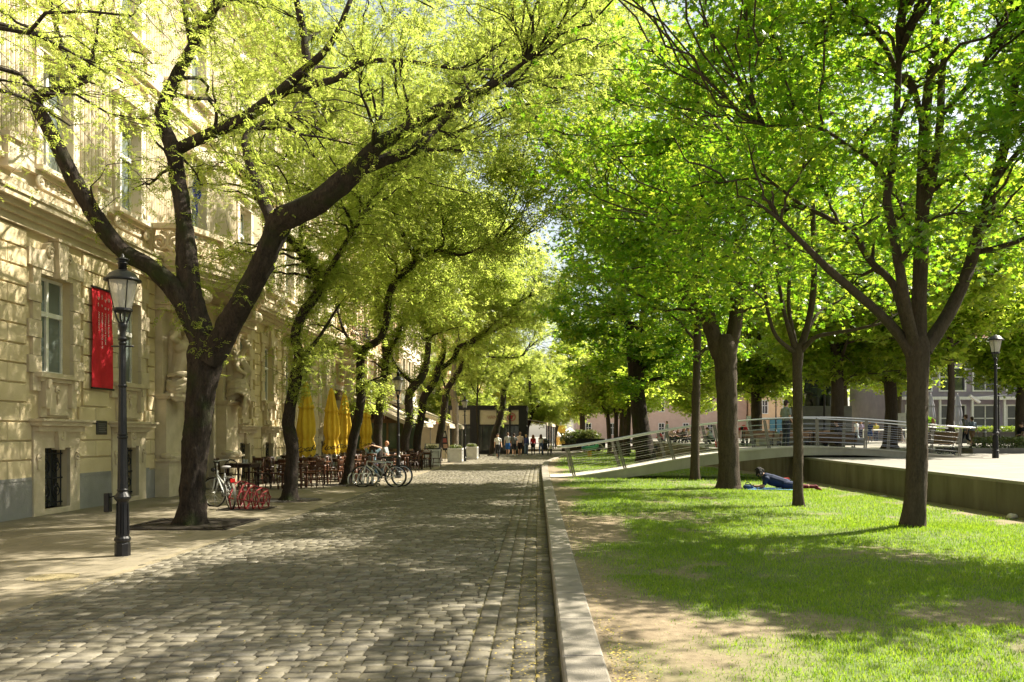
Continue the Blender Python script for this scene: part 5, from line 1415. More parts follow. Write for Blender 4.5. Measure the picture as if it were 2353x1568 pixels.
for x, y, s, rz, lab, onp in FAR:
    dup(pa, (x, y, plazaz(y) if onp else .1), rz, lab, scale=s)
# slim trunks standing together at the far lawn
slim = None
for i, (px, dd, lean, lab) in enumerate(((1402, 68, -.35, 'slim lawn tree, the outer one of four, leaning towards the road'), (1415, 67, .05, 'slim straight lawn tree, second of the four standing together'), (1427, 66, .1, 'slim lawn tree, third of the four standing together'), (1441, 60, .25, 'slim dark lawn tree next to the massive old maple'))):
    x = (px - CX) * dd / FPX; z = lawnz(x, dd)
    base = V3(x, dd, z)
    limbs = [[(V3(x, dd, z - .1), .3), (V3(x, dd, z + .2), .22), (V3(x + lean * .4, dd, z + 2.4), .18), (V3(x + lean, dd, z + 4.6), .15), (V3(x + lean * 2, dd, z + 7.5), .08), (V3(x + lean * 2.2, dd, z + 9.5), .03)],
             [(V3(x + lean * .6, dd, z + 3.2), .09), (V3(x + lean - .9, dd - .2, z + 5), .06), (V3(x + lean - 1.6, dd - .3, z + 7), .03)], [(V3(x + lean * .7, dd, z + 3.6), .08), (V3(x + lean + .9, dd - .4, z + 5.2), .05), (V3(x + lean + 1.5, dd, z + 7), .03)]]
    make_tree('slim_tree', lab, 'slim trees at the far end of the lawn', base, limbs, [(V3(x + lean, dd, z + 6.6), (2.6, 2.4, 2.4)), (V3(x + lean, dd - .5, z + 4.6), (2.2, 2.0, 1.0), .7)], 'mapleb', BARK_MAPLE if i < 3 else BARK_OLD, LEAF_FINE if i < 2 else LEAF_LIGHT,
              n2=18, n3=170, per=34, lsize=.22, rough=.05, sides=8, sub=.3)
# ================================================================== street furniture and other things
STEEL = M('brushed_steel', (.62, .62, .60), (.52, .52, .50), 20, .28, .05, 120, metal=1.0)
STEELD = M('weathered_steel', (.20, .185, .155), (.15, .14, .115), 10, .5, .1, 60, metal=.5)
BLACK = M('black_cast_iron', (.011, .0105, .012), (.006, .006, .007), 12, .4, .2, 90, spec=.35)
def lamp_glass():
    m, nt, p, out = new_mat('milky_lamp_glass')
    n = noise_tex(nt, 6, 4, .6, stretch=(1, 1, .5)); r = ramp(nt, [(.3, (.42, .40, .33)), (.7, (.62, .60, .52))])
    nt.links.new(n.outputs['Fac'], r.inputs[0]); nt.links.new(r.outputs[0], p.inputs['Base Color']); p.inputs['Roughness'].default_value = .12
    t = nt.nodes.new('ShaderNodeBsdfTransparent'); mx = nt.nodes.new('ShaderNodeMixShader'); mx.inputs[0].default_value = .42
    nt.links.new(p.outputs[0], mx.inputs[1]); nt.links.new(t.outputs[0], mx.inputs[2]); nt.links.new(mx.outputs[0], out.inputs['Surface'])
    return m
LGLASS = lamp_glass()

def flute(mb, prof, n, amp):
    """lathe whose radius is scalloped n times"""
    seg = n * 4; vs, fs = [], []
    for r, z in prof:
        for k in range(seg):
            a = 2 * math.pi * k / seg; q = r * (1 - amp * (.5 + .5 * math.cos(n * a)))
            vs.append((q * math.cos(a), q * math.sin(a), z))
    for i in range(len(prof) - 1):
        for k in range(seg):
            l = (k + 1) % seg; fs.append((i * seg + k, i * seg + l, (i + 1) * seg + l, (i + 1) * seg + k))
    mb.add(vs, fs)

def lamp(label, loc, cap='chimney', box=False, s=1.0, group='old style street lamps'):
    t = thing('street_lamp', label, 'street lamp', loc, 0, group); t.scale = (s, s, s)
    m = MB(); m.lathe([(.10, -.05), (.10, .17), (.09, .19)], n=8); m.lathe([(.09, .19), (.105, .215), (.105, .245), (.085, .27)], n=16)
    m.lathe([(.083, .27), (.072, .74), (.085, .76)], n=8)
    for k in range(8):
        a = 2 * math.pi * k / 8; m.bar((.084 * math.cos(a), .084 * math.sin(a), .3), (.072 * math.cos(a), .072 * math.sin(a), .72), .022, .012, (math.cos(a), math.sin(a), 0))
    m.lathe([(.085, .76), (.108, .79), (.108, .81), (.08, .85), (.06, .88)], n=16); m.build('base', BLACK, t)
    m = MB(); flute(m, [(.066, .86), (.058, 1.6), (.05, 2.2), (.042, 2.9)], 10, .12)
    for z, r in ((.9, .072), (1.62, .068), (1.66, .064), (2.32, .058), (2.9, .052), (2.96, .062)): m.lathe([(r * .8, z - .025), (r, z - .008), (r, z + .008), (r * .8, z + .025)], n=14)
    m.lathe([(.04, 2.88), (.045, 2.98), (.038, 3.04), (.05, 3.1), (.062, 3.13), (.06, 3.17), (.045, 3.19)], n=14)
    m.tube([(-.15, 0, 2.86), (.15, 0, 2.86)], .012, 6); m.build('pole', BLACK, t, True)
    m = MB()
    for k in range(4):
        a = R(45 + 90 * k); m.tube([(.045 * math.cos(a), .045 * math.sin(a), 3.17), (.075 * math.cos(a), .075 * math.sin(a), 3.24), (.10 * math.cos(a), .10 * math.sin(a), 3.33)], .013, 5)
    m.lathe([(.09, 3.32), (.13, 3.345), (.125, 3.375), (.1, 3.38)], n=16); m.build('cradle', BLACK, t)
    m = MB(); n = 24; prof = [(.112, 3.378), (.15, 3.56), (.185, 3.752)]; m.lathe(prof, n=n); m.f = m.f[:-2]; m.build('lantern_glass', LGLASS, t, True)
    m = MB(); m.tube([(0, 0, 3.37), (.01, .01, 3.46), (0, 0, 3.58)], .012, 6); m.ball((0, 0, 3.60), (.025, .025, .05)); m.build('bulb', M('lamp_bulb', (.8, .78, .7), None, 4, .3) if 'lamp_bulb' not in bpy.data.materials else bpy.data.materials['lamp_bulb'], t)
    m = MB()
    for k in range(4):
        a = R(45 + 90 * k); m.tube([(.114 * math.cos(a), .114 * math.sin(a), 3.376), (.188 * math.cos(a), .188 * math.sin(a), 3.755)], .007, 4)
    if cap == 'chimney':
        m.lathe([(.2, 3.745), (.24, 3.75), (.24, 3.768), (.205, 3.79), (.165, 3.85), (.105, 3.885), (.062, 3.9)], n=24)
        m.lathe([(.052, 3.89), (.055, 3.98), (.068, 3.985), (.068, 4.0), (.055, 4.005), (.055, 4.03), (.085, 4.035), (.085, 4.05), (.05, 4.06), (.02, 4.08), (.022, 4.1), (.004, 4.13)], n=16)
    else:
        m.lathe([(.2, 3.745), (.245, 3.75), (.245, 3.77), (.20, 3.80), (.16, 3.86), (.1, 3.90), (.03, 3.915), (.02, 3.93)], n=24)
    m.build('lantern_cap', BLACK, t, True)
    if box:
        m = MB(); m.box(-.235, -.165, -.05, .05, .60, .86); m.bar((-.17, 0, .8), (-.05, 0, .83), .02, .02); m.build('ash_box', BLACK, t, bevel=.008)
    return t
L1 = lamp('black fluted lamp with a milky lantern, nearest, standing alone on the left pavement', (-5.66, 11.28, 0), box=True)
lamp('black lamp rising behind the parked silver bicycles', (-5.34, 31.7, 0))
lamp('lamp between the white planters and the dark kiosk', (-4.55, 51.8, 0))
lamp('black lamp with a rounded cap at the plaza edge, nearest on the right', (15.9, 28.7, plazaz(28.7)), cap='dome', s=1.09)
lamp('lamp with a rounded cap behind the footbridge, between two maple trunks', (17.0, 49, plazaz(49)), cap='dome', s=1.15)
lamp('small pointed lamp in front of the violet arcade', (29.0, 52, plazaz(52)), s=1.12)
for px, d, lab in ((1737, 58, 'thin black lamp beside the white poster frames'), (1783, 78, 'far white headed lamp just left of the grey shirted man'), (1853, 76, 'far white headed lamp just right of the slim maple trunk'), (1348, 150, 'distant lamp in front of the pale pink building')):
    lamp(lab, ((px - CX) * d / FPX, d, plazaz(d) if d < 100 else 0), s=1.15)

# ---- tree grate, manhole, rock
t = wthing('tree_grate', 'square dark iron grate around the foot of the forked tree', 'tree grate', (-6.38, 15.2, 0))
GR = M('rusty_dark_iron', (.045, .036, .028), (.025, .02, .017), 9, .7, .3, 60, metal=.3)
m = MB(); x0, x1, y0, y1 = -7.28, -5.42, 14.3, 16.1; c = Vector((-6.35, 15.2, 0))
for a, b in (((x0, y0), (x1, y0)), ((x1, y0), (x1, y1)), ((x1, y1), (x0, y1)), ((x0, y1), (x0, y0))): m.bar((*a, .012), (*b, .012), .05, .03)
def annulus(mb, c, ra, rb, z, n=36):
    for k in range(n):
        a, b = 2 * math.pi * k / n, 2 * math.pi * (k + 1) / n
        mb.quad(*[(c.x + r * math.cos(q), c.y + r * math.sin(q), z) for r, q in ((ra, a), (rb, a), (rb, b), (ra, b))])
annulus(m, c, .62, .84, .02); part(m, 'frame', GR, t)
m = MB()
for k in range(48):
    if k % 12 in (0, 1): continue
    a = 2 * math.pi * k / 48; rr = .84; re = min(1.22, .9 / max(abs(math.cos(a)), abs(math.sin(a)), .01))
    m.bar((c.x + rr * math.cos(a), c.y + rr * math.sin(a), .014), (c.x + re * math.cos(a), c.y + re * math.sin(a), .014), .035, .02)
part(m, 'slot_bars', GR, t)
m = MB(); annulus(m, c, .0, .95, .008); m.quad((x0, y0, .007), (x1, y0, .007), (x1, y1, .007), (x0, y1, .007)); part(m, 'soil_pit', M('dark_tree_soil', (.05, .04, .028), None, 20, .95, .5, 50), t)
for xx, yy, lab in ((-6.27, 20.9, 'low round grate at the foot of the crooked tree behind the red rack'), (-6.3, 27.3, 'round grate at the foot of the S-bent tree')):
    t = wthing('tree_grate', lab, 'tree grate', (xx, yy, 0)); m = MB(); annulus(m, Vector((xx, yy, 0)), .3, .8, .012); part(m, 'ring', GR, t)
    m = MB()
    for k in range(30):
        a = 2 * math.pi * k / 30; m.bar((xx + .35 * math.cos(a), yy + .35 * math.sin(a), .018), (xx + .72 * math.cos(a), yy + .72 * math.sin(a), .018), .02, .012)
    part(m, 'slot_bars', STEELD, t)
t = wthing('manhole_cover', 'round yellowish manhole cover in the pavement at the lower left', 'manhole cover', (-5.6, 9.55, 0))
m = MB(); m.lathe([(.27, -.02), (.27, .012), (.25, .014), (.25, .009), (.02, .010)], (-5.6, 9.55, 0), 32); part(m, 'lid', M('yellowed_iron', (.30, .25, .14), (.22, .185, .105), 8, .7, .4, 40), t)
m = MB()
for k in range(-4, 5): m.box(-5.6 + k * .05 - .008, -5.6 + k * .05 + .008, 9.55 - .2, 9.55 + .2, .009, .015)
part(m, 'ribs', bpy.data.materials['yellowed_iron'], t)
def rock(label, loc, r):
    m = MB(); m.ball((0, 0, 0), r, 14, 10)
    for v in m.v:
        q = 1 + .35 * noise.noise(v * (2.2 / r[0] * .4) + Vector(loc)); v *= q
    o = m.build('rock', M('pale_rock', (.55, .50, .42), (.42, .38, .31), 12, .9, .4, 40) if 'pale_rock' not in bpy.data.materials else bpy.data.materials['pale_rock'], None, True)
    o.location = loc; tag(o, label, 'rock')
p = at(2338, 1186, 15.9); rock('pale stone lying at the foot of the retaining wall, right edge', (p.x - .1, p.y, .08), (.10, .09, .07))
p = at(2013, 1120, 23); rock('small flat pale stone by the wall, farther along', (9.0, 21.5, .05), (.11, .08, .035))

# ---- curved footbridge
def bridge():
    NY, FY = 29.3, 31.6
    prof = [(.46, .165), (.9, .175), (1.6, .235), (3.12, .47), (4.86, .79), (6.44, 1.03), (8.24, 1.19), (9.96, 1.25), (11.65, 1.19), (13.3, 1.06), (15.1, .90), (15.8, plazaz(30) + .012)]
    P, _ = crom([Vector((x, 0, z)) for x, z in prof], [0] * len(prof), .35)
    t = wthing('footbridge', 'low arched concrete footbridge with steel cable railings crossing the lawn', 'footbridge', (8, 30.5, .2))
    m = MB(); n = len(P)
    for a, b in zip(P, P[1:]):
        m.add([(a.x, NY, a.z), (b.x, NY, b.z), (b.x, FY, b.z), (a.x, FY, a.z), (a.x, NY, a.z - .05), (b.x, NY, b.z - .05), (b.x, FY, b.z - .05), (a.x, FY, a.z - .05)],
              [(0, 1, 2, 3), (4, 7, 6, 5), (0, 4, 5, 1), (3, 2, 6, 7)])
    part(m, 'deck', M('bridge_granite', (.50, .47, .40), (.40, .37, .31), 8, .8, .5, 60), t)
    m = MB()
    def th(x): return .20 + .16 * math.exp(-((x - 6) / 4) ** 2)
    for a, b in zip(P, P[1:]):
        za, zb = a.z - .05, b.z - .05; ta, tb = max(-.1, za - th(a.x)), max(-.1, zb - th(b.x))
        m.add([(a.x, NY + .04, za), (b.x, NY + .04, zb), (b.x, FY - .04, zb), (a.x, FY - .04, za), (a.x, NY + .1, ta), (b.x, NY + .1, tb), (b.x, FY - .1, tb), (a.x, FY - .1, ta)],
              [(0, 4, 5, 1), (3, 2, 6, 7), (4, 7, 6, 5)])
    part(m, 'beam', M('bridge_concrete', (.46, .43, .36), (.33, .31, .25), 1.5, .85, .25, 30, stretch=(1, 1, .4)), t)
    def pt(x):
        for a, b in zip(P, P[1:]):
            if a.x <= x <= b.x:
                q = (x - a.x) / (b.x - a.x); return a + (b - a) * q, (b - a).normalized()
        return P[-1], (P[-1] - P[-2]).normalized()
    for side, Y in (('near', NY + .1), ('far', FY - .1)):
        sg = 1 if side == 'near' else -1; tops = []
        rail = None
        m = MB(); pts = []
        for k in range(60):
            x = .85 + (15.6 - .85) * k / 59; a, tg = pt(x); nrm = Vector((-tg.z, 0, tg.x)); lean = Vector((-.11, 0, 0)) if x < 9 else Vector((-.02, 0, 0))
            pts.append(Vector((a.x, Y + sg * .06, a.z)) + nrm * 1.03 + lean)
        m.tube(pts, .028, 10); rail = part(m, 'handrail', STEEL, t, True)
        m = MB()
        for c in range(5):
            h = .16 + c * .165; cp = []
            for k in range(40):
                x = 1.31 + (15.0 - 1.31) * k / 39; a, tg = pt(x); nrm = Vector((-tg.z, 0, tg.x)); lean = Vector((-.11, 0, 0)) * h if x < 9 else Vector((-.02, 0, 0)) * h
                cp.append(Vector((a.x, Y, a.z)) + nrm * h + lean)
            m.tube(cp, .0055, 5)
        part(m, 'cables', STEEL, t)
        for x in [1.31, 3.12, 4.86, 6.5, 8.24, 9.96, 11.65, 13.35, 15.0]:
            a, tg = pt(x); nrm = Vector((-tg.z, 0, tg.x)); lean = Vector((-.11, 0, 0)) if x < 9 else Vector((-.02, 0, 0))
            b0 = Vector((a.x, Y, a.z - .02)); b1 = b0 + nrm * 1.0 + lean
            m = MB(); m.bar(b0 + Vector((-.035, 0, 0)), b1 + Vector((-.03, 0, 0)), .016, .052, tg); m.bar(b0 + Vector((.035, 0, 0)), b1 + Vector((.03, 0, 0)), .016, .052, tg)
            m.tube([b1, b1 + Vector((0, sg * .06, .03))], .014, 6)
            m.bar(b0 + (b1 - b0) * .35 - tg * .03, b0 + (b1 - b0) * .35 + tg * .03, .02, .02); m.bar(b0 + (b1 - b0) * .8 - tg * .03, b0 + (b1 - b0) * .8 + tg * .03, .02, .02)
            m.obox(b0 + Vector((0, 0, .012)), tg * .07, (0, .06, 0), nrm * .01)
            part(m, 'railing_post', STEELD, t)
bridge()

# ---- bicycles
RUB = M('tyre_rubber', (.025, .025, .025), (.015, .015, .015), 20, .8)
def bike(label, loc, rz, paint, city=False, steer=0.0, lean=0.0):
    t = thing('bicycle', label, 'bicycle', loc, rz, 'parked bicycles'); t.rotation_euler = (lean, 0, rz)
    r = .335; wb = .53
    fm = M('bike_paint_' + str(len(bpy.data.materials)), paint, tuple(v * .85 for v in paint), 12, .3, spec=.6)
    head_t, head_b = Vector((.36, 0, .84)), Vector((.40, 0, .68)); bb = Vector((-.08, 0, .29)); seat_t = Vector((-.22, 0, .80)); rear = Vector((-wb, 0, r)); front = Vector((wb, 0, r))
    m = MB()
    dt = .026 if not city else .02
    m.tube([head_t + (Vector((0, 0, -.02)) if not city else Vector((.03, 0, -.1))), seat_t + (Vector((.0, 0, -.04)) if not city else Vector((.05, 0, -.28)))], dt * .85, 8); m.tube([head_b + Vector((0, 0, .02)), bb], dt, 8); m.tube([seat_t, bb], dt * .8, 8)
    for s in (-1, 1):
        m.tube([bb + Vector((0, s * .03, 0)), rear + Vector((0, s * .06, 0))], .011, 6); m.tube([seat_t + Vector((.02, s * .02, -.06)), rear + Vector((0, s * .06, 0))], .009, 6)
    m.tube([head_t, head_b], .022, 8); m.build('frame', fm, t, True)
    fk = MB()
    rot = Matrix.Rotation(steer, 4, 'Z')
    def st(v): v = Vector(v); q = v - head_b; q = rot @ q; return head_b + q
    fork = Vector((wb, 0, r))
    for s in (-1, 1): fk.tube([st(head_b + Vector((.02, s * .055, -.03))), st(fork + Vector((0, s * .055, 0)))], .017, 7)
    fk.bar(st(head_b + Vector((.02, -.07, -.02))), st(head_b + Vector((.02, .07, -.02))), .03, .03); fk.build('fork', fm, t, True)
    hb = MB(); top = head_t + Vector((-.02, 0, .10 if not city else .2)); hb.tube([head_t, top, top + Vector((.06, 0, .01))], .014, 6)
    if city: hb.tube([st(top + Vector(q)) for q in ((-.22, -.27, 0), (-.08, -.26, .02), (.02, -.12, .02), (.05, 0, .01), (.02, .12, .02), (-.08, .26, .02), (-.22, .27, 0))], .012, 6)
    else: hb.tube([st(top + Vector(q)) for q in ((.0, -.30, .03), (.05, -.1, .01), (.06, 0, .01), (.05, .1, .01), (.0, .30, .03))], .013, 6)
    h = hb.build('handlebar', BLACK if not city else STEEL, t, True)
    for s in (-1, 1):
        gp = MB()
        if city: gp.tube([st(top + Vector((-.23, s * .27, 0))), st(top + Vector((-.10, s * .262, .018)))], .018, 7)
        else: gp.tube([st(top + Vector((0, s * .31, .031))), st(top + Vector((.02, s * .2, .02)))], .018, 7)
        gp.build('grip', BLACK, h)
    sd = MB(); sc = seat_t + Vector((-.04, 0, .14)); sd.tube([seat_t, sc - Vector((0, 0, .02))], .013, 6)
    sd.ball(sc + Vector((-.08, 0, 0)), (.12, .085 if not city else .11, .035), 10, 6); sd.ball(sc + Vector((.08, 0, 0)), (.11, .035, .028), 8, 6); sd.build('saddle', BLACK if not city else M('grey_saddle', (.34, .33, .33), None, 6, .6), t, True)
    for nm, c, ste in (('rear', rear, False), ('front', front, True)):
        f = (lambda v: st(v)) if ste else (lambda v: Vector(v))
        m = MB(); m.tube([f(c + Vector((r * math.cos(a), 0, r * math.sin(a)))) for a in [2 * math.pi * k / 36 for k in range(36)]], .024 if not city else .018, 8, closed=True); w = m.build('wheel', RUB, t, True)
        m = MB(); m.tube([f(c + Vector(((r - .03) * math.cos(a), 0, (r - .03) * math.sin(a)))) for a in [2 * math.pi * k / 36 for k in range(36)]], .011, 6, closed=True)
        for k in range(24):
            a = 2 * math.pi * k / 24; m.tube([f(c + Vector((.02 * math.cos(a + .6), (.025 if k % 2 else -.025), .02 * math.sin(a + .6)))), f(c + Vector(((r - .035) * math.cos(a), 0, (r - .035) * math.sin(a))))], .0016, 3)
        m.tube([f(c + Vector((0, -.05, 0))), f(c + Vector((0, .05, 0)))], .02, 8); m.build('rim', STEEL, w)
    cr = MB(); cr.tube([bb + Vector((.1 * math.cos(a), -.05, .1 * math.sin(a))) for a in [2 * math.pi * k / 20 for k in range(20)]], .006, 4, closed=True)
    cr.bar(bb + Vector((0, -.06, 0)), bb + Vector((.1, -.07, -.13)), .012, .02); cr.bar(bb + Vector((0, .06, 0)), bb + Vector((-.1, .07, .13)), .012, .02); cr.tube([bb + Vector((0, -.06, 0)), bb + Vector((0, .06, 0))], .02, 8)
    cr.box(bb.x + .06, bb.x + .15, -.16, -.07, bb.z - .145, bb.z - .12); cr.box(bb.x - .15, bb.x - .06, .07, .16, bb.z + .12, bb.z + .145)
    for z in (.085, -.085): cr.tube([bb + Vector((0, -.05, z)), rear + Vector((0, -.05, z * .4))], .004, 4)
    cr.build('crankset', BLACK, t)
    if city:
        for c, ste, a0, a1 in ((rear, False, 20, 200), (front, True, 10, 150)):
            f = (lambda v: st(v)) if ste else (lambda v: Vector(v))
            m = MB()
            an = [R(a0 + (a1 - a0) * k / 16) for k in range(17)]
            for a, b in zip(an, an[1:]): m.bar(f(c + Vector(((r + .035) * math.cos(a), 0, (r + .035) * math.sin(a)))), f(c + Vector(((r + .035) * math.cos(b), 0, (r + .035) * math.sin(b)))), .05, .004, (math.cos(a), 0, math.sin(a)))
            m.build('mudguard', STEELD, t)
        m = MB(); m.box(-.75, -.33, -.07, .07, .72, .735); m.tube([(-.7, .06, .72), rear + Vector((0, .07, 0))], .006, 5); m.tube([(-.7, -.06, .72), rear + Vector((0, -.07, 0))], .006, 5); m.build('luggage_rack', STEEL, t)
        m = MB(); m.box(-.80, -.77, -.05, .05, .62, .70); m.build('reflector', M('red_reflector', (.6, .02, .02), None, 4, .2), t)
        m = MB(); m.ball(st((.50, 0, .86)), (.05, .055, .055)); m.build('headlight', BLACK, t)
    else:
        m = MB(); m.tube([(.06, 0, .44), (.13, 0, .56)], .034, 8); m.build('water_bottle', M('blue_bottle', (.05, .12, .25), None, 4, .3) if 'blue_bottle' not in bpy.data.materials else bpy.data.materials['blue_bottle'], t)
    return t
a0 = Vector((-6.72, 18.2, 0)); a1 = Vector((-7.42, 19.15, 0)); dv = a1 - a0
bike('silver city bicycle with grey saddle standing in the red angular rack', ((a0 + a1) / 2), math.atan2(dv.y, dv.x), (.45, .47, .46), True, R(34), R(-4))
bike('silver mountain bicycle in front of the coil rack, nearer of the pair', (-5.03, 26.25, 0), math.pi, (.66, .64, .62), False, 0, R(-3))
bike('second mountain bicycle parked just behind the silver one', (-4.92, 26.75, 0), math.pi, (.50, .50, .54), False, R(8), R(3))
RED = M('red_enamel', (.20, .010, .013), (.14, .007, .009), 8, .4, spec=.5)
t = wthing('bicycle_rack', 'dark red rack of angular welded frames holding the city bicycle', 'bicycle rack', (-6.5, 18.45, 0))
m = MB(); m.box(-7.0, -5.95, 18.0, 18.9, .004, .02); part(m, 'base_plate', GR, t)
for k in range(5):
    x = -6.72 + k * .155; hsc = 1 - .09 * k; sh = .06 * (k % 2)
    q = [Vector((x + dx, 18.45 + y + sh, .02 + z * hsc)) for dx, y, z in ((0, -.3, 0), (-.03, -.36, .26), (.02, -.16, .54), (.04, .12, .60), (.02, .34, .36), (0, .30, 0))]
    inn = [Vector((x + .05, 18.45 - .12 + sh, .22 * hsc)), Vector((x + .02, 18.45 + .1 + sh, .34 * hsc))]
    m = MB(); m.tube(q, .017, 6, closed=True)
    for a, b in ((q[1], inn[0]), (q[2], inn[0]), (q[0], inn[0]), (inn[0], inn[1]), (q[3], inn[1]), (q[4], inn[1]), (q[5], inn[1])): m.tube([a, b], .013, 5)
    if k < 4:
        for a in (q[1], q[3], q[4]): m.tube([a, a + Vector((.155, .03, -.045))], .013, 5)
    part(m, 'rack_frame', RED, t)
t = wthing('bicycle_rack', 'silver coil shaped rack under the front wheel of the silver bicycle', 'bicycle rack', (-5.6, 26.3, 0))
m = MB()
for k in range(6):
    x = -5.95 + k * .15; m.tube([Vector((x + .04 * math.cos(a), 26.45 + .30 * math.cos(a), .22 + .2 * math.sin(a))) for a in [R(-40 + 260 * j / 14) for j in range(15)]], .022, 6)
part(m, 'coil', M('white_steel', (.72, .72, .70), None, 8, .35, metal=.3), t)
m = MB()
for y in (26.2, 26.7): m.tube([(-6.05, y, .08), (-5.1, y, .08)], .02, 6)
for x in (-6.05, -5.1):
    for y in (26.2, 26.7): m.tube([(x, y, .08), (x, y, .0)], .02, 6)
part(m, 'stand', STEELD, t)

# ---- closed parasols
YEL = M('yellow_canvas', (.70, .47, .04), (.58, .37, .025), 3, .8, .2, 60)
def fold_r(base, a, z, ph): return base * (1 + .16 * math.cos(8 * a + ph) + .07 * math.cos(3 * a + z * 2.3 + ph))
def parasol(label, loc, mat, text=True, ph=0.0, s=1.0, grp='closed parasols at the café', face=-80):
    t = thing('closed_parasol', label, 'parasol', loc, 0, grp); t.scale = (s,) * 3
    m = MB(); m.tube([(0, 0, 0), (0, 0, 3.42)], .025, 8); m.ball((0, 0, 3.44), .035); m.build('pole', WHITE_F, t, True)
    m = MB(); m.box(-.35, .35, -.35, .35, .0, .06); m.lathe([(.06, .06), (.05, .35)], n=10); m.build('foot', STEELD, t)
    prof = [(.03, 3.38), (.085, 3.26), (.13, 3.0), (.175, 2.72), (.235, 2.52), (.20, 2.50), (.235, 2.25), (.275, 1.95), (.275, 1.7), (.22, 1.56), (.205, 1.50), (.245, 1.42), (.285, 1.25), (.30, 1.08), (.285, .98)]
    P = []
    for (ra, za), (rb, zb) in zip(prof, prof[1:]):
        for k in range(3): P.append((ra + (rb - ra) * k / 3, za + (zb - za) * k / 3))
    P.append(prof[-1]); seg = 64; m = MB(); vs, fs = [], []
    for r, z in P:
        for k in range(seg):
            a = 2 * math.pi * k / seg; q = fold_r(r, a, z, ph); zz = z + (.05 * math.cos(8 * a + ph) if z < 1.1 else 0); vs.append((q * math.cos(a), q * math.sin(a), zz))
    for i in range(len(P) - 1):
        for k in range(seg): l = (k + 1) % seg; fs.append((i * seg + k, (i + 1) * seg + k, (i + 1) * seg + l, i * seg + l))
    fs.append(tuple(range((len(P) - 1) * seg, len(P) * seg)))
    m.add(vs, fs); cv = m.build('canvas', mat, t, True)
    m = MB(); m.tube([Vector((fold_r(.222, a, 1.5, ph) * math.cos(a), fold_r(.222, a, 1.5, ph) * math.sin(a), 1.5)) for a in [2 * math.pi * k / 48 for k in range(48)]], .012, 5, closed=True); m.build('tie_strap', mat, cv)
    if text:
        for k, dz in ((0, 0), (1, .05)):
            me = text_mesh('lettering', 'Coca-Cola', .26, .002, .35, .92)
            for v in me.vertices:
                a = R(face - 62 + 165 * k) + v.co.x / .30; z = 1.08 + dz + v.co.y * 1.0 + .12 * v.co.x; br = np.interp(z, [.98, 1.08, 1.25, 1.42, 1.5], [.285, .30, .285, .245, .205])
                q = fold_r(br, a, z, ph) + .006 + v.co.z; v.co = Vector((q * math.cos(a), q * math.sin(a), z))
            o = link_mesh('lettering', me, BLACK, cv)
            md = o.modifiers.new('s', 'SOLIDIFY'); md.thickness = .004
    return t
parasol('yellow closed parasol, nearest and tallest, right beside the crooked tree', (-7.5, 26.8, 0), YEL, ph=.4)
parasol('yellow closed parasol, second along the row, in shade', (-7.6, 30.5, 0), YEL, ph=1.2)
parasol('yellow closed parasol, third, touching the S-bent trunk on its left side', (-7.93, 34, 0), YEL, ph=2.3, face=-70)
parasol('yellow closed parasol, last, on the right side of the S-bent trunk', (-8.3, 40, 0), YEL, ph=3.1, face=-75)
GREYC = M('grey_canvas', (.42, .41, .44), (.33, .32, .35), 3, .8)
parasol('closed grey parasol before the violet arcade, left of the boys', (35.2, 74, plazaz(70)), GREYC, False, .2, 1.25, 'closed parasols before the arcade')
parasol('closed grey parasol before the violet arcade, behind the boys', (37.6, 74, plazaz(70)), GREYC, False, 1.2, 1.25, 'closed parasols before the arcade')

# ---- café tables and chairs
WOODD = M('dark_stained_wood', (.04, .018, .010), (.022, .010, .006), 6, .4, .15, 40, stretch=(1, 1, .2))
WOODR = M('red_brown_wood', (.095, .036, .016), (.06, .022, .010), 6, .4, .15, 40, stretch=(1, 1, .2))
WOODO = M('orange_wood', (.32, .12, .035), (.24, .085, .025), 6, .4, .15, 40)
def make_chair(kind, mat):
    t = thing('cafe_chair', 'chair', 'chair', (0, 0, 0), 0, 'wooden café chairs')
    m = MB(); m.lathe([(.17, .44), (.205, .445), (.21, .46), (.20, .472), (.05, .468)], n=20) if kind == 'bent' else m.box(-.21, .21, -.2, .21, .44, .475); m.build('seat', mat, t, bevel=.006 if kind != 'bent' else 0)
    for sx in (-1, 1):
        m = MB(); m.tube([(sx * .16, -.15, .45), (sx * .185, -.19, 0)], [.019, .014], 6); m.build('leg', mat, t, True)
        m = MB(); m.tube([(sx * .16, .16, .45), (sx * .19, .23, 0)], [.019, .014], 6); m.build('leg', mat, t, True)
    m = MB(); m.tube([(.15 * math.cos(a), .15 * math.sin(a), .22) for a in [2 * math.pi * k / 16 for k in range(16)]], .009, 5, closed=True) if kind == 'bent' else [m.tube([(-.175, y, .2), (.175, y, .2)], .010, 5) for y in (-.17, .19)] and [m.tube([(x, -.17, .25), (x, .19, .25)], .010, 5) for x in (-.175, .175)]; m.build('stretcher', mat, t)
    m = MB()
    if kind == 'bent':
        m.tube([(-.17, .17, .45), (-.185, .21, .66), (-.15, .25, .84), (0, .265, .92), (.15, .25, .84), (.185, .21, .66), (.17, .17, .45)], .016, 7)
        m.tube([(-.10, .175, .46), (-.11, .22, .66), (-.06, .245, .78), (0, .25, .81), (.06, .245, .78), (.11, .22, .66), (.10, .175, .46)], .011, 6)
    else:
        for sx in (-1, 1): m.tube([(sx * .19, .19, .45), (sx * .19, .25, .92)], .017, 6)
        m.box(-.2, .2, .235, .26, .82, .92); m.box(-.19, .19, .215, .235, .55, .6)
        for k in range(5): m.bar((-.13 + k * .065, .225, .59), (-.13 + k * .065, .247, .83), .025, .01, (0, 1, 0))
    m.build('backrest', mat, t, True)
    return t
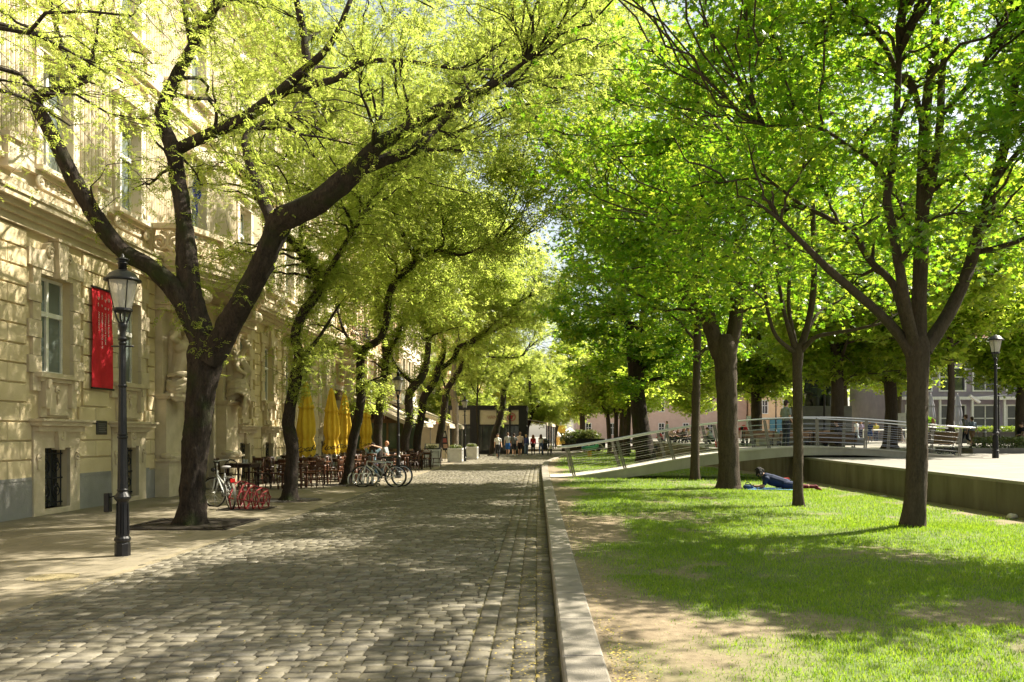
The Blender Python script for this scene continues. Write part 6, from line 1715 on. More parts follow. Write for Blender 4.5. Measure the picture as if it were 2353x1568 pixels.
def make_table(mat, w, l):
    t = thing('cafe_table', 'table', 'table', (0, 0, 0), 0, 'wooden café tables')
    m = MB(); m.box(-w, w, -l, l, .735, .77); m.box(-w + .06, w - .06, -l + .06, l - .06, .65, .734); m.build('tabletop', mat, t, bevel=.006)
    for sx in (-1, 1):
        for sy in (-1, 1):
            m = MB(); m.lathe([(.028, 0), (.035, .1), (.024, .2), (.038, .35), (.03, .5), (.042, .6), (.04, .66)], (sx * (w - .09), sy * (l - .09), 0), 10); m.build('leg', mat, t, True)
    return t
CH = [make_chair('bent', WOODD), make_chair('slat', WOODR), make_chair('bent', WOODO), make_chair('slat', WOODD)]
TB = [make_table(WOODR, .38, .38), make_table(WOODD, .40, .6)]
usedc, usedt = set(), set()
def put(protos, k, used, loc, rz, label):
    if k not in used:
        used.add(k); o = protos[k]; o.location = loc; o.rotation_euler = (0, 0, rz); o['label'] = label; return o
    return dup(protos[k], loc, rz, label)
TABS = [(-9.1, 25.6, 1, 'against the wall behind the city bicycle', 3), (-7.55, 25.7, 0, 'just left of the crooked tree', 1), (-7.35, 27.6, 0, 'under the nearest yellow parasol', 1), (-9.0, 28.6, 1, 'by the basement window under the portal end', 3),
        (-7.6, 31.2, 1, 'at the foot of the second yellow parasol', 1), (-6.75, 29.6, 0, 'behind the S-bent trunk, street side', 1), (-9.0, 32.2, 1, 'by the wall behind the second parasol', 0), (-7.5, 34.6, 0, 'at the foot of the third yellow parasol', 0),
        (-6.5, 33.2, 0, 'directly behind the silver bicycle saddle', 1), (-6.1, 36.6, 0, 'where the bald man sits', 0), (-8.4, 37.2, 1, 'between the third and fourth parasols', 3), (-5.9, 39.6, 0, 'beside the swollen elbow tree', 3), (-5.75, 42.2, 0, 'nearest the menu planter', 2), (-7.9, 43, 1, 'under the cream awning edge', 0), (-6.3, 47.2, 0, 'between the first two white planters', 2)]
SHORT = ['behind the city bicycle', 'left of the crooked tree', 'under the nearest parasol', 'by the basement window', 'at the second parasol', 'behind the S-bent trunk', 'at the wall', 'at the third parasol', 'behind the bicycle saddle', 'with the bald man', 'before the fourth parasol', 'by the swollen elbow tree', 'nearest the menu planter', 'under the awning edge', 'between the white planters']
SIDES = (((0, -1), 'on its near side'), ((1, 0), 'on its road side'), ((0, 1), 'on its far side'), ((-1, 0), 'on its wall side'))
for i, (x, y, k, where, ck) in enumerate(TABS):
    rz = rnd.uniform(-.12, .12)
    put(TB, k, usedt, (x, y, .004), rz, f"{'long dark' if k else 'square brown'} wooden table {where}")
    for (dx, dy), nm in SIDES:
        w, l = (.38, .38) if k == 0 else (.40, .6)
        px_, py_ = x + dx * (w + .22), y + dy * (l + .22)
        kk = ck if rnd.random() < .75 else rnd.choice((0, 1, 3))
        put(CH, kk, usedc, (px_ + rnd.uniform(-.05, .05), py_ + rnd.uniform(-.05, .05), .004), math.atan2(-dx, dy) + rnd.uniform(-.3, .3) * (0 if (i, nm) in ((9, 'on its wall side'), (8, 'on its near side')) else 1),
            f"{('dark bentwood', 'red brown slatted', 'orange bentwood', 'dark slatted')[kk]} chair, {nm.replace('on its', 'on the')} of the table {SHORT[i]}")
# small things on the tables
CER = M('white_crockery', (.75, .73, .68), None, 5, .3)
for x, y, lab in ((-7.35, 27.6, 'white napkin holder on the table under the nearest yellow parasol'), (-9.0, 28.6, 'white condiment set on the long table by the basement window'), (-7.6, 31.2, 'white condiment set on the long table under the second parasol'), (-9.1, 25.6, 'white condiment set on the table behind the city bicycle'), (-6.1, 36.6, 'white cup on the table of the bald man')):
    t = thing('condiment_set', lab, 'condiment set', (x + .05, y, .774)); m = MB(); m.box(-.09, .09, -.05, .05, 0, .015); m.build('tray', CER, t)
    m = MB(); m.lathe([(.03, .015), (.035, .1), (.02, .12), (.022, .14)], (-.04, 0, 0), 10); m.build('shaker', CER, t); m = MB(); m.box(.02, .08, -.03, .03, .015, .12); m.build('napkins', CER, t)
t = thing('flower_bucket', 'small grey bucket standing on the table just under the nearest parasol', 'bucket', (-7.1, 27.45, .774)); m = MB(); m.lathe([(.07, 0), (.1, .2), (.105, .2), (.09, .19)], n=14); m.build('body', STEELD, t); m = MB(); m.tube([(.1 * math.cos(a), 0, .19 + .06 * math.sin(a)) for a in [math.pi * k / 8 for k in range(9)]], .005, 4); m.build('handle', STEELD, t)

# ---- cream awnings
AWN = M('cream_awning', (.66, .58, .44), (.56, .48, .35), 2, .8, .2, 40)
def awning(label, y0, y1, xw, zw, xf, zf, val=.28):
    t = wthing('awning', label, 'awning', (xw, (y0 + y1) / 2, zw)); m = MB(); n = max(4, int((y1 - y0) / .6))
    for k in range(n):
        a, b = y0 + (y1 - y0) * k / n, y0 + (y1 - y0) * (k + 1) / n
        for q in range(4):
            f = lambda s, yy: Vector((xw + (xf - xw) * s, yy, zw + (zf - zw) * s - .09 * math.sin(math.pi * s)))
            m.quad(f(q / 4, a), f((q + 1) / 4, a), f((q + 1) / 4, b), f(q / 4, b))
    o = part(m, 'canvas', AWN, t); md = o.modifiers.new('s', 'SOLIDIFY'); md.thickness = .02
    m = MB()
    for k in range(n * 2):
        a, b = y0 + (y1 - y0) * k / (2 * n), y0 + (y1 - y0) * (k + 1) / (2 * n); dz = .05 * (k % 2); wv = .03 * (1 if k % 2 else -1)
        m.quad((xf + .01, a, zf), (xf + .01, b, zf), (xf + .03 + wv, b, zf - val + dz), (xf + .03 - wv, a, zf - val + .05 - dz))
    for k in range(6):
        s0, s1 = k / 6, (k + 1) / 6; g = lambda s, d: (xw + (xf - xw) * s, y0 - .01, zw + (zf - zw) * s - d)
        m.quad(g(s0, .0), g(s1, .0), g(s1, .22), g(s0, .22))
    o = part(m, 'valance', AWN, t); md = o.modifiers.new('s', 'SOLIDIFY'); md.thickness = .012
    m = MB(); m.tube([(xf, y0, zf - .02), (xf, y1, zf - .02)], .035, 8)
    for y in (y0 + .1, (y0 + y1) / 2, y1 - .1): m.tube([(xw, y, zw - .1), (xf, y, zf - .05)], .025, 6); m.tube([(xf - .1, y, zf), (xf - .1, y, 0)], .03, 6)
    part(m, 'frame', STEELD, t)
awning('long cream canvas awning sloping from the peach building over the café', 44, 55, FX + .05, 3.85, -7.0, 2.4)
awning('second cream awning with a scalloped front beside the kiosk', 56, 67, FX + .05, 4.1, -6.0, 2.45, .34)
t = wthing('cafe_screen', 'brown timber wind screen with green glass standing under the long awning', 'wind screen', (-8.6, 45, 0))
m = MB(); g = MB()
for x in np.arange(-10.0, -7.2, .9):
    m.box(x, x + .09, 44.9, 45.0, 0, 2.5); g.box(x + .09, x + .9, 44.94, 44.96, .9, 2.3)
m.box(-10, -7.2, 44.88, 45.02, 0, .9); m.box(-10, -7.2, 44.88, 45.02, 2.3, 2.5)
part(m, 'timber_frame', M('tan_timber', (.36, .22, .10), (.27, .16, .07), 4, .6), t); part(g, 'panes', glass_mat('green_glass', (.10, .16, .09)), t)
t = wthing('cafe_screen', 'cream panelled wind screen under the scalloped awning', 'wind screen', (-7.2, 57.5, 0))
m = MB()
for x in np.arange(-9.6, -6.3, .7): m.box(x, x + .07, 57.4, 57.5, 0, 2.4); m.box(x + .07, x + .7, 57.43, 57.47, 0, 2.2)
m.box(-9.6, -6.2, 57.4, 57.5, 2.2, 2.4); part(m, 'panels', AWN, t)

# ---- dark kiosk
def kiosk():
    x0, x1, y0, y1, h = -7.7, -1.02, 72, 82, 4.12
    t = wthing('glass_kiosk', 'black framed glass kiosk with a flat roof and a round red emblem', 'kiosk', ((x0 + x1) / 2, y0, 0))
    fr = MB(); zb = 2.55
    xs = [x0, x0 + 1.9, x0 + 2.6, x0 + 4.2, x0 + 5.3, x1 - .55, x1]
    for x in xs: fr.box(x - .07, x + .07, y0 - .08, y0 + .08, 0, h)
    fr.box(x0 + 1.9, x0 + 2.6, y0 - .1, y0 - .02, 0, h); fr.box(x1 - .62, x1 + .02, y0 - .12, y0 - .02, 0, h)
    fr.box(x0, x1 + .05, y0 - .14, y0 + .1, h - .28, h); fr.box(x0, x1, y0 - .09, y0 + .09, zb - .12, zb); fr.box(x0, x1, y0 - .09, y0 + .09, 0, .32)
    for k in range(6):
        y = y0 + k * 2; fr.box(x1 - .05, x1 + .07, y - .06, y + .06, 0, h)
    fr.box(x1 - .06, x1 + .08, y0, y1, h - .28, h); fr.box(x1 - .05, x1 + .07, y0, y1, zb - .12, zb); fr.box(x1 - .05, x1 + .07, y0, y1, 0, .3)
    for x in np.arange(x0 + 2.9, x1 - .5, .55): fr.box(x - .02, x + .02, y0 - .05, y0 + .05, .3, zb)
    part(fr, 'frame', BLACK, t)
    rf = MB(); rf.box(x0 - .1, x1 + .15, y0 - .2, y1 + .1, h + .002, h + .1); part(rf, 'roof', BLACK, t)
    g = MB(); g.box(x0 + .08, x1 - .6, y0 - .01, y0 + .01, .3, zb - .1); g.box(x1 - .01, x1 + .01, y0 + .1, y1, .3, zb - .1); part(g, 'door_glass', DARKGLASS, t)
    g = MB(); g.box(x0 + .08, x1 - .62, y0 - .02, y0 + .02, zb + .02, h - .3); g.box(x1 - .02, x1 + .02, y0 + .1, y1, zb + .02, h - .3); part(g, 'transom_panel', M('tan_transom', (.42, .37, .27), (.3, .26, .18), .8, .25), t)
    b = MB(); b.box(x0 + .3, x1 - .3, y0 + 3, y1 - .2, 0, h - .2); part(b, 'interior', M('kiosk_interior', (.06, .05, .045), None, 3, .8), t)
    cr = MB()
    for x in (x0 + 3.2, x0 + 5.6): cr.bar((x, y0 + .3, 1.0), (x + .7, y0 + .3, 2.2), .03, .03); cr.bar((x + .7, y0 + .3, 1.0), (x, y0 + .3, 2.2), .03, .03)
    part(cr, 'cross_brace', STEEL, t)
    RD = M('emblem_red', (.35, .03, .04), None, 5, .5)
    em = MB(); ec = Vector((x1 - 1.25, y0 - .06, 3.22))
    for ra, n in ((.34, 40), (.29, 40)): em.tube([ec + Vector((ra * math.cos(a), 0, ra * math.sin(a))) for a in [2 * math.pi * k / n for k in range(n)]], .02 if ra > .3 else .01, 6, closed=True)
    em.ball(ec + Vector((0, 0, -.05)), (.10, .02, .15)); em.ball(ec + Vector((0, 0, .06)), (.15, .02, .08))
    for s in (-1, 1): em.tube([ec + Vector((s * .08, 0, .1)), ec + Vector((s * .2, 0, .12)), ec + Vector((s * .22, 0, .22))], [.03, .025, .008], 6)
    part(em, 'emblem', RD, t)
    me = text_mesh('lettering', 'VANELI', .42, .01, 0, 1.0); me.transform(Matrix.Translation(-Vector(t.location)) @ Matrix(((1, 0, 0, x1 - 3.35), (0, 0, -1, y0 - .05), (0, 1, 0, 3.05), (0, 0, 0, 1))))
    link_mesh('lettering', me, M('faded_sign_red', (.30, .17, .12), None, 5, .6), t)
    hat = MB(); hat.prism([(-.16, 0), (.16, 0), (.1, .1), (.02, .16), (-.06, .1)], lambda u, v: (x1 - 2.3 + u, y0 - .05, 3.56 + v), lambda u, v: (x1 - 2.3 + u, y0 - .07, 3.56 + v)); part(hat, 'sign_mark', BLACK, t)
kiosk()
t = wthing('canvas_shelter', 'cream roofed clear sided shelter continuing behind the dark kiosk', 'shelter', (0, 92, 0))
m = MB(); m.add([(-1.3, 83, 3.3), (.9, 83, 2.9), (2.2, 100, 2.9), (-1, 100, 3.3)], [(0, 1, 2, 3)]); m.add([(.9, 83, 2.9), (2.2, 100, 2.9), (2.22, 100, 2.6), (.92, 83, 2.6)], [(0, 1, 2, 3)]); o = part(m, 'canvas', AWN, t); o.modifiers.new('s', 'SOLIDIFY').thickness = .03
m = MB()
for k in range(5): m.tube([(.9 + 1.3 * k / 4, 83 + 17 * k / 4, 0), (.9 + 1.3 * k / 4, 83 + 17 * k / 4, 2.9)], .05, 6); m.tube([(-1.3, 83 + 17 * k / 4, 0), (-1.3, 83 + 17 * k / 4, 3.3)], .05, 6)
part(m, 'posts', BLACK, t)
g = MB(); g.add([(.88, 83.2, .3), (2.15, 99.8, .3), (2.15, 99.8, 2.6), (.88, 83.2, 2.6)], [(0, 1, 2, 3)]); part(g, 'clear_side', glass_mat('pale_glass', (.30, .32, .30)), t)

# ---- plants in boxes and shrubs
def leafy(name, label, cat, centre, rad, n, size, mat, kind='mapleb', tilt=.8, stems=8, group=None, parent=None, zc=None):
    A = in_ell([(Vector((0, 0, 0)), rad)], n, .1)
    me = leaf_mesh('foliage', kind, A, size, tilt)
    if parent: 
        o = link_mesh(name, me, mat, parent); o.location = centre; return o
    t = thing(name, label, cat, centre, 0, group); link_mesh('foliage', me, mat, t)
    m = MB()
    for k in range(stems):
        a = rnd.uniform(0, 6.28); q = rnd.uniform(.2, .8); m.tube([(rad[0] * .2 * math.cos(a), rad[1] * .2 * math.sin(a), -rad[2]), (rad[0] * q * math.cos(a), rad[1] * q * math.sin(a), rad[2] * .5)], [.02, .006], 5)
    m.build('stem', BARK_MAPLE, t); return t
LEAF_SHRUB = leaf_mat('evergreen_shrub_leaves', [(.15, (.05, .085, .02)), (.5, (.09, .12, .03)), (.85, (.20, .19, .08))], [(.2, (.12, .2, .02)), (.8, (.3, .32, .08))], .25, .3)
LEAF_HEDGE = leaf_mat('clipped_hedge_leaves', [(.15, (.10, .17, .015)), (.5, (.15, .22, .02)), (.85, (.22, .28, .03))], [(.2, (.22, .35, .02)), (.8, (.42, .52, .05))], .35, .5)
PLW = M('white_planter_paint', (.70, .69, .66), (.58, .57, .54), 5, .5, .2, 20)
def planter(x, y, label, board=False, s=.72, h=.86):
    t = thing('planter_box', label, 'planter', (x, y, .004), rnd.uniform(-.1, .1), 'white square planters'); q = s / 2
    m = MB(); m.box(-q + .03, q - .03, -q + .03, q - .03, .04, h - .02)
    for sx in (-1, 1):
        for sy in (-1, 1): m.box(sx * q - .04, sx * q + .04, sy * q - .04, sy * q + .04, 0, h)
    for sy in (-1, 1):
        for z in (.06, h - .1): m.box(-q + .04, q - .04, sy * q - .025, sy * q + .025, z, z + .09); m.box(sy * q - .025, sy * q + .025, -q + .04, q - .04, z, z + .09)
    m.build('box', PLW, t, bevel=.006)
    m = MB(); m.box(-q + .05, q - .05, -q + .05, q - .05, h - .06, h - .015); m.build('soil', bpy.data.materials['dark_tree_soil'], t)
    A = in_ell([(Vector((0, 0, h + .06)), (q * 1.05, q * 1.05, .16))], 420, .0); link_mesh('plants', leaf_mesh('plants', 'mapleb', A, .07, .8), LEAF_SHRUB, t)
    A = in_ell([(Vector((0, 0, h + .16)), (q * .9, q * .9, .08))], 60, .0); link_mesh('flowers', leaf_mesh('flowers', 'mapleb', A, .04, .8), M('pale_blossom', (.7, .66, .62), None, 9, .8, island=.2) if 'pale_blossom' not in bpy.data.materials else bpy.data.materials['pale_blossom'], t)
    if board:
        m = MB(); m.obox((.02, -.05, h + .14), (.40, 0, 0), (0, .26, .13), (0, -.01, .02)); m.build('menu_board', BLACK, t)
        m = MB(); m.obox((.02, -.06, h + .165), (.34, 0, 0), (0, .21, .105), (0, -.002, .004)); m.build('menu_sheet', M('menu_paper', (.62, .56, .36), (.5, .45, .28), 14, .6), t)
        m = MB()
        for sx in (-1, 1): m.box(sx * .37 - .02, sx * .37 + .02, -.39, -.37, 0, h + .05)
        m.build('board_post', BLACK, t)
planter(-5.62, 44, 'white planter carrying a sloping menu board, nearest of the three', True, .82, .9)
planter(-4.95, 50, 'white planter with low mixed plants, middle of the three', s=.8)
planter(-4.45, 56, 'white planter with pale flowers, farthest of the three', s=.74)
t = thing('menu_sign', 'tall narrow menu stand with food pictures leaning by the stout tree', 'sign', (-5.75, 52.5, 0), .25)
m = MB(); m.obox((-.16, 0, 1.3), (.20, 0, 0), (0, .02, 0), (-.10, 0, .62)); m.build('board', BLACK, t)
for k in range(3): m = MB(); m.obox((-.10 - .065 * k, -.025, .95 + .36 * k), (.14, 0, 0), (0, .004, 0), (-.02, 0, .13)); m.build('picture', M('food_print_%d' % k, [(.5, .3, .2), (.42, .1, .08), (.55, .5, .42)][k], None, 9, .5), t)
m = MB(); m.bar((-.1, 0, .7), (.25, .25, 0), .03, .03); m.bar((-.1, 0, .7), (-.15, -.2, 0), .03, .03); m.build('leg', BLACK, t)
t = thing('yellow_stand', 'yellow ice cream stand under the leaning tree at the end of the road', 'stand', (3.5, 141, 0)); m = MB(); m.box(-1.2, 1.2, 0, 2, 0, 2.1); m.build('body', M('stand_yellow', (.62, .42, .06), None, 3, .6), t); m = MB(); m.box(-1.3, 1.3, -.2, 2.1, 2.1, 3.3); m.build('fascia', bpy.data.materials['stand_yellow'], t); m = MB(); m.box(-.9, .9, -.02, 0, .9, 2.0); m.build('hatch', DARKGLASS, t)
t = thing('ice_cream_cone', 'giant ice cream cone figure beside the yellow stand', 'figure', (3.3, 134, 0)); m = MB(); m.lathe([(.2, 0), (.22, .5), (.42, 1.25), (.48, 1.3)], n=16); m.build('cone', M('wafer', (.66, .42, .12), (.5, .3, .08), 20, .7), t); m = MB(); m.lathe([(.48, 1.3), (.55, 1.45), (.5, 1.6), (.42, 1.68), (.42, 1.75), (.3, 1.9), (.2, 2.0), (.05, 2.2)], n=16); m.build('ice_cream', M('soft_ice', (.75, .70, .56), None, 6, .5), t, True)
t = thing('white_tent', 'white peaked market tent far down the road', 'tent', (6.1, 155, 0)); m = MB(); m.add([(-1.6, -1.6, 2.0), (1.6, -1.6, 2.0), (1.6, 1.6, 2.0), (-1.6, 1.6, 2.0), (0, 0, 3.1)], [(0, 1, 4), (1, 2, 4), (2, 3, 4), (3, 0, 4)]); m.build('canopy', M('tent_white', (.78, .77, .74), None, 3, .7), t)
m = MB()
for sx in (-1.5, 1.5):
    for sy in (-1.5, 1.5): m.tube([(sx, sy, 0), (sx, sy, 2.05)], .04, 6)
m.build('posts', STEEL, t)
def car(label, loc, rz, col):
    t = thing('parked_car', label, 'car', loc, rz, 'parked cars'); m = MB()
    m.prism([(-2.1, .3), (2.1, .3), (2.15, .65), (1.9, .82), (1.0, .92), (-1.9, .95), (-2.15, .7)], lambda u, v: (u, -.85, v), lambda u, v: (u, .85, v)); m.prism([(-1.8, .95), (1.1, .92), (.4, 1.42), (-1.2, 1.45)], lambda u, v: (u, -.72, v), lambda u, v: (u, .72, v)); m.build('body', M('car_paint_' + str(len(bpy.data.materials)), col, None, 2, .25, spec=.6), t, bevel=.04)
    m = MB()
    for s in (-1, 1): m.prism([(-1.6, 1.0), (.95, .98), (.35, 1.36), (-1.1, 1.38)], lambda u, v: (u, s * .73, v), lambda u, v: (u, s * .735, v))
    m.build('window', DARKGLASS, t)
    for sx in (-1.3, 1.3):
        for sy in (-.8, .8): m = MB(); m.tube([(sx, sy - .1, .32), (sx, sy + .1, .32)], .32, 16); m.build('wheel', RUB, t)
car('dark blue car parked beyond the shrubs at the end of the road', (5.8, 146, 0), .1, (.03, .05, .12)); car('pale blue car behind the plaza hedge at the far right', (42.5, 79, plazaz(70)), .05, (.30, .36, .45))
car('dark car far behind the dark trunked slim trees', (16, 150, 0), 0, (.05, .05, .06))
t = thing('shrub_planter', 'broad evergreen shrubs in a dark timber planter at the road bend', 'planter', (4.0, 78, .1)); m = MB(); m.box(-1.7, 1.9, -.6, .6, 0, .75)
for k in range(9): m.box(-1.72 + k * .44, -1.68 + k * .44, -.63, .63, 0, .8)
m.build('box', M('dark_planter_timber', (.06, .035, .022), None, 6, .7), t)
A = in_ell([(Vector((-.6, 0, 1.25)), (1.3, .8, .8)), (Vector((1.0, 0, 1.3)), (1.2, .8, .8)), (Vector((.3, 0, 1.6)), (1.2, .7, .5))], 2600, .1); link_mesh('foliage', leaf_mesh('foliage', 'mapleb', A, .15, .7), LEAF_SHRUB, t)
t = thing('handcart', 'low black cart with two cream spoked wheels on the lawn', 'cart', (4.75, 71, lawnz(4.75, 71)), 0)
m = MB(); m.box(-1.4, 1.1, .15, .75, .45, .85); m.box(-1.4, 1.1, .7, .78, .8, 1.25); m.build('body', BLACK, t)
for x in (-.55, .55):
    m = MB(); m.tube([(x + .36 * math.cos(a), 0, .4 + .36 * math.sin(a)) for a in [2 * math.pi * k / 24 for k in range(24)]], .05, 6, closed=True); w = m.build('wheel', M('cream_wheel', (.6, .55, .42), None, 5, .6) if 'cream_wheel' not in bpy.data.materials else bpy.data.materials['cream_wheel'], t)
    m = MB(); m.tube([(x, -.05, .4), (x, .1, .4)], .16, 14)
    for k in range(6): a = math.pi * k / 3; m.tube([(x, 0, .4), (x + .34 * math.cos(a), 0, .4 + .34 * math.sin(a))], .02, 4)
    m.build('spokes', RUB, w)
def rider(label, x, y, c1, c2):
    t = thing('spring_rider', label, 'spring rider', (x, y, lawnz(x, y)), 0, 'spring riders on the lawn')
    m = MB(); m.tube([(.13 * math.cos(a), .13 * math.sin(a), .02 + .42 * a / (2 * math.pi * 5)) for a in [2 * math.pi * 5 * k / 70 for k in range(71)]], .028, 6); m.build('spring', YEL, t)
    m = MB(); m.capsule((-.45, 0, .62), (.35, 0, .66), .12, .17); m.ball((.5, 0, .78), (.15, .13, .15)); m.box(-.15, .15, -.5, .5, .52, .57); m.build('body', M('rider_%d' % len(bpy.data.materials), c1, None, 3, .4), t, True)
    m = MB(); m.tube([(.25, -.2, .95), (.25, .2, .95)], .02, 6); m.tube([(.25, 0, .7), (.25, 0, .95)], .02, 6); m.box(-.55, -.4, -.2, .2, .68, .95); m.build('handle', M('rider_b_%d' % len(bpy.data.materials), c2, None, 3, .4), t)
rider('green and blue spring rider on a yellow spring, near the four slim trees', (1355 - CX) * 58 / FPX, 58, (.08, .35, .2), (.1, .25, .5)); rider('dark spring rider on a yellow spring, right of the massive old maple', (1501 - CX) * 64 / FPX, 64, (.05, .06, .08), (.3, .35, .4))

# ---- plaza: benches, hedges, monument, notice boards, posters, bollards, loudspeaker
BWOOD = M('bench_slats', (.18, .11, .06), (.12, .07, .04), 5, .6, .2, 40)
def make_bench():
    t = thing('park_bench', 'bench', 'bench', (0, 0, 0), 0, 'curly iron benches on the plaza')
    for x in (-.8, .8):
        m = MB(); m.tube([(x, .42, .86), (x, .34, .62), (x, .26, .45), (x, .1, .41), (x, -.2, .43), (x, -.36, .40)], .02, 6)
        for cy, cz, rr, s in ((.24, .17, .16, 1), (-.05, .2, .11, -1), (-.30, .17, .16, -1)): m.tube(spiral((x, cy, cz), .04, rr, 1.6, (0, s, 0), (0, 0, 1), 20), .018, 6)
        m.tube([(x, .24, .3), (x, .26, .45)], .016, 5); m.tube([(x, .26, .45), (x, .2, .2), (x, .34, .0)], .02, 6); m.build('leg', BLACK, t)
    m = MB()
    for k in range(5): m.box(-.88, .88, -.34 + k * .12, -.25 + k * .12, .435, .465)
    m.build('seat', BWOOD, t)
    m = MB()
    for k in range(4): q = .5 + k * .1; m.obox((0, .30 + (q - .5) * .33, q + .03), (.88, 0, 0), (0, .012, -.004), (0, .014, .042))
    m.build('backrest', BWOOD, t); return t
bench0 = make_bench(); PZ = plazaz
BEN = [((15.3, 31.9), R(-82), 'curly iron bench just beyond the right end of the footbridge'), ((12.3, 46.3), R(180), 'dark bench seen from behind, left of the grey shirted man'), ((14.3, 46.2), R(180), 'dark bench seen from behind, behind the legs of the grey shirted man'), ((12.0, 33.6), R(170), 'bench with the dark clothed sitter, behind the cables'), ((22.7, 38.6), R(-150), 'bench at the right edge under the person in black'), ((16.2, 46.5), R(180), 'dark bench seen from behind, right of the slim maple')]
for i, ((x, y), rz, lab) in enumerate(BEN):
    if i == 0: bench0.location = (x, y, PZ(y)); bench0.rotation_euler = (0, 0, rz); bench0['label'] = lab
    else: dup(bench0, (x, y, PZ(y)), rz, lab)
def hedge(label, x0, x1, y0, y1, z, h, n, size, mat):
    t = thing('hedge', label, 'hedge', ((x0 + x1) / 2, (y0 + y1) / 2, z)); hx, hy = (x1 - x0) / 2, (y1 - y0) / 2
    A = np.stack([rng.uniform(-hx, hx, n), rng.uniform(-hy, hy, n), h * (1 - rng.random(n) ** 2 * .9)], 1); A += rng.normal(0, .04, A.shape)
    link_mesh('foliage', leaf_mesh('foliage', 'mapleb', A, size, .8), mat, t)
    m = MB()
    for k in range(int(hx * 5)): x = -hx + .2 + k * .4; m.tube([(x, 0, -.05), (x + rnd.uniform(-.15, .15), rnd.uniform(-.2, .2), h * .8)], [.018, .008], 5)
    m.build('stem', BARK_MAPLE, t)
hedge('loose low hedge beside the right hand lamp on the plaza', 18.6, 22.2, 34.6, 35.6, PZ(35), .62, 2600, .07, LEAF_SHRUB)
hedge('loose low hedge at the right edge behind the black lamp', 23.0, 26.4, 35.2, 36.2, PZ(36), .58, 2200, .07, LEAF_SHRUB)
hedge('bright clipped hedge on a dark base along the back of the plaza', 26.5, 42, 56, 57, PZ(56) + .75, .35, 5000, .10, LEAF_HEDGE)
t = wthing('hedge_bed', 'dark walled bed under the bright clipped hedge', 'planter', (34, 56.5, PZ(56))); m = MB(); m.box(26.3, 42.2, 55.9, 57.1, PZ(56) - .02, PZ(56) + .78); m.box(26.2, 42.3, 55.8, 57.2, PZ(56) + .70, PZ(56) + .8); part(m, 'wall', M('dark_bed_wall', (.10, .095, .09), None, 3, .8), t)
t = wthing('kerbed_bed', 'low dark kerb round the loose hedges on the plaza', 'planting bed', (22, 35, PZ(35))); m = MB(); m.box(17.8, 27.5, 33.8, 34.0, PZ(34) - .02, PZ(34) + .22); m.box(17.8, 18.0, 34.0, 37.0, PZ(34) - .02, PZ(34) + .22); part(m, 'kerb', M('dark_kerb', (.16, .15, .13), None, 5, .8), t); m = MB(); m.quad((18, 34, PZ(34) + .1), (27.5, 34, PZ(34) + .1), (27.5, 37, PZ(37) + .1), (18, 37, PZ(37) + .1)); part(m, 'grass_floor', LEAF_HEDGE, t)
t = wthing('monument', 'dark stone block of the monument behind the footbridge, half hidden by leaves', 'monument', (17.2, 50, PZ(50)))
MST = M('dark_monument_stone', (.12, .12, .125), (.085, .085, .09), 2, .6, .2, 30); z = PZ(50)
m = MB(); m.box(15.2, 19.4, 49.0, 52.5, z - .02, z + .45); m.box(15.8, 18.8, 49.4, 52, z + .45, z + 2.35); part(m, 'plinth', MST, t, bevel=.03)
m = MB(); c = Vector((17.2, 50.7, z + 2.3)); m.capsule(c + Vector((0, .3, .2)), c + Vector((0, .3, .9)), .75, .6); m.capsule(c + Vector((0, .35, .9)), c + Vector((0, .3, 1.9)), .55, .42); m.ball(c + Vector((0, .2, 2.45)), (.24, .26, .3))
for s in (-1, 1): m.capsule(c + Vector((s * .3, .2, .5)), c + Vector((s * .35, -.7, .55)), .3, .24); m.capsule(c + Vector((s * .35, -.7, .5)), c + Vector((s * .35, -.75, -.1)), .22, .18); m.capsule(c + Vector((s * .5, .3, 1.75)), c + Vector((s * .75, .0, 1.0)), .18, .15); m.capsule(c + Vector((s * .75, 0, 1.0)), c + Vector((s * .4, -.5, .85)), .14, .11)
me = remesh(m, 'seated_statue', .06, 4); me.transform(Matrix.Translation(-Vector(t.location))); link_mesh('seated_statue', me, M('dark_bronze', (.045, .05, .045), (.03, .034, .03), 3, .45, metal=.6), t, True)
for px, d, lab in ((2062, 60, 'pair of grey notice boards on a thin post above the crowd'),):
    x = (px - CX) * d / FPX; t = thing('notice_board', lab, 'notice board', (x, d, PZ(d))); m = MB(); m.tube([(0, 0, 0), (0, 0, 2.2)], .03, 6); m.build('post', STEELD, t)
    for s in (-1, 1): m = MB(); m.box(s * .34 - .31, s * .34 + .31, -.03, 0, 1.15, 2.15); m.build('board', M('board_grey', (.44, .42, .42), None, 5, .7) if 'board_grey' not in bpy.data.materials else bpy.data.materials['board_grey'], t)
POS = M('white_poster', (.72, .74, .76), (.55, .58, .62), 3, .6)
for px, d, lab in ((1722, 62, 'white poster panel on dark posts, left of the pair'), (1738, 62, 'white poster panel on dark posts, right of the pair')):
    x = (px - CX) * d / FPX; t = thing('poster_panel', lab, 'poster', (x, d, PZ(d)), .0); m = MB(); m.box(-.22, .22, -.03, .0, .75, 2.0); m.build('sheet', POS, t); m = MB()
    for q in (-.2, .2): m.tube([(q, .03, 0), (q, .03, 2.1)], .03, 6)
    m.build('post', BLACK, t)
    m = MB(); m.ball((0, -.035, 1.45), (.08, .004, .14)); m.ball((0, -.035, 1.2), (.12, .004, .16)); m.build('print', M('grey_print', (.35, .36, .4), None, 5, .7) if 'grey_print' not in bpy.data.materials else bpy.data.materials['grey_print'], t)
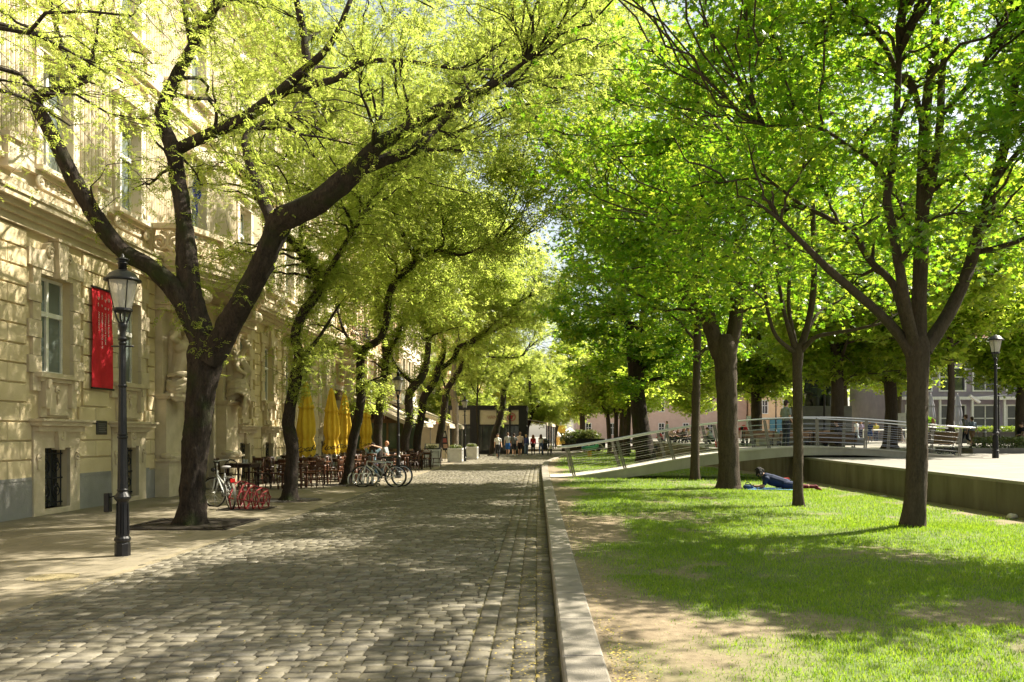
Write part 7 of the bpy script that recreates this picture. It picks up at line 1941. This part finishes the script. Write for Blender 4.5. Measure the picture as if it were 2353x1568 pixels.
t = thing('stone_trough', 'pale stone planter trough between the two dark benches', 'planter', (13.35, 47.5, PZ(47))); m = MB(); m.box(-.7, .7, -.4, .4, 0, .6); m.box(-.78, .78, -.46, .46, .6, .7); m.build('box', M('trough_stone', (.5, .47, .4), None, 4, .8), t, bevel=.01); A = in_ell([(Vector((0, 0, .75)), (.65, .35, .12))], 240, 0); link_mesh('plants', leaf_mesh('plants', 'mapleb', A, .07, .8), LEAF_SHRUB, t)
for i, (px, d, lab) in enumerate(((2262, 44, 'steel bollard left of the black lamp, behind the loose hedge'), (2226, 52, 'steel bollard just behind the two boys'), (2200, 52, 'steel bollard between the bench and the two boys'))):
    t = thing('bollard', lab, 'bollard', ((px - CX) * d / FPX, d, PZ(d)), 0, 'steel bollards'); m = MB(); m.tube([(0, 0, 0), (0, 0, .95)], .1, 12); m.ball((0, 0, .95), (.1, .1, .04), 12, 6); m.build('post', STEELD, t); m = MB(); m.tube([(0, 0, .8), (0, 0, .86)], .104, 12); m.build('band', WHITE_F, t)
t = wthing('loudspeaker', 'white horn like floodlight on a bracket at the right hand lamp', 'floodlight', (15.5, 28.7, 3.0)); m = MB(); z = PZ(28.7); m.obox((15.15, 28.65, z + 2.05), (.17, 0, -.12), (0, .06, 0), (.02, 0, .03)); part(m, 'housing', M('floodlight_white', (.78, .77, .75), None, 6, .3), t); m = MB(); m.bar((15.25, 28.68, z + 2.12), (16.3, 28.72, z + 2.2), .02, .02); part(m, 'bracket', STEEL, t)
t = thing('topiary_tree', 'small ball shaped topiary tree before the arcade', 'tree', ((2132 - CX) * 70 / FPX, 70, PZ(70))); A = in_ell([(Vector((0, 0, 1.6)), (.6, .6, .55))], 700, .3); link_mesh('crown', leaf_mesh('crown', 'mapleb', A, .1, .8), LEAF_MAPLE, t); m = MB(); m.tube([(0, 0, 0), (0, 0, 1.5)], .04, 6); m.build('trunk', BARK_MAPLE, t)
t = thing('barrier_rail', 'white tubular barrier rail in front of the arcade', 'railing', (34, 66, PZ(66))); m = MB(); m.tube([(-8, 0, .95), (9, 0, .95)], .06, 6); m.build('top_rail', WHITE_F, t); m = MB()
for k in range(11): m.tube([(-8 + k * 1.7, 0, 0), (-8 + k * 1.7, 0, .95)], .04, 6)
m.build('posts', WHITE_F, t)
t = thing('red_bucket', 'bright red bucket on the plaza edge left of the thick maple', 'bucket', ((1650 - CX) * 44 / FPX, 44, PZ(44))); m = MB(); m.lathe([(.13, 0), (.17, .32), (.18, .33), (.15, .31)], n=16); m.build('body', M('bright_red', (.6, .015, .02), None, 5, .4), t, True); m = MB(); m.tube([(.17 * math.cos(a), 0, .32 + .12 * math.sin(a)) for a in [math.pi * k / 8 for k in range(9)]], .008, 5); m.build('handle', STEEL, t)
# ================================================================== people
SKIN = M('skin_light', (.60, .37, .26), (.52, .31, .21), 6, .6); SKIN2 = M('skin_tan', (.42, .25, .16), (.36, .2, .13), 6, .6)
_cl = {}
def cloth(c):
    k = tuple(round(v, 3) for v in c)
    if k not in _cl: _cl[k] = M('cloth_%d' % len(_cl), k, tuple(v * .78 for v in k), 9, .85, .25, 70)
    return _cl[k]
def standing(**k):
    J = dict(pel=(0, 0, .95), che=(0, .01, 1.28), nk=(0, -.01, 1.47), hd=(0, .02, 1.63), face=(0, 1, 0),
             sL=(-.185, 0, 1.41), eL=(-.23, -.02, 1.13), hL=(-.24, .05, .88), sR=(.185, 0, 1.41), eR=(.23, -.02, 1.13), hR=(.24, .05, .88),
             pL=(-.09, 0, .91), kL=(-.10, .02, .49), aL=(-.10, -.02, .08), pR=(.09, 0, .91), kR=(.10, .02, .49), aR=(.10, -.02, .08)); J.update(k); return J
def walking(s=1, **k):
    J = standing(kL=(-.09, .16 * s, .51), aL=(-.09, .22 * s if s > 0 else .34 * s, .09 if s > 0 else .16), kR=(.09, -.02 * s if s > 0 else .16, .49 if s > 0 else .51), aR=(.09, -.34 * s if s > 0 else .22, .16 if s > 0 else .09),
                 eL=(-.23, -.08 * s, 1.14), hL=(-.23, -.10 * s + .04, .90), eR=(.23, .06 * s, 1.14), hR=(.22, .16 * s, .91)); J.update(k); return J
def sitting(**k):
    J = standing(pel=(0, 0, .56), che=(0, -.04, .88), nk=(0, -.03, 1.07), hd=(0, .02, 1.23), sL=(-.185, -.04, 1.01), sR=(.185, -.04, 1.01), eL=(-.25, .06, .76), hL=(-.15, .28, .66), eR=(.25, .06, .76), hR=(.15, .28, .66),
                 pL=(-.09, .04, .53), kL=(-.12, .46, .50), aL=(-.12, .44, .08), pR=(.09, .04, .53), kR=(.12, .46, .50), aR=(.12, .44, .08)); J.update(k); return J
def crouching(**k):
    J = standing(pel=(0, -.12, .34), che=(0, .04, .62), nk=(0, .12, .80), hd=(0, .2, .94), sL=(-.185, .08, .75), sR=(.185, .08, .75), eL=(-.24, .26, .55), hL=(-.1, .46, .48), eR=(.24, .26, .55), hR=(.1, .46, .48),
                 pL=(-.09, -.1, .32), kL=(-.15, .3, .5), aL=(-.12, .02, .08), pR=(.09, -.1, .32), kR=(.15, .3, .46), aR=(.12, .02, .08)); J.update(k); return J
def bending(**k):
    J = standing(pel=(0, -.1, .88), che=(0, .22, 1.02), nk=(0, .42, 1.02), hd=(0, .56, .98), face=(0, .6, -.8), sL=(-.185, .36, .98), sR=(.185, .36, .98), eL=(-.2, .42, .70), hL=(-.15, .44, .42), eR=(.2, .42, .70), hR=(.15, .44, .42),
                 pL=(-.09, -.08, .86), kL=(-.12, .06, .48), pR=(.09, -.08, .86), kR=(.12, .0, .48)); J.update(k); return J

def human(label, loc, rz, J, top, bot, hair, h=1.75, sleeve=1, legs='long', hs='short', shoe=(.05, .045, .04), skin=None, vox=.017, female=False, group=None, stock=None, eyes=False):
    t = thing('person', label, 'person', loc, rz, group); k = h / 1.75; t.scale = (k, k, k); skin = skin or SKIN
    v = {q: Vector(J[q]) for q in J}; w = .92 if female else 1.0
    for q in ('sL', 'sR', 'eL', 'eR', 'hL', 'hR'): v[q].x *= w
    B = MB(); fd = v['face'].normalized(); upv = (v['hd'] - v['nk']).normalized(); sd = fd.cross(upv); sd = sd.normalized() if sd.length > .1 else Vector((1, 0, 0))
    B.capsule(v['pel'], v['che'], .135, .15); B.capsule(v['che'], v['nk'] - (v['nk'] - v['che']) * .25, .15, .11); B.capsule(v['sL'], v['sR'], .06, .06)
    B.capsule(v['nk'] - (v['nk'] - v['che']) * .15, v['hd'], .058, .056); hd = v['hd'] + upv * .02
    B.ball(hd + upv * .015, (.078, .092, .108), 14, 10); B.ball(hd - upv * .05 + fd * .03, (.055, .06, .06), 10, 7)          # skull, jaw
    B.capsule(hd + fd * .085 - upv * .005, hd + fd * .105 - upv * .03, .011, .016)                                     # nose
    B.ball(hd + fd * .083 - upv * .062, (.026, .014, .012), 8, 5)
    for s in (-1, 1): B.ball(hd + sd * .08 * s - upv * .01, (.014, .02, .03), 8, 6)
    for q in 'LR':
        B.capsule(v['s' + q], v['e' + q], .05, .04); B.capsule(v['e' + q], v['h' + q], .04, .027)
        d = (v['h' + q] - v['e' + q]).normalized(); pl = v['h' + q] + d * .05; u = d.cross(fd if abs(d.dot(fd)) < .9 else upv).normalized(); g = u.cross(d)
        B.capsule(v['h' + q], pl, .028, .034)
        for i, L in enumerate((.072, .082, .077, .06)): 
            o = pl + g * (-.027 + .018 * i) + d * .02; m_ = o + d * L * .55; B.capsule(o, m_, .0095, .009); B.capsule(m_, m_ + (d * .8 + u * .5).normalized() * L * .5, .009, .007)
        o = v['h' + q] + g * -.028 + d * .02; B.capsule(o, o + (d * .6 - g * .7) * .05, .012, .010); B.capsule(o + (d * .6 - g * .7) * .05, o + (d * .9 - g * .6) * .075, .010, .008)
        B.capsule(v['p' + q], v['k' + q], .083, .056); B.capsule(v['k' + q], v['a' + q] + (v['k' + q] - v['a' + q]) * .5, .054, .052); B.capsule(v['a' + q] + (v['k' + q] - v['a' + q]) * .55, v['a' + q], .052, .036)
        f = Vector((fd.x, fd.y, 0)); f = f.normalized() if f.length > .2 else Vector((0, 1, 0)); ft = J.get('foot' + q); f = Vector(ft) if ft else f
        B.capsule(v['a' + q] - Vector((0, 0, .035)) - f * .03, v['a' + q] + f * .12 - Vector((0, 0, .05)), .04, .03)
    link_mesh('body', remesh(B, 'body', vox, 4), skin, t, True)
    C = MB(); C.capsule(v['pel'] + (v['che'] - v['pel']) * .12, v['che'], .15 if not female else .138, .168 if not female else .155); C.capsule(v['che'], v['nk'] - (v['nk'] - v['che']) * .3, .166 if not female else .155, .125); C.capsule(v['sL'] * .92 + v['che'] * .08, v['sR'] * .92 + v['che'] * .08, .075, .075)
    if female: 
        for s in (-1, 1): C.ball(v['che'] + sd * .07 * s + fd.normalized() * .10 + (v['nk'] - v['che']) * .05 if abs(fd.z) < .3 else v['che'], (.07, .07, .07), 10, 7)
    for q in 'LR':
        if sleeve == 1: C.capsule(v['s' + q], v['s' + q] + (v['e' + q] - v['s' + q]) * .6, .068, .062)
        if sleeve == 2: C.capsule(v['s' + q], v['e' + q], .066, .054); C.capsule(v['e' + q], v['e' + q] + (v['h' + q] - v['e' + q]) * .9, .054, .04)
    link_mesh('top', remesh(C, 'top', vox, 3), cloth(top), t, True)
    D = MB(); D.capsule(v['pel'] - (v['che'] - v['pel']) * .12, v['pel'] + (v['che'] - v['pel']) * .16, .155, .148)
    for q in 'LR':
        P_, K_, A_ = v['p' + q], v['k' + q], v['a' + q]
        if legs == 'dress': D.capsule(P_, P_ + (K_ - P_) * .62, .115, .11)
        else:
            e = {'short': .78, 'knee': 1.0}.get(legs, 1.0); D.capsule(P_, P_ + (K_ - P_) * e, .102, .078 if legs != 'short' else .095)
            if legs in ('long', 'slim'): D.capsule(K_, A_ + Vector((0, 0, .02)), .074 if legs == 'long' else .06, .058 if legs == 'long' else .045)
    link_mesh('trousers' if legs != 'dress' else 'skirt', remesh(D, 'bottom', vox, 3), cloth(bot), t, True)
    if stock:
        D = MB()
        for q in 'LR': D.capsule(v['p' + q], v['k' + q], .09, .061); D.capsule(v['k' + q], v['a' + q], .06, .042)
        link_mesh('tights', remesh(D, 'tights', vox, 3), cloth(stock), t, True)
    for q in 'LR':
        D = MB(); f = Vector(J['foot' + q]) if 'foot' + q in J else (Vector((fd.x, fd.y, 0)).normalized() if Vector((fd.x, fd.y, 0)).length > .2 else Vector((0, 1, 0)))
        a = v['a' + q]; D.capsule(a - f * .04 - Vector((0, 0, .03)), a + f * .13 - Vector((0, 0, .045)), .048, .038); D.capsule(a - f * .03, a - Vector((0, 0, .03)), .045, .046)
        D.build('shoe', cloth(shoe), t, True)
    if hs != 'bald':
        H = MB(); H.ball(hd + upv * .045 - fd * .02, (.09, .10, .098), 14, 9); H.ball(hd - fd * .05 - upv * .01, (.078, .06, .085), 12, 8)
        if hs == 'long':
            for i in range(7):
                o = hd - fd * .06 + sd * (-.075 + .025 * i) + upv * .02; H.capsule(o, o - upv * .22 - fd * .03 + sd * (i - 3) * .012 + Vector((0, 0, -.05)), .045, .03)
        if hs == 'bun': H.ball(hd - fd * .1 + upv * .07, .05)
        if hs == 'tail': H.capsule(hd - fd * .1, hd - fd * .14 - upv * .2, .035, .018)
        if hs == 'messy':
            for i in range(26):
                a = rnd.uniform(0, 6.28); o = hd + upv * .03 - fd * .02 + sd * .08 * math.cos(a) + upv * .08 * math.sin(a); H.capsule(o, o + Vector((rnd.uniform(-.1, .1), rnd.uniform(-.12, .12), rnd.uniform(-.24, -.02))), .045, .018)
        o = link_mesh('hair' if hs != 'cap' else 'cap', remesh(H, 'hair', vox, 2), cloth(hair), t, True)
        if hs == 'cap': C = MB(); C.ball(hd + fd * .12 + upv * .05, (.07, .08, .012)); C.build('brim', cloth(hair), o, True)
    if eyes:
        E = MB()
        for s in (-1, 1): E.ball(hd + fd * .084 + sd * .032 * s + upv * .012, (.012, .008, .008), 8, 5)
        E.build('eyes', cloth((.02, .015, .012)), t)
    return t
PX = lambda x, d: (x - CX) * d / FPX
RG, PG = 'people walking on the road', 'people on the plaza'
def road(x, d, *a, **k): return human(a[0], (PX(x, d), d, .012), *a[1:], group=RG, **k)
road(1144, 56, 'woman in a white blouse and black leggings walking towards the camera', R(174), walking(1, hL=(-.3, .06, .92)), (.72, .70, .68), (.02, .02, .022), (.05, .03, .02), h=1.70, sleeve=1, legs='slim', hs='bun', female=True, eyes=True)
road(1167, 64, 'man in a pale grey shirt and bright blue shorts, seen from behind', R(-4), walking(1), (.52, .52, .54), (.04, .16, .55), (.16, .10, .06), h=1.80, legs='short', shoe=(.3, .28, .26))
road(1181, 63, 'man in a dark grey shirt and black shorts, seen from behind', R(3), walking(-1), (.12, .125, .12), (.02, .02, .03), (.04, .03, .02), h=1.74, legs='short', shoe=(.6, .58, .55))
road(1195, 64.5, 'man in a pale pink shirt and black shorts, seen from behind', R(-2), walking(1), (.74, .56, .50), (.025, .02, .025), (.18, .11, .06), h=1.84, legs='short', shoe=(.2, .12, .08))
road(1209, 66, 'woman in a dark blue jacket and jeans, seen from behind', R(0), walking(-1), (.05, .06, .20), (.14, .19, .28), (.5, .34, .16), h=1.66, sleeve=2, hs='bun', female=True)
road(1225, 67, 'person in a bright red jumper and black trousers with long brown hair', R(5), walking(1), (.55, .02, .03), (.02, .02, .022), (.22, .09, .04), h=1.64, sleeve=2, hs='long', female=True, legs='slim')
road(1243, 67.5, 'woman in a white strap top and jeans pushing the pushchair', R(-8), walking(-1, hL=(-.16, .34, 1.02), eL=(-.22, .08, 1.12), hR=(.16, .34, 1.02), eR=(.22, .08, 1.12)), (.74, .72, .68), (.07, .11, .22), (.10, .05, .03), h=1.68, sleeve=0, hs='long', female=True, legs='slim')
road(1266, 66, 'toddler in a pale jacket and dark trousers walking beside the kerb', R(-20), walking(1), (.55, .52, .44), (.05, .05, .06), (.5, .38, .22), h=.98, sleeve=2)
road(1303, 79, 'woman with a dark scarf, white top and black trousers near the shrubs', R(165), walking(1, hL=(-.1, .22, 1.05), hR=(.14, .2, 1.1)), (.68, .66, .64), (.02, .02, .025), (.03, .02, .015), h=1.74, hs='long', female=True, legs='slim')
t = thing('pushchair', 'dark pushchair in front of the woman in the strap top', 'pushchair', (PX(1253, 68.6), 68.6, .012), R(-8), None)
m = MB(); m.box(-.2, .2, -.25, .3, .42, .55); m.obox((0, -.28, .75), (.2, 0, 0), (0, .04, .0), (0, -.08, .25)); m.build('seat', cloth((.04, .04, .05)), t, bevel=.02)
m = MB(); m.tube([(.24 * math.cos(a) * 0 + 0, -.1 + .36 * math.cos(a), .8 + .36 * math.sin(a)) for a in [R(30 + 15 * k) for k in range(8)]], .22, 8); m.build('hood', cloth((.05, .05, .06)), t, True)
m = MB()
for s in (-1, 1): m.tube([(s * .22, -.75, 1.02), (s * .22, -.1, .5), (s * .22, .4, .14)], .014, 6); m.tube([(s * .22, .1, .5), (s * .24, -.35, .14)], .014, 6)
m.tube([(-.22, -.75, 1.02), (.22, -.75, 1.02)], .016, 6); m.build('frame', STEELD, t)
for sx in (-.24, .24):
    for sy in (-.35, .4): m = MB(); m.tube([(sx - .02, sy, .14), (sx + .02, sy, .14)], .14, 14); m.build('wheel', RUB, t)
# café guests
human('woman in a light blue shirt sitting with both hands behind her dark hair', (-6.5, 32.6, .0), R(4), sitting(eL=(-.36, .04, 1.16), hL=(-.12, -.10, 1.24), eR=(.36, .04, 1.16), hR=(.12, -.10, 1.24)), (.22, .34, .42), (.05, .05, .07), (.03, .02, .015), h=1.72, hs='long', female=True, vox=.012)
human('bald man in a grey shirt sitting at a café table, turned to the road', (-6.70, 36.6, .0), R(-88), sitting(), (.34, .37, .38), (.06, .06, .07), (.2, .1, .05), h=1.78, hs='bald', skin=M('skin_ruddy', (.60, .30, .18), (.5, .24, .14), 5, .6), vox=.012, eyes=True)
# reclining woman on her blanket
LZ = lawnz(7.3, 24.0)
J = dict(pel=(.02, 0, .15), che=(-.33, 0, .25), nk=(-.53, 0, .36), hd=(-.63, 0, .46), face=(-.75, 0, -.66), sL=(-.47, -.17, .29), eL=(-.55, -.22, .06), hL=(-.80, -.08, .06), sR=(-.47, .17, .29), eR=(-.55, .22, .06), hR=(-.80, .08, .06),
         pL=(.06, -.09, .12), kL=(.49, -.11, .075), aL=(.91, -.10, .07), pR=(.06, .09, .12), kR=(.49, .12, .075), aR=(.91, .14, .07), footL=(.8, -.2, -.3), footR=(.8, .3, -.3))
human('woman in a dark blue dress and wine red tights lying prone on the lawn', (7.15, 24.05, LZ + .03), R(-14), J, (.012, .022, .065), (.018, .03, .085), (.008, .007, .008), h=1.78, sleeve=1, legs='dress', hs='messy', shoe=(.16, .015, .03), vox=.011, female=False, stock=(.12, .012, .022), skin=SKIN2)
def blanket(label, c, sx, sy, rz, col):
    t = thing('blanket', label, 'blanket', c, rz); n = 14; V, F = [], []
    for i in range(n + 1):
        for j in range(n + 1):
            x, y = sx * (i / n - .5), sy * (j / n - .5); V.append((x + .02 * nz(x, y, 3, 3), y + .03 * nz(x, y, 2, 8), .018 + .018 * nz(x * 4, y * 4, 1.2, 5) + .012))
    for i in range(n):
        for j in range(n): F.append((i * (n + 1) + j, (i + 1) * (n + 1) + j, (i + 1) * (n + 1) + j + 1, i * (n + 1) + j + 1))
    o = link_mesh('cloth', np_mesh('cloth', V, F), cloth(col), t, True); o.modifiers.new('s', 'SOLIDIFY').thickness = .012; return t
blanket('blue picnic blanket under the reclining woman', (6.75, 24.05, LZ), 1.45, .9, R(-10), (.05, .16, .42))
t = thing('bag', 'small dark and blue bag lying between the thick maple and the woman\'s hands', 'bag', (6.12, 24.0, LZ + .02), .3); m = MB(); m.ball((0, 0, .07), (.17, .11, .075), 12, 8); m.build('body', cloth((.03, .06, .14)), t, True); m = MB(); m.tube([(-.1, 0, .12), (-.05, .05, .19), (.05, .05, .19), (.1, 0, .12)], .012, 6); m.build('handle', cloth((.02, .02, .02)), t)
t = thing('bag', 'black, red and white bag standing just behind the reclining woman\'s hips', 'bag', (7.3, 24.55, LZ), -.1); m = MB(); m.box(-.22, .22, -.08, .08, 0, .28); m.build('body', cloth((.02, .02, .025)), t, bevel=.04); m = MB(); m.box(-.2, -.02, -.09, .0, .24, .33); m.build('white_cloth', cloth((.7, .68, .66)), t, bevel=.02); m = MB(); m.box(.0, .16, -.092, -.0, .22, .32); m.build('red_cloth', cloth((.6, .05, .03)), t, bevel=.02)
t = thing('open_book', 'open book in front of the reclining woman', 'book', (6.32, 24.28, LZ + .04), -.2); m = MB(); m.obox((-.07, 0, .02), (.07, 0, .015), (0, .1, 0), (0, 0, .008)); m.obox((.07, 0, .02), (.07, 0, -.015), (0, .1, 0), (0, 0, .008)); m.build('pages', CER, t)
# on the footbridge
human('man in a grey T-shirt and dark cap standing on the crown of the footbridge', (PX(1806, 31.0), 31.0, 1.225), R(-62), standing(hL=(-.15, .2, .95), eL=(-.25, -.02, 1.14), hR=(.17, .16, .93)), (.23, .26, .25), (.035, .04, .055), (.05, .03, .035), h=1.70, hs='cap', vox=.011, eyes=True)
# on the plaza
def plaza(x, d, label, rz, J, *a, **k): return human(label, (PX(x, d), d, plazaz(d)), rz, J, *a, group=PG, **k)
plaza(1712, 47, 'man in red bending far down, black hair towards the camera', R(150), bending(), (.50, .03, .04), (.04, .04, .05), (.012, .01, .01), h=1.8, sleeve=1)
plaza(1633, 51, 'woman in a pale vest and dark trousers crouching by the plaza edge', R(70), crouching(), (.46, .52, .60), (.03, .045, .06), (.12, .06, .03), sleeve=0, hs='tail', female=True)
plaza(1622, 53, 'child in dark red crouching opposite the crouching woman', R(-80), crouching(), (.30, .06, .09), (.05, .04, .05), (.05, .03, .02), h=1.3, sleeve=2)
plaza(1519, 56, 'small child in a red jacket at the plaza edge', R(120), crouching(), (.55, .05, .07), (.05, .05, .07), (.3, .18, .08), h=1.35, sleeve=2)
plaza(1545, 58, 'person in a pale pink top sitting on the plaza edge', R(170), crouching(), (.62, .46, .46), (.06, .06, .09), (.2, .1, .05), hs='long', female=True)
plaza(1556, 58.5, 'person in dark brown sitting between the pink top and the long haired one', R(-170), crouching(), (.10, .05, .04), (.02, .02, .022), (.05, .03, .02))
plaza(1571, 58, 'person with long brown hair and black clothes sitting on the plaza edge', R(180), crouching(), (.05, .03, .03), (.018, .018, .02), (.14, .06, .03), hs='long', female=True, sleeve=2)
plaza(1584, 59, 'person in white sitting behind the black clothed one', R(150), crouching(), (.6, .58, .58), (.1, .1, .16), (.06, .04, .03))
plaza(1533, 72, 'person in pale blue walking far behind the plaza edge', R(90), walking(1), (.5, .6, .65), (.2, .25, .35), (.2, .12, .06), h=1.75)
human('person in dark clothes sitting on the bench behind the footbridge cables', (12.2, 33.65, plazaz(33.6) + .0), R(80), sitting(hL=(-.05, .30, .80), hR=(.08, .3, .78)), (.035, .03, .035), (.025, .03, .045), (.05, .03, .02), h=1.74, sleeve=1, vox=.014, group=PG)
plaza(1968, 70, 'person in a white shirt and pale jeans in the crowd right of the monument', R(20), walking(1), (.72, .72, .74), (.4, .48, .56), (.2, .12, .07), h=1.78)
plaza(1979, 72, 'person in a patterned violet top in the crowd right of the monument', R(170), standing(), (.36, .28, .42), (.05, .05, .08), (.1, .05, .03), female=True, hs='long')
plaza(1999, 62, 'person in blue shorts and orange hair in the crowd, right of the railing post', R(150), walking(-1), (.04, .06, .20), (.05, .1, .35), (.5, .22, .08), h=1.6, legs='short')
plaza(2013, 74, 'person in yellow in the crowd under the notice boards', R(160), standing(), (.66, .55, .08), (.06, .06, .1), (.08, .05, .03), h=1.7)
plaza(2056, 66, 'person in a red jacket and pale jeans with a bag, walking', R(100), walking(1), (.55, .04, .05), (.45, .52, .58), (.06, .04, .03), h=1.66, sleeve=2)
plaza(2068, 70, 'person in blue beside the red jacket', R(80), walking(-1), (.08, .16, .36), (.5, .5, .52), (.12, .07, .04), h=1.7)
plaza(2046, 80, 'person in white trousers far in the crowd', R(90), walking(1), (.5, .2, .2), (.7, .7, .7), (.1, .06, .04), h=1.72)
plaza(2143, 56, 'woman with brown hair and black clothes, seen from behind, right of the big maple', R(10), standing(), (.04, .03, .03), (.03, .03, .03), (.20, .09, .05), h=1.68, sleeve=2, hs='long', female=True)
plaza(2184, 54, 'broad man in a white T-shirt and jeans behind the thin stemmed tree', R(15), standing(), (.66, .67, .70), (.14, .20, .30), (.3, .2, .12), h=1.84)
plaza(2220, 44, 'boy in a dark jacket with pale grey back, taller of the two', R(35), walking(1), (.22, .22, .24), (.02, .022, .03), (.10, .06, .03), h=1.72, sleeve=2, legs='slim')
plaza(2234, 43, 'boy in a grey blue T-shirt and brown shorts, shorter of the two', R(10), walking(-1), (.22, .27, .33), (.22, .13, .07), (.06, .035, .02), h=1.60, legs='short')
human('person in black sitting on the bench at the right edge', (22.65, 38.5, plazaz(38.5)), R(120), sitting(hL=(-.05, .36, .72), hR=(.1, .36, .7), che=(0, .06, .86), nk=(0, .14, 1.02), hd=(0, .22, 1.14)), (.015, .015, .018), (.015, .016, .022), (.06, .035, .02), h=1.8, sleeve=2, group=PG)
